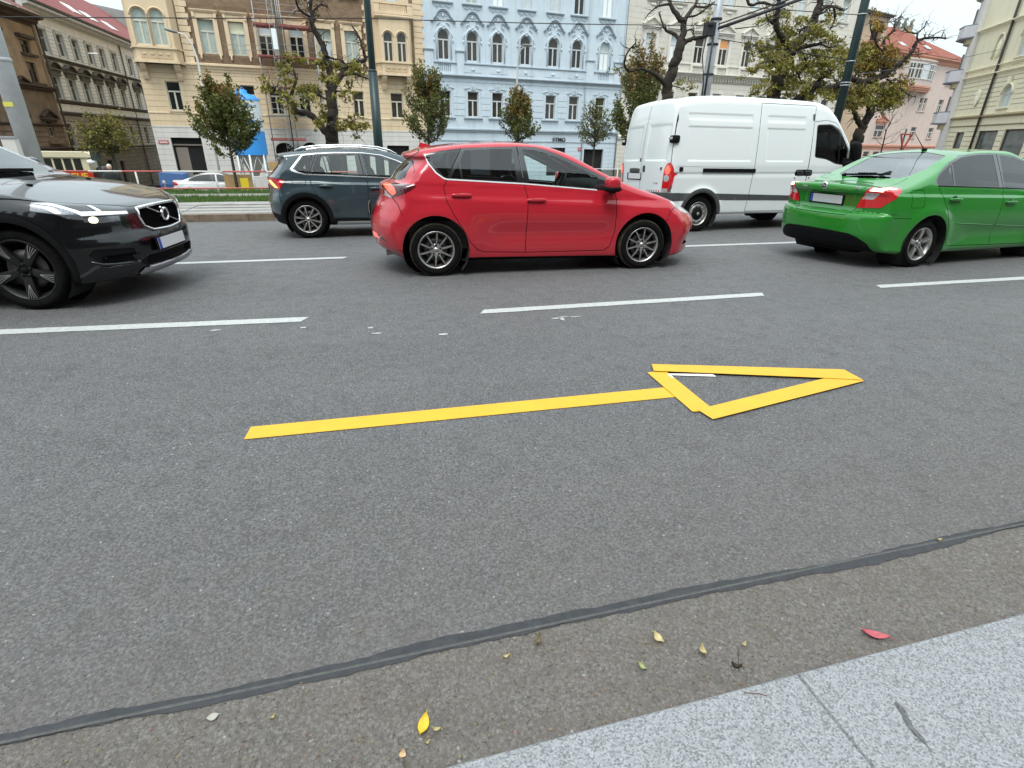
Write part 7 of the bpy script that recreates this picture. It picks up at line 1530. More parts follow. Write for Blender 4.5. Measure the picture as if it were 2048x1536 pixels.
# ---------------------------------------------------------------- red hatchback
def red_car():
    c = Car('red', 'parked_car', 'shiny red five-door hatchback in the middle of the road', 'car', .021); b = c.b
    c.root.name = 'red_hatchback'; PNT = paint('red_paint', (.46, .016, .030), 0., .3)
    A2 = 'side'
    b.AX = dict(b.AX, sidew=(0, 2, (1, 1, .04)))
    arches = [(0., .315, .383), (2.605, .315, .385)]
    for (x, z, r) in arches: b.assign('void', 'sidew', circle(x, z, r, 44), zone=(1, 1, .45))
    dlo = [(-.085, 1.33), (.103, 1.372), (.337, 1.40), (.641, 1.414), (.987, 1.426), (1.211, 1.421), (1.327, 1.397), (1.502, 1.341), (1.737, 1.243), (1.979, 1.137), (2.139, 1.067), (2.25, .985), (2.285, .955), (2.169, .944), (1.992, .957), (1.536, .992), (1.048, 1.029), (.156, 1.075), (.118, 1.086), (.036, 1.142), (-.042, 1.238)]
    b.assign('pillar', 'sidew', dlo, zone=(1, 1, .3))
    b.assign('chrome', 'sidew', [(-.074, 1.318), (-.043, 1.238), (.032, 1.141), (.115, 1.082), (.156, 1.070), (1.048, 1.024), (1.536, .987), (1.95, .954), (1.95, .968), (1.536, 1.001), (1.048, 1.038), (.158, 1.084), (.125, 1.094), (.048, 1.146), (-.031, 1.24), (-.066, 1.320)])
    b.assign('glass_q', 'sidew', [(-.055, 1.325), (.103, 1.364), (.318, 1.393), (.160, 1.098), (.128, 1.108), (.040, 1.200)], ['pillar'])
    b.assign('glass_r', 'sidew', [(.367, 1.376), (.638, 1.392), (.93, 1.396), (.962, 1.060), (.613, 1.078), (.205, 1.093)], ['pillar'])
    b.assign('pillar', 'sidew', [(.350, 1.372), (.372, 1.372), (.320, 1.27), (.340, 1.085), (.315, 1.085), (.298, 1.27)], ['glass_r'])
    b.assign('glass_f', 'sidew', [(1.058, 1.395), (1.205, 1.390), (1.321, 1.360), (1.497, 1.303), (1.674, 1.228), (1.963, 1.108), (1.954, .977), (1.5, 1.011), (1.119, 1.036)], ['pillar'])
    b.assign('screen', 'top', [(1.47, -.05), (1.50, .3), (1.57, .52), (1.66, .565), (2.20, .70), (2.29, .66), (2.42, .40), (2.48, -.05)], zone=(2, 1, .95))
    b.assign('rear_glass', 'rear', [(-.05, 1.055), (.58, 1.055), (.64, 1.09), (.56, 1.25), (.50, 1.268), (-.05, 1.275)], zone=(0, -1, -.3))
    b.assign('side_hatch', 'sidew', [(-.50, 1.05), (-.38, 1.06), (-.21, 1.26), (-.235, 1.29), (-.30, 1.27)], ['body'], zone=(1, 1, .3))
    rd = [(.156, 1.070), (.112, .99), (.14, .848), (.21, .712), (.318, .538), (.396, .403), (.478, .309), (.55, .276), (1.067, .256), (1.081, .657), (1.088, .872), (1.048, 1.024)]
    fd = [(1.048, 1.024), (1.088, .872), (1.081, .657), (1.067, .256), (2.073, .255), (2.141, .303), (2.195, .468), (2.198, .699), (2.200, .865), (2.165, .945), (1.95, .954), (1.536, .987)]
    b.assign('door_rear', 'side', rd, ['body']); b.assign('door_front', 'side', fd, ['body'])
    b.line('side', rd[:9], .008, only=['body', 'door_rear']); b.line('side', [(1.048, 1.024), (1.088, .872), (1.081, .657), (1.067, .256)], .008, only=['body', 'door_rear', 'door_front'])
    b.line('side', [(1.067, .256), (2.073, .255), (2.141, .303), (2.195, .468), (2.198, .699), (2.200, .865), (2.165, .945)], .008, only=['body', 'door_front'])
    b.line('sidew', [(.335, 1.395), (.158, 1.085)], .010, only=['pillar']); b.line('sidew', [(.99, 1.424), (1.046, 1.03)], .010, only=['pillar'])
    b.assign('lamp', 'sidew', [(-.80, 1.035), (-.494, 1.027), (-.30, 1.024), (-.184, 1.013), (-.252, .962), (-.456, .875), (-.56, .90), (-.70, .95)], zone=(1, 1, .35))
    b.assign('lamp_on', 'sidew', [(-.56, 1.022), (-.47, 1.018), (-.425, .985), (-.41, .925), (-.45, .90), (-.49, .93)], ['lamp'])
    b.assign('lamp_white', 'sidew', [(-.80, .985), (-.58, .965), (-.515, .94), (-.458, .872), (-.56, .89), (-.8, .90)], ['lamp', 'body'], zone=(1, 1, .45))
    b.assign('fog', 'sidew', [(-.80, .478), (-.66, .462), (-.60, .43), (-.535, .384), (-.62, .40), (-.80, .41)], ['body'], zone=(1, 1, .3))
    b.assign('fog_on', 'sidew', [(-.80, .478), (-.67, .462), (-.64, .41), (-.8, .41)], ['fog'])
    b.assign('head', 'sidew', [(2.935, .820), (3.05, .835), (3.25, .80), (3.75, .74), (3.75, .64), (3.40, .648), (3.294, .660), (3.166, .684), (3.01, .757)], zone=(1, 1, .3))
    b.line('sidew', [(-.456, .873), (-.40, .807), (-.365, .70)], .008, only=['body'])
    b.line('sidew', [(3.004, .752), (2.93, .708), (2.885, .60)], .008, only=['body'])
    b.line('top', [(2.30, .70), (2.62, .735), (2.9, .70), (3.05, .66)], .008, only=['body'], zone=(2, 1, .6))
    b.line('sidew', [(-.23, 1.29), (-.13, 1.36), (-.10, 1.45)], .006, only=['body'])
    b.assign('sill', 'side', [(.30, .10), (2.3, .08), (2.3, .185), (.36, .215)], ['body'])
    b.assign('mouth', 'front', [(-.05, .26), (.50, .26), (.60, .44), (.45, .50), (-.05, .50)], ['body'], zone=(0, 1, 3.0))
    b.assign('mouth', 'sidew', [(3.20, .285), (3.36, .475), (3.42, .475), (3.44, .29)], ['body'], zone=(0, 1, 3.1))
    b.assign('hood', 'top', [(2.45, -.05), (2.38, .40), (2.26, .68), (2.30, .70), (2.62, .735), (2.9, .70), (3.05, .66), (3.38, .50), (3.45, -.05)], ['body'], zone=(2, 1, .6))
    # spoiler underside/bumper pieces stay with the body
    c.piece('body', {'body': PNT, 'gap': (M_GAP, -.010), 'pillar': (M_GLOSSBLACK, -.002), 'sill': (M_BLACKTRIM, -.01), 'mouth': (M_BLACKTRIM, -.03)})
    c.pair('chrome_trim', {'chrome': (mat('bright_trim', (.74, .74, .75), .35, .2, coat=1.), .003)})  # chrome's bright reflection painted as a pale, barely metallic trim colour
    c.piece('hood', {'hood': PNT})
    for nm, lb, gl, tint, hx, hz in (('door', 'door_rear', 'glass_r', M_TINT, .31, .912), ('door', 'door_front', 'glass_f', M_GLASS, 1.19, .855)):
        ds = c.pair(nm, {lb: PNT}); c.pair('window', {gl: (tint, -.004)}, ds)
        for sg, d in zip((-1, 1), ds):
            t = c.surf(hx, hz)
            mb = MB(); mb.pill((hx, sg * (t + .022), hz), (.235, .030, .036), .6); mb.pill((hx + .075, sg * (t + .006), hz), (.05, .05, .034), .6); mb.pill((hx - .085, sg * (t + .006), hz), (.05, .05, .034), .6); mb.build('handle', PNT, d)
            mb = MB(); mb.pill((hx + .02, sg * (t - .004), hz - .022), (.17, .014, .085), .8); mb.build('handle_cup', paint('red_paint_shaded', (.20, .006, .012)), d)  # cup shade painted as a deeper red than the body
    c.pair('quarter_window', {'glass_q': (M_TINT, -.004)}); c.piece('windscreen', {'screen': (M_SCREEN, -.003)}); c.piece('rear_window', {'rear_glass': (M_TINT, -.003), 'side_hatch': (M_GLOSSBLACK, -.002)})
    c.pair('tail_lamp', {'lamp': (M_REDDARK, .004), 'lamp_on': (M_REDON, .003), 'lamp_white': (M_LAMPWHITE, .003)}); c.pair('fog_lamp', {'fog': (M_REDDARK, 0.), 'fog_on': (M_REDON, .0)})
    c.pair('headlight', {'head': (M_LAMPWHITE, .002)})
    c.wells(arches)
    c.wheels([(0., .868), (2.6, .868)], .305, .208, .205, rim_ten, M_MUD)
    c.seats([.55, 1.45]); c.cabin(-.3, 2.2, .34, 2.12, 1.02, 1.83, .95, .74)
    for sg in (-1, 1):
        mb = MB(); mb.pill((2.075, sg * .985, 1.045), (.17, .20, .15), .62); mi = mb.build('mirror', PNT, c.root)
        mb = MB(); mb.pill((2.08, sg * .97, .985), (.19, .22, .075), .6); mb.bar((2.10, sg * .97, .985), (2.14, sg * .80, .965), .07, .09); mb.build('mirror_foot', M_BLACKTRIM, mi)
    mb = MB(); zt = c.topz(.0, 0); mb.add([(-.07, 0, zt + .048), (-.06, -.012, zt + .042), (-.06, .012, zt + .042), (.14, -.028, zt - .01), (.16, .028, zt - .01), (-.09, -.022, zt - .01), (-.09, .022, zt - .01)], [(0, 1, 3, 4, 2), (1, 0, 5), (0, 2, 6), (0, 6, 5), (1, 5, 3), (2, 4, 6)]); mb.build('antenna_fin', PNT, c.root)
    mb = MB(); mb.tube([(-.45, -.45, .235), (-.57, -.45, .225)], .030, 12, cap=False); mb.build('exhaust_pipe', M_STEEL, c.root)
    
    for y0, y1 in ((-.80, -.62), (.62, .80)): mb = MB(); mb.box(2.93, 2.97, y0, y1, .06, .24); mb.build('mud_flap', M_BLACKTRIM, c.root)
    c.plate(c.endx(0, .62, False) + .0, .72, False)
    # two scratches of bare lining by the rear pillar: the hairline clip mark
    mb = MB(); t1 = c.surf(-.2, 1.22) ; pts = [(-.205, -(c.surf(-.205, 1.275) + .003), 1.275), (-.195, -(c.surf(-.195, 1.22) + .003), 1.22), (-.19, -(c.surf(-.19, 1.16) + .003), 1.16), (-.21, -(c.surf(-.21, 1.14) + .003), 1.14)]
    mb.tube(pts, .003, 5); mb.build('scratch_mark', mat('scratch', (.05, .01, .012), .6), c.root)
red_car()
# ---------------------------------------------------------------- poles, wires, scaffold, silo and the small things across the street
M_GREENPOLE = mat('pole_green_paint', (.012, .028, .028), .4, .2, var=(2, .3)); M_GALV = mat('galvanised', (.40, .42, .44), .5, .5, var=(4, .15)); M_CONC = mat('pole_concrete', (.44, .45, .46), .8, var=(3, .12), bump=(30, .004)); M_WIRE = mat('wire', (.02, .02, .022), .6); M_PIPE = mat('scaffold_pipe', (.33, .33, .32), .45, .6); M_BOARD = mat('scaffold_board', (.26, .085, .075), .8, var=(3, .3)); M_HOIST = mat('hoist_frame', (.30, .34, .33), .5, .5)
M_RAILRED = mat('rail_red', (.45, .10, .09), .6); M_RAILWHITE = mat('rail_white', (.62, .60, .57), .6); M_WOOD = mat('raw_wood', (.42, .27, .12), .8, var=(3, .2)); M_BLUE = mat('silo_blue', (.035, .27, .68), .45, var=(1.2, .06)); M_SILOW = mat('silo_white', (.66, .69, .69), .45, var=(1.5, .05)); M_LETTER = mat('silo_lettering', (.06, .22, .50), .5); M_DARKCOAT = mat('dark_coat', (.012, .014, .018), .9)
def street_pole(name, label, x, y, z0, z1, r0, r1, m, sleeve=None, extra=None):
    t = thing(name, label, 'pole', (x, y, z0)); mb = MB(); h = z1 - z0; mb.tube([(0, 0, 0), (0, 0, h * .45), (0, 0, h)], [r0, (r0 + r1) / 2, r1], 16); mb.build('post', m, t)
    if sleeve: mb = MB(); mb.tube([(0, 0, 0), (0, 0, sleeve - z0)], r0 * 1.28, 16); mb.tube([(0, 0, sleeve - z0), (0, 0, sleeve - z0 + .06)], [r0 * 1.28, r0 * 1.02], 16); mb.build('sleeve', m, t)
    if extra: extra(t, z0)
    return t
street_pole('tram_pole', 'dark green steel pole in front of the cream house', .59, 16.8, -.2, 9.5, .095, .085, M_GREENPOLE, sleeve=3.05)
def bands(t, z0):
    for z in (3.3, 3.38, 4.0, 5.3): mb = MB(); mb.tube([(0, 0, z - z0), (0, 0, z - z0 + .03)], .15, 16); mb.build('clamp_band', M_GALV, t)
street_pole('tram_pole', 'dark green steel pole with pale clamp bands behind the white van', 16.1, 17., -.2, 10.5, .145, .12, M_GREENPOLE, extra=bands)
def mastx(t, z0):
    mb = MB(); a, b = Vector((.02, -.1, 4.62 - z0)), Vector((4.1, -.1, 5.98 - z0)); mb.tube([a, b], .045, 8); mb.tube([a + Vector((0, -.05, .11)), b + Vector((0, 0, .12))], .02, 6); mb.tube([a + Vector((.6, 0, .03)), a + Vector((1.5, 0, .16)), a + Vector((2.4, 0, .62))], .015, 5); mb.build('bracket_arm', M_WIRE, t)
    mb = MB(); mb.obox((-.22, -.05, 4.6 - z0), (.30, .22, .34)); mb.pill((-.26, -.1, 4.72 - z0), (.22, .25, .16), .7); mb.tube([(-.3, -.1, 4.5 - z0), (-.36, -.1, 3.9 - z0), (-.2, -.12, 3.2 - z0), (-.16, -.12, 2.4 - z0)], .018, 5); mb.tube([(-.1, -.14, 4.4 - z0), (-.12, -.14, 2.6 - z0)], .03, 6); mb.build('cable_box', M_WIRE, t)
    for z in (3.4, 4.2, 4.85): mb = MB(); mb.tube([(0, 0, z - z0), (0, 0, z - z0 + .05)], .17, 12); mb.build('clamp_band', M_WIRE, t)
street_pole('tram_mast', 'pale grey tapered tram mast with a black bracket arm above the white van', 10.83, 17., -.2, 8.5, .17, .10, M_GALV, extra=mastx)
def lpx(t, z0):
    mb = MB(); mb.box(-.13, .06, -.212, -.205, 1.98 - z0, 2.08 - z0); mb.build('yellow_sticker', mat('sticker', (.62, .60, .10), .6), t); mb = MB(); mb.lathe([(.205, 2.9 - z0), (.215, 2.92 - z0), (.215, 2.96 - z0), (.20, 2.98 - z0)], 16); mb.build('collar', M_CONC, t)
    mb = MB(); mb.box(-.05, .12, -.212, -.205, 1.5 - z0, 1.62 - z0); mb.build('notice', mat('notice_blue', (.06, .12, .32), .6), t) if 0 else None
street_pole('concrete_pole', 'thick pale grey pole with a yellow sticker behind the black crossover', -7.645, 16.6, -.2, 9., .205, .18, M_CONC, extra=lpx)
t = thing('utility_cabinet', 'plain white utility cabinet beside the thick grey pole', 'cabinet', (-7.74, 16.1, -.18)); mb = MB(); mb.box(-.13, .13, -.1, .1, 0, 1.5); mb.build('door_panel', M_RAILWHITE, t); mb = MB(); mb.box(-.15, .15, -.12, .12, 1.5, 1.54); mb.build('lid', M_GALV, t)
def lamp(label, x, y, z0, z1, dx, dy, head):
    t = thing('street_lamp', label, 'street lamp', (x, y, z0), 0, 'street lamps in front of the houses'); mb = MB(); h = z1 - z0; pts = [(0, 0, 0), (0, 0, h * .6), (0, 0, h * .86), (dx * .15, dy * .15, h * .94), (dx * .45, dy * .45, h * .985), (dx, dy, h)]; mb.tube(pts, [.085, .075, .065, .05, .045, .04], 10); mb.build('post', M_RAILWHITE, t); mb = MB(); mb.pill((dx * 1.12, dy * 1.12, h), (.75, .3, .16), .7, rot=Euler((0, rad(head), 0))); mb.build('lamp_head', mat('lamp_head_grey', (.16, .17, .17), .5), t)
lamp('slim white street lamp with long curved arm before the cream house bay', -9.44, 44., -2.9, 7.3, -1.0, -.3, 12); lamp('slim white street lamp in front of the middle of the blue house', 12.0, 44., -2.9, 7.55, .28, -1.2, 0)
# wires
def wire(label, pts, r=.012):
    mb = MB(); out = []
    for a, b in zip(pts, pts[1:]):
        a, b = Vector(a), Vector(b); n = 16
        for k in range(n + (b == Vector(pts[-1]))): t = k / n; q = a.lerp(b, t); q.z -= .012 * (b - a).length * 4 * t * (1 - t) * .3; out.append(q)
    mb.tube(out, r, 5); o = mb.build('overhead_wire', M_WIRE); tag(o, label, 'wire', 'overhead tram wires')
wire('overhead wire crossing in front of the cream and blue houses to the tram mast', [(-24., 16.5, 3.05), (.59, 16.8, 4.25), (10.83, 17., 4.72)]); wire('overhead wire running from the tram mast to the right green pole', [(10.83, 17., 4.4), (16.1, 17., 4.05)]); wire('overhead wire leaving the right green pole over the pink house', [(16.1, 17., 3.6), (40., 30., 7.2)]); wire('upper overhead wire between the two green poles near the top edge', [(.59, 16.8, 5.2), (16.1, 17., 5.3)])
# give-way sign seen from behind, over the green car
t = thing('give_way_sign', 'triangular road sign edge seen above the roof of the green car', 'road sign', (27.35, 24., -1.)); mb = MB(); V = [(-.42, 3.05), (.28, 3.03), (-.04, 2.32)]
for a, b in zip(V, V[1:] + V[:1]): mb.bar((a[0], 0, a[1]), (b[0], 0, b[1]), .05, .07)
mb.build('sign_rim', mat('sign_rim_red', (.30, .05, .04), .5), t); mb = MB(); mb.tube([(-.12, .04, 0), (-.12, .04, 3.3)], .04, 8); mb.build('post', M_GREENPOLE, t); mb = MB(); mb.pill((-.2, 0, 2.0), (.9, .08, .55), .8); mb.build('blue_disc', mat('sign_blue', (.02, .05, .22), .5), t)

# ---- scaffold on the cream house
def scaffold():
    F = YF; S = thing('scaffold_tower', 'steel scaffold tower with red boards and a hoist climbing the cream house', 'scaffold', (7, 60, 0), rad(6)); o1, o0 = 1.75, .55
    P_ = lambda a, b, r=.03, nm='scaffold_pole', m=M_PIPE: (lambda mb: (mb.tube([a, b], r, 6), mb.build(nm, m, S)))(MB())
    for u in (-14.55, -12.45, -9.9):
        for o in (o1, o0): P_((u, -o, -5), (u, -o, 17 if u < -10 else 12.0), .035)
    for u in (-12.75, -12.6, -10.1): P_((u, -o1, 7.6), (u, -o1, 12.5), .028)
    for z in (7.6, 9.85):
        for u0, u1 in ((-14.7, -12.35), (-12.35, -9.85)): mb = MB(); mb.box(u0, u1 - .03, -o1 - .05, -o0, z - .05, z + .02); mb.box(u0, u1 - .03, -o1 - .08, -o1 - .05, z, z + (.16 if z > 9 else .10)); mb.build('deck_board', M_BOARD, S)
    for z, u1 in ((5.28, -11.8), (3.05, -11.1), (1.06, -11.7)): mb = MB(); mb.box(-14.7, u1, -o1 - .05, -o0, z - .05, z + .02); mb.box(-14.7, u1, -o1 - .08, -o1 - .05, z, z + (.20 if z < 2 else .06)); mb.build('deck_board', M_BOARD if z < 2 or z > 5 else M_PIPE, S)
    for z in (8.1, 8.55, 10.95, 11.4, 2.0, 2.4, 1.5, 3.6, 4.1): P_((-14.6, -o1, z), (-9.85 if z > 5 else -11.2, -o1, z), .022, 'guard_rail')
    for a, b in (((-12.6, 9.95), (-10.3, 11.95)), ((-12.0, 10.3), (-9.75, 8.55)), ((-12.0, 5.0), (-9.8, 3.9)), ((-14.5, 12.0), (-12.4, 13.6)), ((-11.9, 1.2), (-10.4, 2.4))): P_((a[0], -o1, a[1]), (b[0], -o1, b[1]), .025, 'brace')
    for z in (8.28, 7.9): P_((-17.2, -o1 + .3, z), (-14.4, -o1 + .3, z + .12), .02, 'guard_rail')
    for u in (-14.1, -13.6): P_((u, -o1 - .1, 9.9), (u, -o1 - .1, 10.9), .02, 'guard_rail', M_BOARD)
    # hoist: a lattice column
    H = thing('hoist_mast', None, None); H.parent = S
    for du in (-.2, .2):
        for dw in (-.12, .12): mb = MB(); mb.tube([(-13.22 + du, -2.05 + dw, -5), (-13.22 + du, -2.05 + dw, 17)], .022, 5); mb.build('hoist_rail', M_HOIST, H)
    mb = MB()
    for k in range(44): z = -5 + .5 * k; mb.tube([(-13.42, -2.17, z), (-13.02, -2.17, z + .25)], .014, 4); mb.tube([(-13.02, -2.17, z + .25), (-13.42, -2.17, z + .5)], .014, 4); mb.tube([(-13.42, -2.17, z), (-13.02, -2.17, z)], .014, 4)
    tag(mb.build('hoist_lattice', M_HOIST, H), kind='stuff'); mb = MB(); mb.box(-13.35, -12.95, -2.2, -1.9, 8.1, 9.6); mb.build('plastic_sheet', M_PANEW, H)
    P_((-12.85, -2.3, -5), (-12.85, -2.3, 12), .05, 'rubble_chute', M_GREENPOLE)
scaffold()

# ---- mortar silo
def silo():
    S = thing('mortar_silo', 'tall blue and white mortar silo on legs before the cream house', 'silo', (-8.3, 51., 0)); r = 1.22
    mb = MB(); mb.lathe([(r, 1.72), (r, 3.95)], 40); mb.build('shell_white', M_SILOW, S); mb = MB(); mb.lathe([(r + .004, .0), (r + .004, 1.74)], 40); mb.lathe([(r - .25, -.02), (r + .004, .0)], 40); mb.build('shell_blue', M_BLUE, S)
    mb = MB(); mb.lathe([(r + .03, 3.88), (r + .03, 3.98), (r * .75, 4.25), (r * .4, 4.38), (.42, 4.40), (.42, 4.58), (.30, 4.66), (.0, 4.68)], 40); mb.build('roof', M_BLUE, S); mb = MB(); mb.lathe([(r - .2, -.02), (.25, -1.7)], 24); mb.build('hopper', mat('hopper_grey', (.36, .33, .27), .6), S)
    mb = MB(); mb.tube([(0, -.16, 4.6), (.16, -.16, 4.8), (.3, -.16, 4.6)], .03, 6); mb.build('lifting_eye', M_BLUE, S)
    for a in (35, 145, 215, 325, 270): x, y = r * .95 * math.cos(rad(a)), r * .95 * math.sin(rad(a)); mb = MB(); mb.tube([(x, y, .05), (x * 1.06, y * 1.06, -3.4)], .075, 8); mb.build('leg', M_SILOW, S)
    for a, b in ((215, 270), (270, 325), (325, 35), (145, 215)):
        p = [Vector((r * math.cos(rad(q)), r * math.sin(rad(q)), 0)) for q in (a, b)]; mb = MB(); m_ = (p[0] + p[1]) / 2; mb.tube([p[0] + Vector((0, 0, -1.5)), m_ + Vector((0, 0, -.05)), p[1] + Vector((0, 0, -1.5))], .045, 6); mb.tube([p[0] + Vector((0, 0, -1.6)), p[1] + Vector((0, 0, -1.6))], .04, 6); mb.tube([p[0] + Vector((0, 0, -2.8)), p[1] + Vector((0, 0, -2.8))], .04, 6); mb.build('leg_brace', M_SILOW, S)
    mb = MB(); mb.tube([(-.9, -.95, 1.2), (-.9, -.95, 3.9)], .05, 6); mb.tube([(-.62, -1.15, 1.2), (-.62, -1.15, 3.9)], .05, 6)
    for k in range(9): mb.tube([(-.9, -.95, 1.3 + .3 * k), (-.62, -1.15, 1.3 + .3 * k)], .025, 5)
    mb.build('ladder', M_SILOW, S); mb = MB(); mb.lathe([(r + .006, 2.98), (r + .012, 3.0), (r + .006, 3.02)], 40); mb.build('weld_ring', M_SILOW, S)
    for word, sz, z, rot, b in (('www.cemix.cz', .34, 3.42, 10, .008), ('cemix', .82, 2.12, 30, .022)):
        me = text_mesh(word, sz, .004, bend=r + .01, bold=b); me.materials.append(M_LETTER); o = link('lettering', me, S); o.location = (0, 0, z); o.rotation_euler = (0, 0, rad(rot))
silo()

# ---- red and white tube railing on the crest of the verge
def railing():
    RL = thing('tube_railing', 'low red and white tube railing along the grass verge', 'railing', (-5, 20., 0)); x = -9.
    k = 0
    while x < 4.5:
        w = [1.1, 1.7, 1.3, 2.0, .9][k % 5]; mb = MB(); mb.tube([(x, 0, .40 - .004 * x * 0), (x + w, 0, .40)], .024, 8); mb.build('rail', M_RAILRED if k % 2 else M_RAILWHITE, RL); x += w; k += 1
    for px in (-9.5, -6.65, -4.43, -1.6, .4, 2.2, 4.0): mb = MB(); mb.tube([(px + 5, 0, -.35), (px + 5, 0, .39)], .028, 8); mb.build('post', M_RAILWHITE, RL)
    RL2 = thing('tube_railing', 'red lower tube railing standing at the foot of the silo', 'railing', (-5, 27., 0))
    for a, b, z, m in ((-4., 2., -.66, M_RAILRED), (-8, -4., -.60, M_RAILWHITE)): mb = MB(); mb.tube([(a, 0, z), (b, 0, z)], .035, 8); mb.build('rail', m, RL2)
    for px in (-3.6, -1.4, .8): mb = MB(); mb.tube([(px, 0, -2.0), (px, 0, -.66)], .035, 8); mb.build('post', M_RAILRED, RL2)
railing()

# ---- white saloon parked across the street
def far_car():
    CARS['far'] = (GREEN, -9.75, 38., 1., 0.); c = Car('far', 'white_saloon', 'white saloon car parked across the street behind the railing', 'car', .05); b = c.b; b.AX = dict(b.AX, sidew=(0, 2, (1, 1, .04)), rearx=(1, 2, None)); c.root.location.z = -2.08
    PNT = paint('far_white_paint', (.68, .70, .70), 0., .35)
    for x in (0., 2.6): b.assign('void', 'sidew', circle(x, .30, .38, 24), zone=(1, 1, .45))
    b.assign('pillar', 'sidew', [(-.02, 1.09), (.058, 1.172), (.30, 1.302), (.545, 1.386), (.823, 1.416), (1.3, 1.412), (1.6, 1.388), (1.85, 1.335), (2.1, 1.235), (2.4, 1.06), (2.5, .96), (1.314, .993), (.025, 1.030)], zone=(1, 1, .3)); b.assign('glass', 'sidew', [(.02, 1.10), (.308, 1.285), (.549, 1.37), (1.16, 1.40), (1.225, 1.01), (.05, 1.04)], ['pillar']); b.assign('glass', 'sidew', [(1.30, 1.392), (1.8, 1.33), (2.25, 1.12), (2.22, .965), (1.34, 1.0)], ['pillar'])
    b.assign('screen', 'top', [(1.62, -.05), (1.75, .52), (2.35, .68), (2.55, -.05)], zone=(2, 1, .95)); b.assign('rear_glass', 'top', [(-.36, -.05), (-.245, .44), (.1, .535), (.5, .46), (.62, -.05)], zone=(2, 1, .95)); b.assign('lamp', 'rearx', [(.5, .78), (.6, 1.0), (.99, .96), (.9, .78)], ['body'], zone=(0, -1, .6))
    c.piece('body', {'body': PNT, 'pillar': (M_GLOSSBLACK, -.002)}); c.piece('window', {'glass': (M_TINT, -.004)}); c.piece('windscreen', {'screen': (M_SCREEN, 0.)}); c.piece('rear_window', {'rear_glass': (M_TINT, 0.)}); c.pair('tail_lamp', {'lamp': (M_RED, .004)}); c.cabin(-.3, 2.3, .34, 2.2, 1.0, 1.93, .93, .72)
    c.wheels([(0., .838), (2.6, .838)], .305, .205, .2, rim_five)
    for sg in (-1, 1): mb = MB(); mb.pill((2.2, sg * .98, 1.0), (.16, .2, .14), .6); mb.build('mirror', M_GLOSSBLACK, c.root)
far_car()

# ---- vintage cream and red sightseeing bus
def bus():
    B = thing('sightseeing_bus', 'cream and red vintage sightseeing bus with dark windows behind the black crossover', 'bus', (-13.6, 35., -2.0)); MCR = mat('bus_cream', (.56, .50, .34), .5, var=(2, .06)); MRD = mat('bus_red', (.42, .035, .02), .4); L = 6.4
    mb = MB(); mb.box(-L, -.1, 0, 1.0, .5, 2.26); mb.build('body', MCR, B); mb = MB(); mb.prism([(-L - .1, 2.26), (.1, 2.26), (.05, 2.42), (-.15, 2.52), (-L, 2.52)], -.08, 1.05, 'xz'); mb.build('roof', MCR, B); mb = MB(); mb.box(-L, -.12, -.02, 1.0, .45, 1.57); mb.build('red_panel', MRD, B)
    for k in range(13): u = -.42 - .44 * k; mb = MB(); mb.box(u - .34, u, -.015, .05, 1.63, 2.2); mb.build('window', M_PANE, B)
    me = text_mesh('PRAGUE', .42, .01, bold=.01); me.materials.append(mat('bus_lettering', (.75, .42, .03), .5)); o = link('lettering', me, B); o.location = (-1.05, -.04, 1.20)
    mb = MB(); mb.box(-.16, -.04, -.03, .02, 1.1, 1.5); mb.build('corner_lamp', M_RED, B); mb = MB(); mb.pill((.05, -.05, 2.05), (.35, .3, .22), .8); mb.build('roof_lamp', M_PANEW, B)
    for x in (-1.2, -5.2): mb = MB(); mb.lathe([(.0, 0), (.38, 0), (.42, .06), (.42, .22)], 20, (x, -.03, .42), 'y'); mb.build('wheel', M_TYRE, B)
    mb = MB(); mb.box(-.1, .5, .2, 1.0, .5, 1.5); mb.pill((.25, .6, 1.55), (.5, .8, .5), .6); mb.build('engine_hood', mat('bus_dark', (.05, .02, .018), .5), B)
bus()

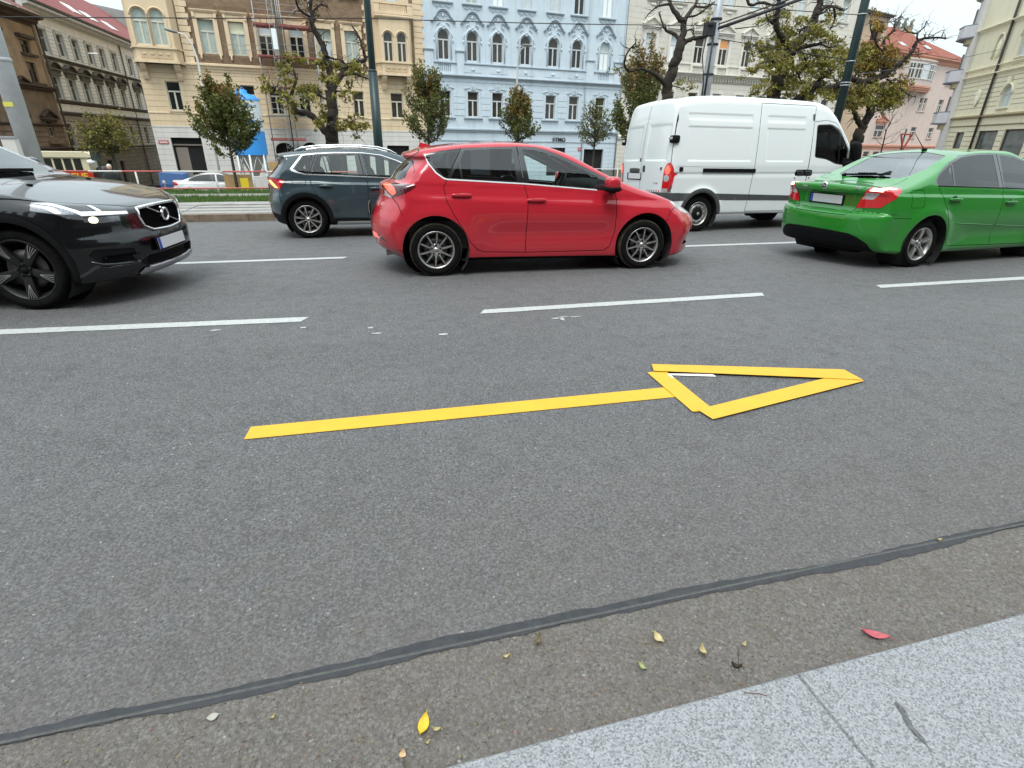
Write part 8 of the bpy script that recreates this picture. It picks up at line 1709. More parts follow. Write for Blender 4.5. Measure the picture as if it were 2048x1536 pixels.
# ---- person walking in a dark coat, white-haired, with a pale bag
def person():
    Pn = thing('person', 'white-haired person in a long dark coat walking with a pale bag', 'person', (-10.25, 28., -1.54), rad(-60))
    me = bpy.data.meshes.new('body'); J = [(0, 0, .95, .15), (0, .02, 1.2, .17), (0, .0, 1.42, .15), (.02, 0, 1.53, .06), (.05, 0, 1.66, .10), (-.0, .10, .88, .11), (.12, .10, .48, .08), (.02, .11, .08, .06), (.14, .11, .04, .05), (0, -.10, .88, .11), (-.10, -.10, .48, .08), (-.26, -.11, .10, .055), (-.16, -.11, .03, .05), (-.0, .21, 1.38, .075), (-.08, .25, 1.10, .06), (.06, .24, .88, .05), (0, -.21, 1.38, .075), (.08, -.25, 1.10, .06), (.14, -.24, .86, .05)]
    E_ = [(0, 1), (1, 2), (2, 3), (3, 4), (0, 5), (5, 6), (6, 7), (7, 8), (0, 9), (9, 10), (10, 11), (11, 12), (2, 13), (13, 14), (14, 15), (2, 16), (16, 17), (17, 18)]
    me.from_pydata([j[:3] for j in J], E_, []); o = link('body', me, Pn); sk = o.modifiers.new('skin', 'SKIN'); sb = o.modifiers.new('sub', 'SUBSURF'); sb.levels = 2; sb.render_levels = 2
    for v, j in zip(me.skin_vertices[0].data, J): v.radius = (j[3], j[3])
    me.skin_vertices[0].data[0].use_root = True; me.materials.append(mat('person_skin_clothes', (.03, .03, .034), .9))
    mb = MB(); mb.lathe([(.30, .42), (.26, .8), (.20, 1.1), (.235, 1.36), (.15, 1.47), (.08, 1.52)], 16); mb.build('coat', M_DARKCOAT, Pn)
    for sg in (-1, 1): mb = MB(); mb.tube([(0, sg * .2, 1.42), (-.06 * sg, sg * .29, 1.12), (.1, sg * .27, .88)], [.09, .075, .06], 8); mb.build('sleeve', M_DARKCOAT, Pn)
    mb = MB(); mb.pill((.06, 0, 1.655), (.20, .16, .24), .95); mb.build('head', mat('skin', (.42, .27, .20), .6), Pn); mb = MB(); mb.pill((.03, 0, 1.69), (.22, .18, .22), .95); mb.build('hair', mat('white_hair', (.55, .53, .50), .9), Pn)
    b = thing('shoulder_bag', 'pale bag held at the side of the person in the dark coat', 'bag', (-9.92, 27.8, -1.1)); mb = MB(); mb.pill((0, 0, .45), (.16, .26, .5), .4); mb.build('pouch', mat('bag_pale', (.40, .42, .44), .7), b); mb = MB(); mb.tube([(0, -.1, .68), (0, 0, .98), (0, .1, .68)], .02, 5); mb.build('strap', M_DARKCOAT, b)
person()
# ---- container, skip boards, barrier, moped, sign posts
t = thing('waste_container', 'dark blue steel waste container at the foot of the white base wall', 'container', (-12.0, 41., -2.5)); mb = MB(); mb.prism([(-.35, 0), (1.0, 0), (1.1, .95), (-.42, .95)], 0, 1.4, 'xz'); mb.build('tub', mat('container_blue', (.03, .075, .20), .6, var=(2, .2)), t); mb = MB(); mb.prism([(-.42, .97), (1.1, .97), (1.0, 1.6), (-.36, 1.7)], 0, 1.4, 'xz'); mb.build('lid', mat('container_blue_lid', (.06, .13, .30), .6), t)
for (x, y, z, w, h, lb) in ((-6.9, 36.4, -2., 1.5, 1.35, 'tan chipboard hoarding sheet standing below the young tree'), (-5.5, 43., -2.4, 1.1, 2.2, 'tan plywood crate standing between the silo legs')):
    t = thing('hoarding_board', lb, 'board', (x, y, z)); mb = MB(); mb.box(-w/2, w/2, 0, .06, 0, h); mb.build('sheet', M_WOOD, t); mb = MB(); mb.box(-w/2, -w/2 + .08, .06, .14, 0, h); mb.box(w/2 - .08, w/2, .06, .14, 0, h); mb.build('stud', M_WOOD, t)
t = thing('road_barrier', 'yellow plastic barrier panel beside the white parked saloon', 'barrier', (-6.15, 34., -1.95)); mb = MB(); mb.box(-.2, .2, 0, .08, .1, 1.25); mb.build('panel', mat('barrier_yellow', (.62, .48, .02), .5), t); mb = MB(); mb.box(-.25, .25, -.15, .2, 0, .1); mb.build('foot', M_BLACKTRIM, t)
t = thing('road_barrier', 'red and white board barrier just left of the grey crossover', 'barrier', (-3.9, 31., -1.9)); mb = MB(); mb.box(-.6, .6, 0, .05, .9, 1.15); mb.build('panel', mat('barrier_red', (.50, .03, .02), .5), t); mb = MB(); mb.box(-.6, .6, 0, .05, 1.2, 1.42); mb.build('panel', M_RAILWHITE, t); mb = MB(); mb.box(-.55, -.5, .05, .1, 0, 1.4); mb.box(.5, .55, .05, .1, 0, 1.4); mb.build('foot', M_GALV, t)
def moped():
    t = thing('moped', 'small dark moped parked by the corner of the white base wall', 'moped', (-11.2, 36., -1.98), rad(10))
    for x in (-.6, .6): mb = MB(); mb.tube([(x + .27 * math.cos(2*math.pi*k/16), 0, .30 + .27 * math.sin(2*math.pi*k/16)) for k in range(17)], .05, 6, cap=False); mb.build('wheel', M_TYRE, t)
    mb = MB(); mb.tube([(-.6, 0, .3), (-.2, 0, .55), (.35, 0, .5), (.6, 0, .3)], .05, 6); mb.tube([(.6, 0, .3), (.45, 0, 1.0)], .035, 6); mb.tube([(.45, -.3, 1.02), (.45, .3, 1.02)], .025, 6); mb.build('frame', M_STEEL, t); mb = MB(); mb.pill((-.35, 0, .75), (.7, .26, .14), .6); mb.pill((.1, 0, .68), (.4, .26, .28), .7); mb.build('seat', M_BLACKTRIM, t); mb = MB(); mb.pill((.5, 0, .92), (.16, .2, .2), .8); mb.build('headlight', M_LAMPWHITE, t)
moped()
t = thing('sign_post', 'dark green slanting sign post by the small yellowing tree', 'sign post', (-11.35, 30., -1.9)); mb = MB(); mb.tube([(0, 0, 0), (0, 0, 2.9)], .06, 8); mb.build('post', M_GREENPOLE, t); mb = MB(); mb.box(-.22, .16, -.05, .02, 2.2, 3.1); mb.build('sign_plate', mat('sign_back', (.07, .085, .08), .6), t)
# a mesh fence far behind between the red car and the van
t = thing('site_fence', 'pale wire mesh site fence seen between the red hatchback and the van', 'fence', (14., 30., -1.9))
for k in range(4): mb = MB(); mb.tube([(-3 + 1.6 * k, 0, 0), (-3 + 1.6 * k, 0, 1.95)], .03, 6); mb.build('post', M_RAILWHITE, t)
for z in (1.1, 1.95): mb = MB(); mb.tube([(-3, 0, z), (1.8, 0, z)], .02, 6); mb.build('rail', M_RAILWHITE, t)
for k in range(3): mb = MB(); mb.box(-2.96 + 1.6 * k, -1.44 + 1.6 * k, -.01, .01, .2, 1.9); mb.build('mesh_panel', glass_mat('mesh_veil', (.62, .60, .56), .2), t)
TREE_DATA = {'centre':{'branches':[[[-1.24,33.0,0.68,0.36],[-1.23,33.0,1.45,0.325],[-1.17,33.0,2.16,0.29],[-1.03,33.0,3.08,0.255],[-1.01,33.0,3.89,0.22]],[[-1.02,33.0,3.85,0.2],[-0.97,33.12,4.48,0.184],[-1.12,33.24,5.09,0.168],[-1.2,33.36,5.61,0.151],[-1.5,33.48,6.25,0.135],[-1.61,33.6,6.59,0.119],[-1.54,33.73,6.94,0.103],[-1.62,33.85,7.33,0.086],[-1.49,33.97,7.85,0.07]],[[-1.01,33.0,3.67,0.17],[-0.48,33.17,4.32,0.151],[-0.14,33.34,4.79,0.131],[0.33,33.51,5.01,0.112],[0.84,33.67,5.18,0.093],[0.75,33.84,5.82,0.074],[0.65,34.01,6.22,0.054],[0.35,34.18,6.71,0.035]],[[-0.32,33.0,4.4,0.09],[0.27,33.44,4.47,0.072],[0.67,33.88,4.39,0.053],[1.08,34.33,4.3,0.035]],[[-1.31,33.0,1.35,0.2],[-1.79,33.15,2.01,0.18],[-2.22,33.3,2.51,0.16],[-2.81,33.45,2.59,0.14],[-3.07,33.6,2.87,0.12],[-3.27,33.75,3.28,0.1],[-3.57,33.9,3.6,0.08],[-3.99,34.05,3.77,0.06],[-4.48,34.2,3.81,0.04]],[[-3.05,32.4,3.17,0.09],[-2.68,32.68,3.98,0.072],[-2.76,32.96,4.56,0.053],[-3.02,33.24,4.92,0.035]],[[-1.6,33.0,6.82,0.07],[-1.95,32.69,6.91,0.057],[-2.12,32.37,7.12,0.043],[-2.13,32.06,7.4,0.03]],[[-1.49,33.0,6.99,0.06],[-1.1,32.97,7.33,0.045],[-0.74,32.95,7.25,0.03]],[[-1.13,33.0,5.23,0.06],[-0.83,33.3,5.11,0.052],[-0.41,33.59,5.07,0.043],[-0.13,33.89,4.94,0.035]],[[-1.06,33.0,3.08,0.06],[-1.43,33.13,3.3,0.045],[-1.71,33.27,3.39,0.03]],[[-1.19,33.0,1.78,0.05],[-0.71,33.4,1.84,0.04],[-0.14,33.8,1.96,0.03],[0.18,34.2,1.47,0.02]],[[-1.0,33.0,3.53,0.05],[-0.46,32.71,3.58,0.035],[-0.32,32.42,3.03,0.02]]],'clumps':[[-3.21,32.9,4.62,0.39],[-2.37,32.19,4.92,0.27],[-1.28,33.14,4.9,0.38],[-0.56,33.24,4.9,0.34],[0.38,31.44,4.63,0.42],[-4.1,32.09,3.75,0.31],[-2.89,32.29,3.86,0.37],[-2.49,34.33,3.66,0.5],[-1.91,33.85,3.69,0.45],[-3.29,31.91,3.05,0.39],[-3.03,33.95,2.7,0.37],[-2.12,31.84,3.17,0.28],[-1.28,33.38,4.22,0.37],[-0.7,31.81,4.11,0.26],[-0.47,31.41,3.24,0.28],[-0.07,34.19,2.16,0.5],[0.46,32.07,1.95,0.35],[-0.62,32.09,2.01,0.34],[-1.54,34.54,2.52,0.44],[-1.19,34.19,2.81,0.31],[-1.82,32.33,2.13,0.31],[0.02,34.48,1.47,0.16],[-2.97,33.13,5.16,0.23],[-0.08,33.57,3.97,0.25],[0.03,32.06,3.51,0.19]]},'bare':{'branches':[[[17.93,32.0,3.67,0.33],[17.87,32.0,4.04,0.307],[17.94,32.0,5.1,0.285],[18.25,32.0,6.14,0.263],[18.38,32.0,6.74,0.24]],[[18.39,32.0,6.69,0.2],[18.41,32.14,7.52,0.173],[18.13,32.29,7.88,0.145],[17.77,32.43,8.28,0.117],[17.54,32.57,8.8,0.09]],[[18.35,32.0,7.61,0.13],[18.95,32.47,8.24,0.107],[19.49,32.93,8.65,0.083],[19.78,33.4,9.1,0.06]],[[18.36,32.0,6.62,0.12],[18.16,32.35,7.02,0.098],[17.7,32.71,7.28,0.075],[17.56,33.06,7.73,0.052],[17.48,33.42,8.26,0.03]],[[18.41,32.0,6.57,0.14],[18.95,31.8,6.81,0.11],[19.5,31.6,6.92,0.08],[19.82,31.4,7.03,0.05]],[[17.72,32.0,4.48,0.14],[16.95,31.86,4.93,0.113],[16.47,31.72,5.08,0.087],[15.77,31.58,5.21,0.06]],[[15.32,32.0,5.06,0.07],[14.89,31.8,5.32,0.06],[14.82,31.6,5.76,0.05],[14.94,31.4,6.09,0.04],[15.14,31.2,6.35,0.03],[14.98,31.0,6.54,0.02]],[[15.98,32.0,5.23,0.07],[15.32,32.0,5.09,0.06]],[[18.5,32.0,7.85,0.06],[18.91,31.57,7.92,0.047],[19.18,31.13,8.2,0.033],[19.33,30.7,8.29,0.02]],[[17.35,32.0,8.4,0.07],[16.6,31.8,8.2,0.053],[16.02,31.6,7.86,0.037],[15.67,31.4,7.53,0.02]],[[18.47,32.0,7.16,0.05],[18.95,32.08,7.31,0.035],[19.21,32.15,7.04,0.02]],[[17.32,32.0,7.15,0.04],[17.0,31.63,7.36,0.028],[16.53,31.26,7.11,0.015]],[[18.87,32.0,8.39,0.06],[19.63,32.12,8.43,0.047],[20.21,32.24,8.68,0.033],[20.48,32.36,8.9,0.02]],[[20.74,30.0,8.53,0.08],[20.98,29.92,8.2,0.073],[21.57,29.84,8.34,0.065],[22.21,29.76,8.25,0.058],[22.52,29.68,8.31,0.05]],[[18.08,32.0,4.49,0.035],[18.48,31.91,4.4,0.024],[18.94,31.83,4.26,0.012]],[[14.99,32.0,5.31,0.03],[14.62,32.14,5.22,0.02],[14.45,32.29,5.35,0.01]],[[15.23,32.0,6.17,0.03],[14.8,31.99,6.27,0.02],[14.55,31.98,6.48,0.01]],[[15.26,32.0,6.23,0.03],[15.8,31.92,6.37,0.02],[15.95,31.83,6.59,0.01]]],'clumps':[[18.72,31.96,4.57,0.28],[19.42,32.41,4.44,0.29],[18.86,31.11,4.45,0.2],[20.37,32.95,8.24,0.32],[19.1,31.05,7.56,0.26],[14.63,32.5,5.25,0.23],[19.51,32.69,7.67,0.2],[17.94,31.04,4.53,0.15]]},'right':{'branches':[[[21.33,27.0,3.34,0.34],[21.28,27.0,3.66,0.326],[21.27,27.0,4.28,0.312],[21.37,27.0,4.85,0.298],[21.63,27.0,5.42,0.284],[21.73,27.0,5.8,0.27]],[[21.74,27.0,5.76,0.2],[21.49,26.94,5.92,0.183],[21.12,26.89,6.19,0.166],[20.69,26.83,6.51,0.149],[20.36,26.77,6.84,0.131],[20.3,26.71,7.27,0.114],[20.26,26.66,7.6,0.097],[20.19,26.6,7.85,0.08]],[[21.77,27.0,5.83,0.24],[22.14,27.04,6.26,0.222],[22.58,27.08,6.65,0.203],[22.81,27.12,7.03,0.185],[22.9,27.16,7.51,0.167],[23.03,27.2,7.88,0.148],[23.08,27.24,8.17,0.13]],[[21.73,27.0,5.8,0.12],[21.89,26.51,5.89,0.1],[22.1,26.02,5.91,0.08],[22.15,25.53,5.94,0.06]],[[22.62,27.0,3.38,0.25],[22.73,26.85,3.65,0.23],[23.03,26.7,3.97,0.21],[23.33,26.55,4.28,0.19],[23.78,26.4,4.11,0.17],[24.24,26.24,4.21,0.15],[24.65,26.09,4.33,0.13]],[[23.56,27.0,4.2,0.12],[23.5,26.68,4.49,0.097],[23.56,26.36,4.69,0.073],[23.61,26.04,4.93,0.05]],[[21.62,27.0,5.46,0.1],[21.37,27.27,5.14,0.086],[21.2,27.55,5.46,0.072],[20.72,27.82,5.77,0.058],[20.22,28.09,6.15,0.044],[20.08,28.37,6.11,0.03]],[[21.38,27.0,4.81,0.09],[20.81,26.76,5.06,0.07],[20.09,26.51,5.37,0.05],[19.44,26.27,5.45,0.03]],[[22.74,27.0,7.22,0.1],[23.43,27.26,7.77,0.077],[24.25,27.51,7.9,0.053],[25.11,27.77,7.82,0.03]],[[22.68,27.0,6.93,0.08],[22.34,27.32,6.78,0.055],[22.56,27.64,6.66,0.03]],[[23.76,27.0,7.75,0.06],[24.25,27.33,7.37,0.045],[24.43,27.66,6.99,0.03]],[[23.43,27.0,6.18,0.05],[23.94,26.88,6.04,0.035],[24.28,26.77,6.11,0.02]],[[20.6,27.0,6.81,0.06],[20.03,26.89,6.97,0.04],[19.68,26.78,7.28,0.02]],[[22.73,27.0,7.43,0.07],[23.28,27.02,7.54,0.05],[23.67,27.04,7.99,0.03]],[[21.63,27.0,5.42,0.07],[22.29,27.18,5.09,0.057],[22.86,27.37,4.75,0.043],[23.24,27.55,4.39,0.03]],[[25.5,27.0,4.43,0.1],[25.73,26.71,4.69,0.075],[25.8,26.41,4.59,0.05]],[[22.24,27.0,5.82,0.06],[22.89,27.17,5.5,0.05],[23.04,27.33,5.14,0.04],[22.96,27.5,4.81,0.03]]],'clumps':[[20.92,28.07,7.36,0.4],[21.82,28.29,7.56,0.41],[19.77,25.33,6.41,0.32],[22.84,28.6,6.7,0.42],[21.89,25.53,6.46,0.53],[22.42,26.43,6.41,0.4],[24.15,27.4,6.56,0.37],[21.99,28.51,5.99,0.47],[20.56,26.42,5.38,0.44],[21.34,28.53,6.11,0.36],[19.8,27.16,6.01,0.29],[19.63,26.32,5.26,0.39],[19.36,26.34,4.81,0.44],[19.68,25.84,4.67,0.39],[20.18,25.48,4.98,0.38],[21.03,25.74,4.97,0.44],[23.27,27.68,5.42,0.42],[24.79,28.79,5.28,0.56],[22.68,25.78,5.12,0.45],[22.75,25.37,5.3,0.45],[26.1,28.75,6.06,0.45],[25.01,27.12,5.44,0.43],[23.82,26.66,4.92,0.47],[22.49,26.05,5.58,0.35],[24.08,27.34,5.95,0.32],[22.81,28.17,4.74,0.48],[21.61,26.84,4.24,0.46],[22.28,26.72,4.44,0.41],[21.68,25.4,3.95,0.35],[23.59,28.5,4.1,0.44],[19.38,25.32,3.87,0.38],[20.18,26.98,3.85,0.3],[24.7,28.22,4.04,0.51],[23.09,25.67,3.83,0.41],[25.69,27.83,4.09,0.51],[26.93,28.62,4.22,0.41],[25.81,27.47,5.04,0.39],[26.36,28.04,5.75,0.45],[23.68,25.58,5.72,0.3],[24.33,26.76,6.27,0.21],[20.86,25.74,6.8,0.24],[23.25,28.24,7.53,0.26],[21.25,26.26,5.97,0.29],[23.32,26.83,7.19,0.25],[25.64,28.8,7.92,0.27],[21.69,28.27,6.4,0.31],[20.61,28.71,5.87,0.21],[22.12,26.83,5.72,0.25],[23.98,26.96,4.45,0.32]]},'far':{'branches':[[[28.31,28.0,0.56,0.34],[28.28,28.0,1.29,0.313],[28.31,28.0,2.07,0.287],[28.39,28.0,2.46,0.26]],[[28.39,28.0,2.46,0.17],[27.95,27.99,2.83,0.14],[27.59,27.97,3.19,0.11],[27.13,27.96,3.65,0.08]],[[28.42,28.0,2.48,0.24],[28.65,27.94,3.22,0.217],[28.41,27.87,3.68,0.195],[27.86,27.81,4.23,0.172],[27.36,27.75,4.62,0.15]],[[27.52,28.0,4.69,0.17],[28.23,27.96,4.82,0.153],[28.85,27.93,5.02,0.136],[29.39,27.89,5.42,0.119],[29.91,27.86,5.84,0.103],[30.37,27.82,6.4,0.086],[30.52,27.78,6.82,0.069],[31.51,27.75,6.99,0.052],[32.29,27.71,6.98,0.035]],[[30.71,28.0,6.79,0.05],[30.32,27.81,7.11,0.038],[30.44,27.62,7.4,0.027],[30.26,27.43,7.64,0.015]],[[30.53,28.0,7.15,0.04],[29.82,27.93,7.17,0.031],[29.49,27.87,7.26,0.021],[29.3,27.8,7.36,0.012]],[[28.44,28.0,6.48,0.07],[28.63,28.24,6.86,0.059],[29.32,28.49,7.27,0.048],[29.56,28.73,7.81,0.036],[30.11,28.98,8.13,0.025]],[[28.92,28.0,5.03,0.08],[28.99,28.17,5.73,0.07],[28.77,28.34,6.59,0.06]],[[27.59,28.0,4.7,0.15],[26.8,28.13,4.88,0.12],[26.3,28.25,4.62,0.09],[25.68,28.38,4.3,0.06]],[[28.04,28.0,4.25,0.07],[28.95,28.0,4.18,0.053],[29.79,28.0,4.31,0.037],[30.64,28.0,4.07,0.02]],[[28.41,28.0,2.62,0.08],[28.44,27.93,2.94,0.06],[28.51,27.85,3.37,0.04]],[[28.77,28.0,7.65,0.03],[28.26,27.88,7.53,0.012]],[[29.26,28.0,4.91,0.05],[30.1,27.82,4.52,0.038],[30.72,27.64,4.16,0.027],[31.08,27.45,4.06,0.015]],[[29.5,28.0,5.43,0.05],[30.5,28.21,6.11,0.033],[31.88,28.42,6.3,0.015]],[[28.55,28.0,6.19,0.06],[28.16,28.24,6.59,0.047],[27.69,28.49,7.42,0.033],[27.84,28.73,8.09,0.02]]],'clumps':[[26.72,27.58,5.95,0.55],[28.45,28.86,6.39,0.58],[29.11,28.82,6.11,0.66],[29.26,28.58,5.79,0.58],[28.49,28.49,5.64,0.65],[28.25,28.78,5.51,0.58],[28.45,27.59,6.23,0.42],[29.6,28.61,5.39,0.44],[26.77,27.34,7.74,0.23],[27.92,27.96,7.35,0.34],[28.29,28.81,7.65,0.28],[27.83,28.57,4.44,0.58],[27.3,27.38,4.34,0.56],[29.91,29.34,4.62,0.61],[29.6,28.45,4.33,0.6],[27.84,28.24,3.89,0.58],[26.97,26.53,3.77,0.55],[29.48,28.14,3.78,0.6],[29.16,27.25,3.83,0.51],[30.24,28.51,4.99,0.45],[29.47,27.89,4.45,0.44],[31.4,28.95,4.86,0.35],[30.87,28.44,4.38,0.34],[31.15,28.89,4.14,0.39],[26.83,27.54,3.52,0.42],[30.26,28.43,3.55,0.38],[30.79,28.71,6.07,0.3],[30.56,28.98,5.89,0.3],[26.23,27.55,4.06,0.42],[29.1,29.03,5.1,0.44],[27.84,29.11,5.98,0.43]]},'sapling':{'branches':[[[32.48,30.0,0.51,0.05],[32.44,30.0,1.49,0.04],[32.4,30.0,2.45,0.03]],[[32.4,30.0,2.45,0.025],[32.87,30.21,3.11,0.017],[33.44,30.43,3.55,0.008]],[[32.39,30.0,2.27,0.02],[32.37,30.21,2.69,0.013],[32.26,30.41,3.1,0.006]],[[32.46,30.0,1.55,0.02],[33.04,30.01,1.68,0.015],[33.48,30.01,1.87,0.011],[33.58,30.02,2.47,0.006]],[[32.44,30.0,1.49,0.02],[31.93,30.01,1.78,0.013],[31.61,30.03,2.02,0.006]],[[32.4,30.0,2.45,0.02],[32.44,29.87,2.8,0.015],[32.23,29.73,3.37,0.011],[32.1,29.6,3.54,0.006]],[[32.47,30.0,2.69,0.015],[33.22,30.15,2.88,0.01],[33.69,30.3,3.19,0.005]],[[32.46,30.0,1.85,0.015],[33.22,30.2,2.17,0.01],[33.81,30.39,2.3,0.005]],[[32.44,30.0,2.57,0.015],[32.43,29.99,2.98,0.01],[32.2,29.98,3.32,0.005]]],'clumps':[]}}
# ---------------------------------------------------------------- trees
def leaf_mat(name, cols, rough=.6):
    m = bpy.data.materials.new(name); m.use_nodes = True; n, l = m.node_tree.nodes, m.node_tree.links; p = n['Principled BSDF']; g = n.new('ShaderNodeNewGeometry'); r = n.new('ShaderNodeValToRGB'); l.new(g.outputs['Random Per Island'], r.inputs[0])
    e = r.color_ramp.elements
    for k, c in enumerate(cols):
        q = e[k] if k < 2 else e.new(.5)
        q.color = (*c, 1)
    for k in range(len(cols)): e[k].position = k / (len(cols) - 1)
    for k, c in enumerate(cols): e[k].color = (*c, 1)
    l.new(r.outputs[0], p.inputs['Base Color']); p.inputs['Roughness'].default_value = rough; p.inputs['Specular IOR Level'].default_value = .3
    # thin leaves let some light through
    tr = n.new('ShaderNodeBsdfTranslucent'); l.new(r.outputs[0], tr.inputs[0]); ms = n.new('ShaderNodeMixShader'); ms.inputs[0].default_value = .28; l.new(p.outputs[0], ms.inputs[1]); l.new(tr.outputs[0], ms.inputs[2]); l.new(ms.outputs[0], n['Material Output'].inputs['Surface'])
    return m
M_BARK = mat('bark', (.026, .019, .014), .95, var=(5, .45), bump=(9, .06)); M_BARK2 = mat('bark_young', (.060, .050, .040), .9, var=(6, .3))
M_LEAFOLIVE = leaf_mat('leaf_olive', [(.085, .085, .018), (.27, .235, .050), (.17, .155, .034), (.32, .26, .055)]); M_LEAFRUST = leaf_mat('leaf_rust', [(.16, .09, .022), (.32, .19, .04), (.24, .16, .035), (.36, .22, .05)]); M_LEAFDARK = leaf_mat('leaf_dark', [(.055, .072, .020), (.11, .125, .032), (.15, .15, .040), (.08, .098, .026)]); M_LEAFTIP = leaf_mat('leaf_tip', [(.17, .105, .028), (.23, .14, .034), (.15, .11, .030)]); M_LEAFYEL = leaf_mat('leaf_yellow', [(.12, .115, .025), (.22, .18, .035), (.09, .09, .022)])
def leaves(name, pts, size, m, parent, rs, flat=.3):
    n = len(pts); a = rs.normal(size=(n, 3)); a /= np.linalg.norm(a, axis=1)[:, None]; b = rs.normal(size=(n, 3)); b -= (a * b).sum(1)[:, None] * a; b /= np.linalg.norm(b, axis=1)[:, None]
    s = size * rs.uniform(.6, 1.3, n)[:, None]; q = np.stack([pts - a * s * .6, pts + b * s * .32, pts + a * s * .6, pts - b * s * .32], 1)
    me = bpy.data.meshes.new(name); me.vertices.add(4 * n); me.vertices.foreach_set('co', q.reshape(-1)); me.loops.add(4 * n); me.loops.foreach_set('vertex_index', np.arange(4 * n)); me.polygons.add(n); me.polygons.foreach_set('loop_start', np.arange(0, 4 * n, 4)); me.polygons.foreach_set('loop_total', np.full(n, 4)); me.update(); me.validate()
    me.materials.append(m); return link(name, me, parent)
def gnarled(key, label, leafm, base_z, dens, seed, lsize=.15, rust=None, twigs=1.):
    D = TREE_DATA[key]; rs = np.random.RandomState(seed); rr = random.Random(seed); b0 = D['branches'][0][0]; org = Vector((b0[0], b0[1], base_z)); t = thing('plane_tree', label, 'tree', org)
    def wob(pts, n=5, amp=.5):
        out = []; p = [Vector(q[:3]) for q in pts]; r = [q[3] for q in pts]
        for i in range(len(p) - 1):
            a, b, c, d = p[max(i-1, 0)], p[i], p[i+1], p[min(i+2, len(p)-1)]
            for k in range(n):
                u = k / n; q = .5 * ((2*b) + (c-a)*u + (2*a-5*b+4*c-d)*u*u + (3*b-a-3*c+d)*u**3); rad_ = r[i] + (r[i+1] - r[i]) * u
                out.append((q + Vector((rr.gauss(0, 1), rr.gauss(0, 1), rr.gauss(0, 1))) * rad_ * amp * .28 - org, rad_ * rr.uniform(.94, 1.07)))
        out.append((p[-1] - org, r[-1])); return out
    tips = []
    for i, br in enumerate(D['branches']):
        pts = wob(br); mb = MB()
        if i == 0: pts = [(Vector((pts[0][0].x, pts[0][0].y, 0)), pts[0][1] * 1.25)] + pts
        mb.tube([q for q, _ in pts], [r for _, r in pts], 9 if i < 5 else 6); mb.build('trunk' if i == 0 else 'limb', M_BARK, t)
        for q, r in pts[len(pts) // 3:]:
            if i and r < .16: tips.append((q, r))
        if i: tips.append((pts[-1][0], .03)); tips.append((pts[-1][0], .03))
    mb = MB(); ends = []
    # crooked twigs off the limbs
    for q, r in tips:
        for _ in range(rr.choice((1, 1, 2)) if twigs >= 1 else rr.choice((0, 1))):
            d = Vector((rr.gauss(0, 1), rr.gauss(0, 1), rr.gauss(.25, .8))).normalized(); L = rr.uniform(.3, 1.1) * twigs; p = q.copy(); seg = [p.copy()]
            for k in range(4): d = (d + Vector((rr.gauss(0, .55), rr.gauss(0, .55), rr.gauss(0, .5)))).normalized(); p = p + d * L / 4; seg.append(p.copy())
            r0 = min(.03, r * .5); mb.tube(seg, [r0, r0 * .8, r0 * .6, r0 * .45, .006], 4, cap=False); ends.append(p)
    L0 = []; L1 = []
    for c in D['clumps']:
        ctr = np.array(c[:3]) - np.array(org); r = c[3]
        n = int(dens * (r / .45) ** 2); 
        # sprays: short shoots radiating inside the clump, leaves along them, so the edge stays ragged
        ns = max(5, int(14 * (r / .5) ** 1.6))
        for _ in range(ns):
            a = ctr + rs.normal(size=3) * r * [.42, .55, .34]; d = rs.normal(size=3) * [1, 1, .55]; d /= np.linalg.norm(d); ln = r * rs.uniform(.5, 1.1); k = max(4, n // ns); u = rs.uniform(0, 1, k)[:, None]
            q = a + d * ln * u + rs.normal(size=(k, 3)) * [.10, .10, .055]; q[:, 2] -= (u[:, 0] ** 2) * ln * .22
            (L1 if rust and rs.rand() < rust(c) else L0).append(q)
            e = Vector(a + d * ln); s0 = Vector(a); mid = (s0 + e) / 2 + Vector(rs.normal(size=3) * r * .15); mb.tube([s0, mid, e], [.014, .01, .005], 3, cap=False)
    tw = mb.build('twigs', M_BARK, t); tag(tw, kind='stuff')
    if L0: leaves('crown', np.concatenate(L0), lsize, leafm, t, rs)
    if L1: leaves('crown', np.concatenate(L1), lsize, M_LEAFRUST, t, rs)
gnarled('centre', 'gnarled black tree with sparse yellow-green leaves before the cream house', M_LEAFOLIVE, -2.4, 210, 1, lsize=.16)
gnarled('bare', 'almost bare crooked black tree rising behind the rear of the white van', M_LEAFOLIVE, -2.3, 70, 2, twigs=.75)
gnarled('right', 'large twisted tree with olive leaves above the front of the white van', M_LEAFOLIVE, -1.7, 290, 3, lsize=.125)
gnarled('far', 'twisted leaning tree with olive and rusty leaves in front of the pink house', M_LEAFOLIVE, -1.8, 290, 4, lsize=.125, rust=lambda c: .75 if c[2] > 6.2 else (.25 if c[2] > 4.6 else .05))
gnarled('sapling', 'thin leafless young tree in front of the pink house', M_LEAFOLIVE, -1.9, 10, 5, twigs=.5)
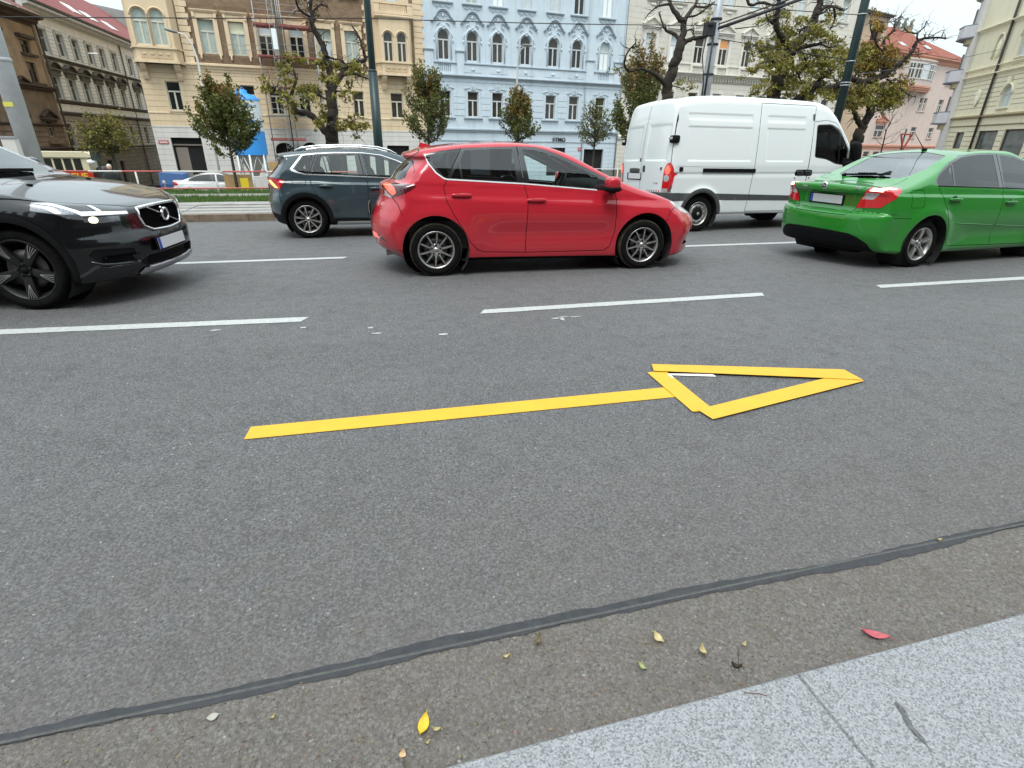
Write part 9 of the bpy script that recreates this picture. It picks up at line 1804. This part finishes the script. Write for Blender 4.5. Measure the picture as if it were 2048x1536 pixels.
def young(label, x, y, z0, zc, zt, w, seed, n=4200, tip=.35, lean=0., leafm=None, lsize=.15):
    """young upright tree: ovoid crown of rising shoots"""
    rs = np.random.RandomState(seed); t = thing('young_tree', label, 'tree', (x, y, z0), 0, 'young upright trees along the far kerb'); mb = MB(); H = zt - z0; c0 = zc - z0
    mb.tube([(0, 0, 0), (lean * .3, 0, c0 * .6), (lean * .6, 0, c0 + .2 * (H - c0)), (lean, 0, H * .86)], [.10, .085, .06, .015], 8); mb.build('trunk', M_BARK2, t); mb = MB(); A, B = [], []
    ns = 90
    for k in range(ns):
        u = rs.uniform(0, .82); zz = c0 + (H - c0) * u * .9; an = rs.uniform(0, 6.283); prof = (math.sin(math.pi * min(1, .20 + u * .70)) ** .7) * (1 - .78 * u); out = w / 2 * prof * rs.uniform(.6, 1.35); ln = (H - c0) * rs.uniform(.20, .42)
        a = np.array([lean * zz / H, 0, zz]); b = a + [out * math.cos(an), out * math.sin(an), ln]; mid = a + (b - a) * .55 + [out * .22 * math.cos(an), out * .22 * math.sin(an), -ln * .10]
        mb.tube([tuple(a), tuple(mid), tuple(b)], [.022, .014, .005], 4, cap=False); m = int(n * 1.7) // ns; s = rs.beta(1.6, 1.1, m)[:, None]; q = a + (mid - a) * np.minimum(1, s * 2) + (b - mid) * np.maximum(0, s * 2 - 1); q = q + rs.normal(size=(m, 3)) * .10
        (B if rs.rand() < tip * max(0, u * 2.2 - .55) else A).append(q)
    tag(mb.build('shoots', M_BARK2, t), kind='stuff'); leaves('crown', np.concatenate(A), lsize, leafm or M_LEAFDARK, t, rs)
    if B: leaves('crown', np.concatenate(B), lsize, M_LEAFTIP, t, rs)
young('young tree with dense dark crown and rusty tip in front of the silo', -6.95, 36., -2.05, .2, 4.1, 3.9, 11, 6000)
young('young tree with loose spiky crown between the cream and blue houses', 4.75, 40., -2.4, 1.0, 5.5, 3.6, 12, 4200, .35)
young('shorter young tree with reddish crown before the middle of the blue house', 11.6, 42., -2.6, 1.2, 4.6, 3.3, 13, 3600, .7)
young('tall young tree with rusty pointed top just left of the white van', 18.6, 38., -2.2, .9, 7.3, 4.4, 14, 6500, .8, .9)
young('thin young tree with few dark leaves beside the gateway of the blue house', 17.3, 41., -2.4, 1.0, 4.1, 3.0, 15, 900, .1)
young('small yellowing tree in front of the soot-brown house', -10.7, 30., -1.9, .55, 2.15, 2.9, 16, 1500, 0., 0., M_LEAFYEL, .11)
# fallen leaves and bits in the gutter
def fallen():
    rs = random.Random(4); MY = mat('leaf_fallen_yellow', (.62, .42, .02), .5, var=(40, .15)); MP = mat('leaf_fallen_pale', (.46, .39, .20), .7, var=(60, .2)); MR = mat('leaf_fallen_red', (.42, .085, .10), .6, var=(50, .25)); MBR = mat('leaf_fallen_brown', (.20, .15, .08), .8, var=(60, .3)); MGR = mat('leaf_fallen_grey', (.36, .35, .31), .8)
    def leaf(label, x, y, L, W, ang, m, z=.006, curl=.006, ragged=0.):
        n = 7; V = []; F = []
        for k in range(n + 1):
            u = k / n; w = W / 2 * math.sin(math.pi * min(.98, max(.03, u))) ** .75
            for s in (-1, 0, 1): V.append((L * (u - .5), s * w * (1 - ragged * rs.random()), curl * (s * s) * 1.2 + curl * 1.5 * (2 * u - 1) ** 2))
        for k in range(n):
            for s in (0, 1): F.append((3*k+s, 3*k+3+s, 3*k+4+s, 3*k+1+s))
        mb = MB(); mb.add(V, F, 0, True); mb.add([(q[0], q[1], q[2] - .0012) for q in V], [f[::-1] for f in F], 0, True)
        mb.tube([(L * .5, 0, curl * 1.5), (L * .72, W * .06, curl * .8)], .0012, 4); o = mb.build('fallen_leaf', m); o.location = (x, y, z); o.rotation_euler = (0, 0, rad(ang)); tag(o, label, 'leaf', 'fallen leaves in the gutter')
    leaf('bright yellow oval leaf lying in the gutter near the bottom edge', .030, .972, .060, .030, 68, MY); leaf('small torn pale leaf touching the bright yellow leaf', .063, .950, .024, .016, -15, MP, ragged=.5); leaf('pale tan leaf scrap nearest the kerb at the bottom edge', -.032, .905, .022, .018, 70, mat('leaf_tan', (.55, .38, .22), .7)); leaf('tiny pale leaf crumb just below the bright yellow leaf', .035, .921, .016, .010, 20, MP, ragged=.5)
    leaf('narrow curled pale leaf standing beside the tar joint', .417, 1.148, .042, .014, 60, MBR, curl=.012); leaf('speckled pale yellow leaf with dark holes in the gutter', .803, 1.069, .046, .028, 100, MP, ragged=.35); leaf('crumpled pale yellow leaf in the middle of the gutter', .915, .986, .036, .024, 75, MP, ragged=.4, curl=.01); leaf('little pale leaf to the right of the crumpled leaf', 1.061, .978, .022, .014, 30, MP, ragged=.4)
    leaf('greenish leaf scrap in the gutter under the speckled leaf', .702, .987, .034, .016, 110, mat('leaf_greenish', (.30, .33, .14), .7), ragged=.3); leaf('pink-red lance-shaped leaf lying against the kerb', 1.51, .905, .082, .030, -34, MR); leaf('dark brown curled leaf near the kerb edge', .985, .915, .03, .012, -35, mat('leaf_dark_brown', (.06, .045, .03), .8), curl=.01); leaf('round grey flattened leaf just below the tar joint at left', -.535, 1.141, .030, .022, 10, MGR, curl=.002); leaf('little tan leaf crumb in the gutter at left', -.373, 1.096, .018, .011, 50, MP, ragged=.4); leaf('thin pale leaf under the tar joint, left of the curled leaf', .304, 1.124, .026, .010, 10, MP); leaf('tiny pale leaf stuck on the tar joint at right', 2.162, 1.213, .020, .012, -20, MP, z=.012)
    # needles, grit and crumbs: nobody could count them
    mb = MB()
    for k in range(1000):
        x = rs.uniform(-1.3, 2.6); y = rs.uniform(.81, 1.18) if rs.random() < .85 else rs.uniform(1.25, 1.7); 
        if rs.random() < .6: y = .80 + (y - .80) * rs.random()
        a = rs.uniform(0, 6.28); s = rs.uniform(.0015, .004); 
        if rs.random() < .12: L = rs.uniform(.012, .035); mb.bar((x, y, .005), (x + L * math.cos(a), y + L * math.sin(a), .006), .0012, None, rs.choice((0, 1)))
        else: mb.add([(x + s * math.cos(a + q) * rs.uniform(.6, 1.3), y + s * math.sin(a + q) * rs.uniform(.6, 1.3), .0035 + .002 * (k % 2)) for q in (0, 1.3, 2.5, 3.8, 5.)], [(0, 1, 2, 3, 4)], rs.choice((0, 0, 1, 2)))
    o = mb.build('gutter_litter', [MBR, MBR, mat('needle_red', (.17, .07, .045), .8)]); tag(o, 'fine brown needles and crumbs of leaf litter along the gutter', 'litter', kind='stuff')
    mb = MB(); mb.tube([(.885, .772, .1225), (.905, .764, .123), (.925, .758, .1225), (.938, .749, .122)], .0011, 4); o = mb.build('twig', mat('needle_red', (.17, .07, .045), .8)); tag(o, 'short dark red twig lying on the granite kerb', 'twig')
    mb = MB(); mb.tube([(.99, .905, .004), (1.03, .965, .006)], .0013, 4); o = mb.build('twig', M_BARK2); tag(o, 'thin straight twig in the gutter near the kerb joint', 'twig')
fallen()
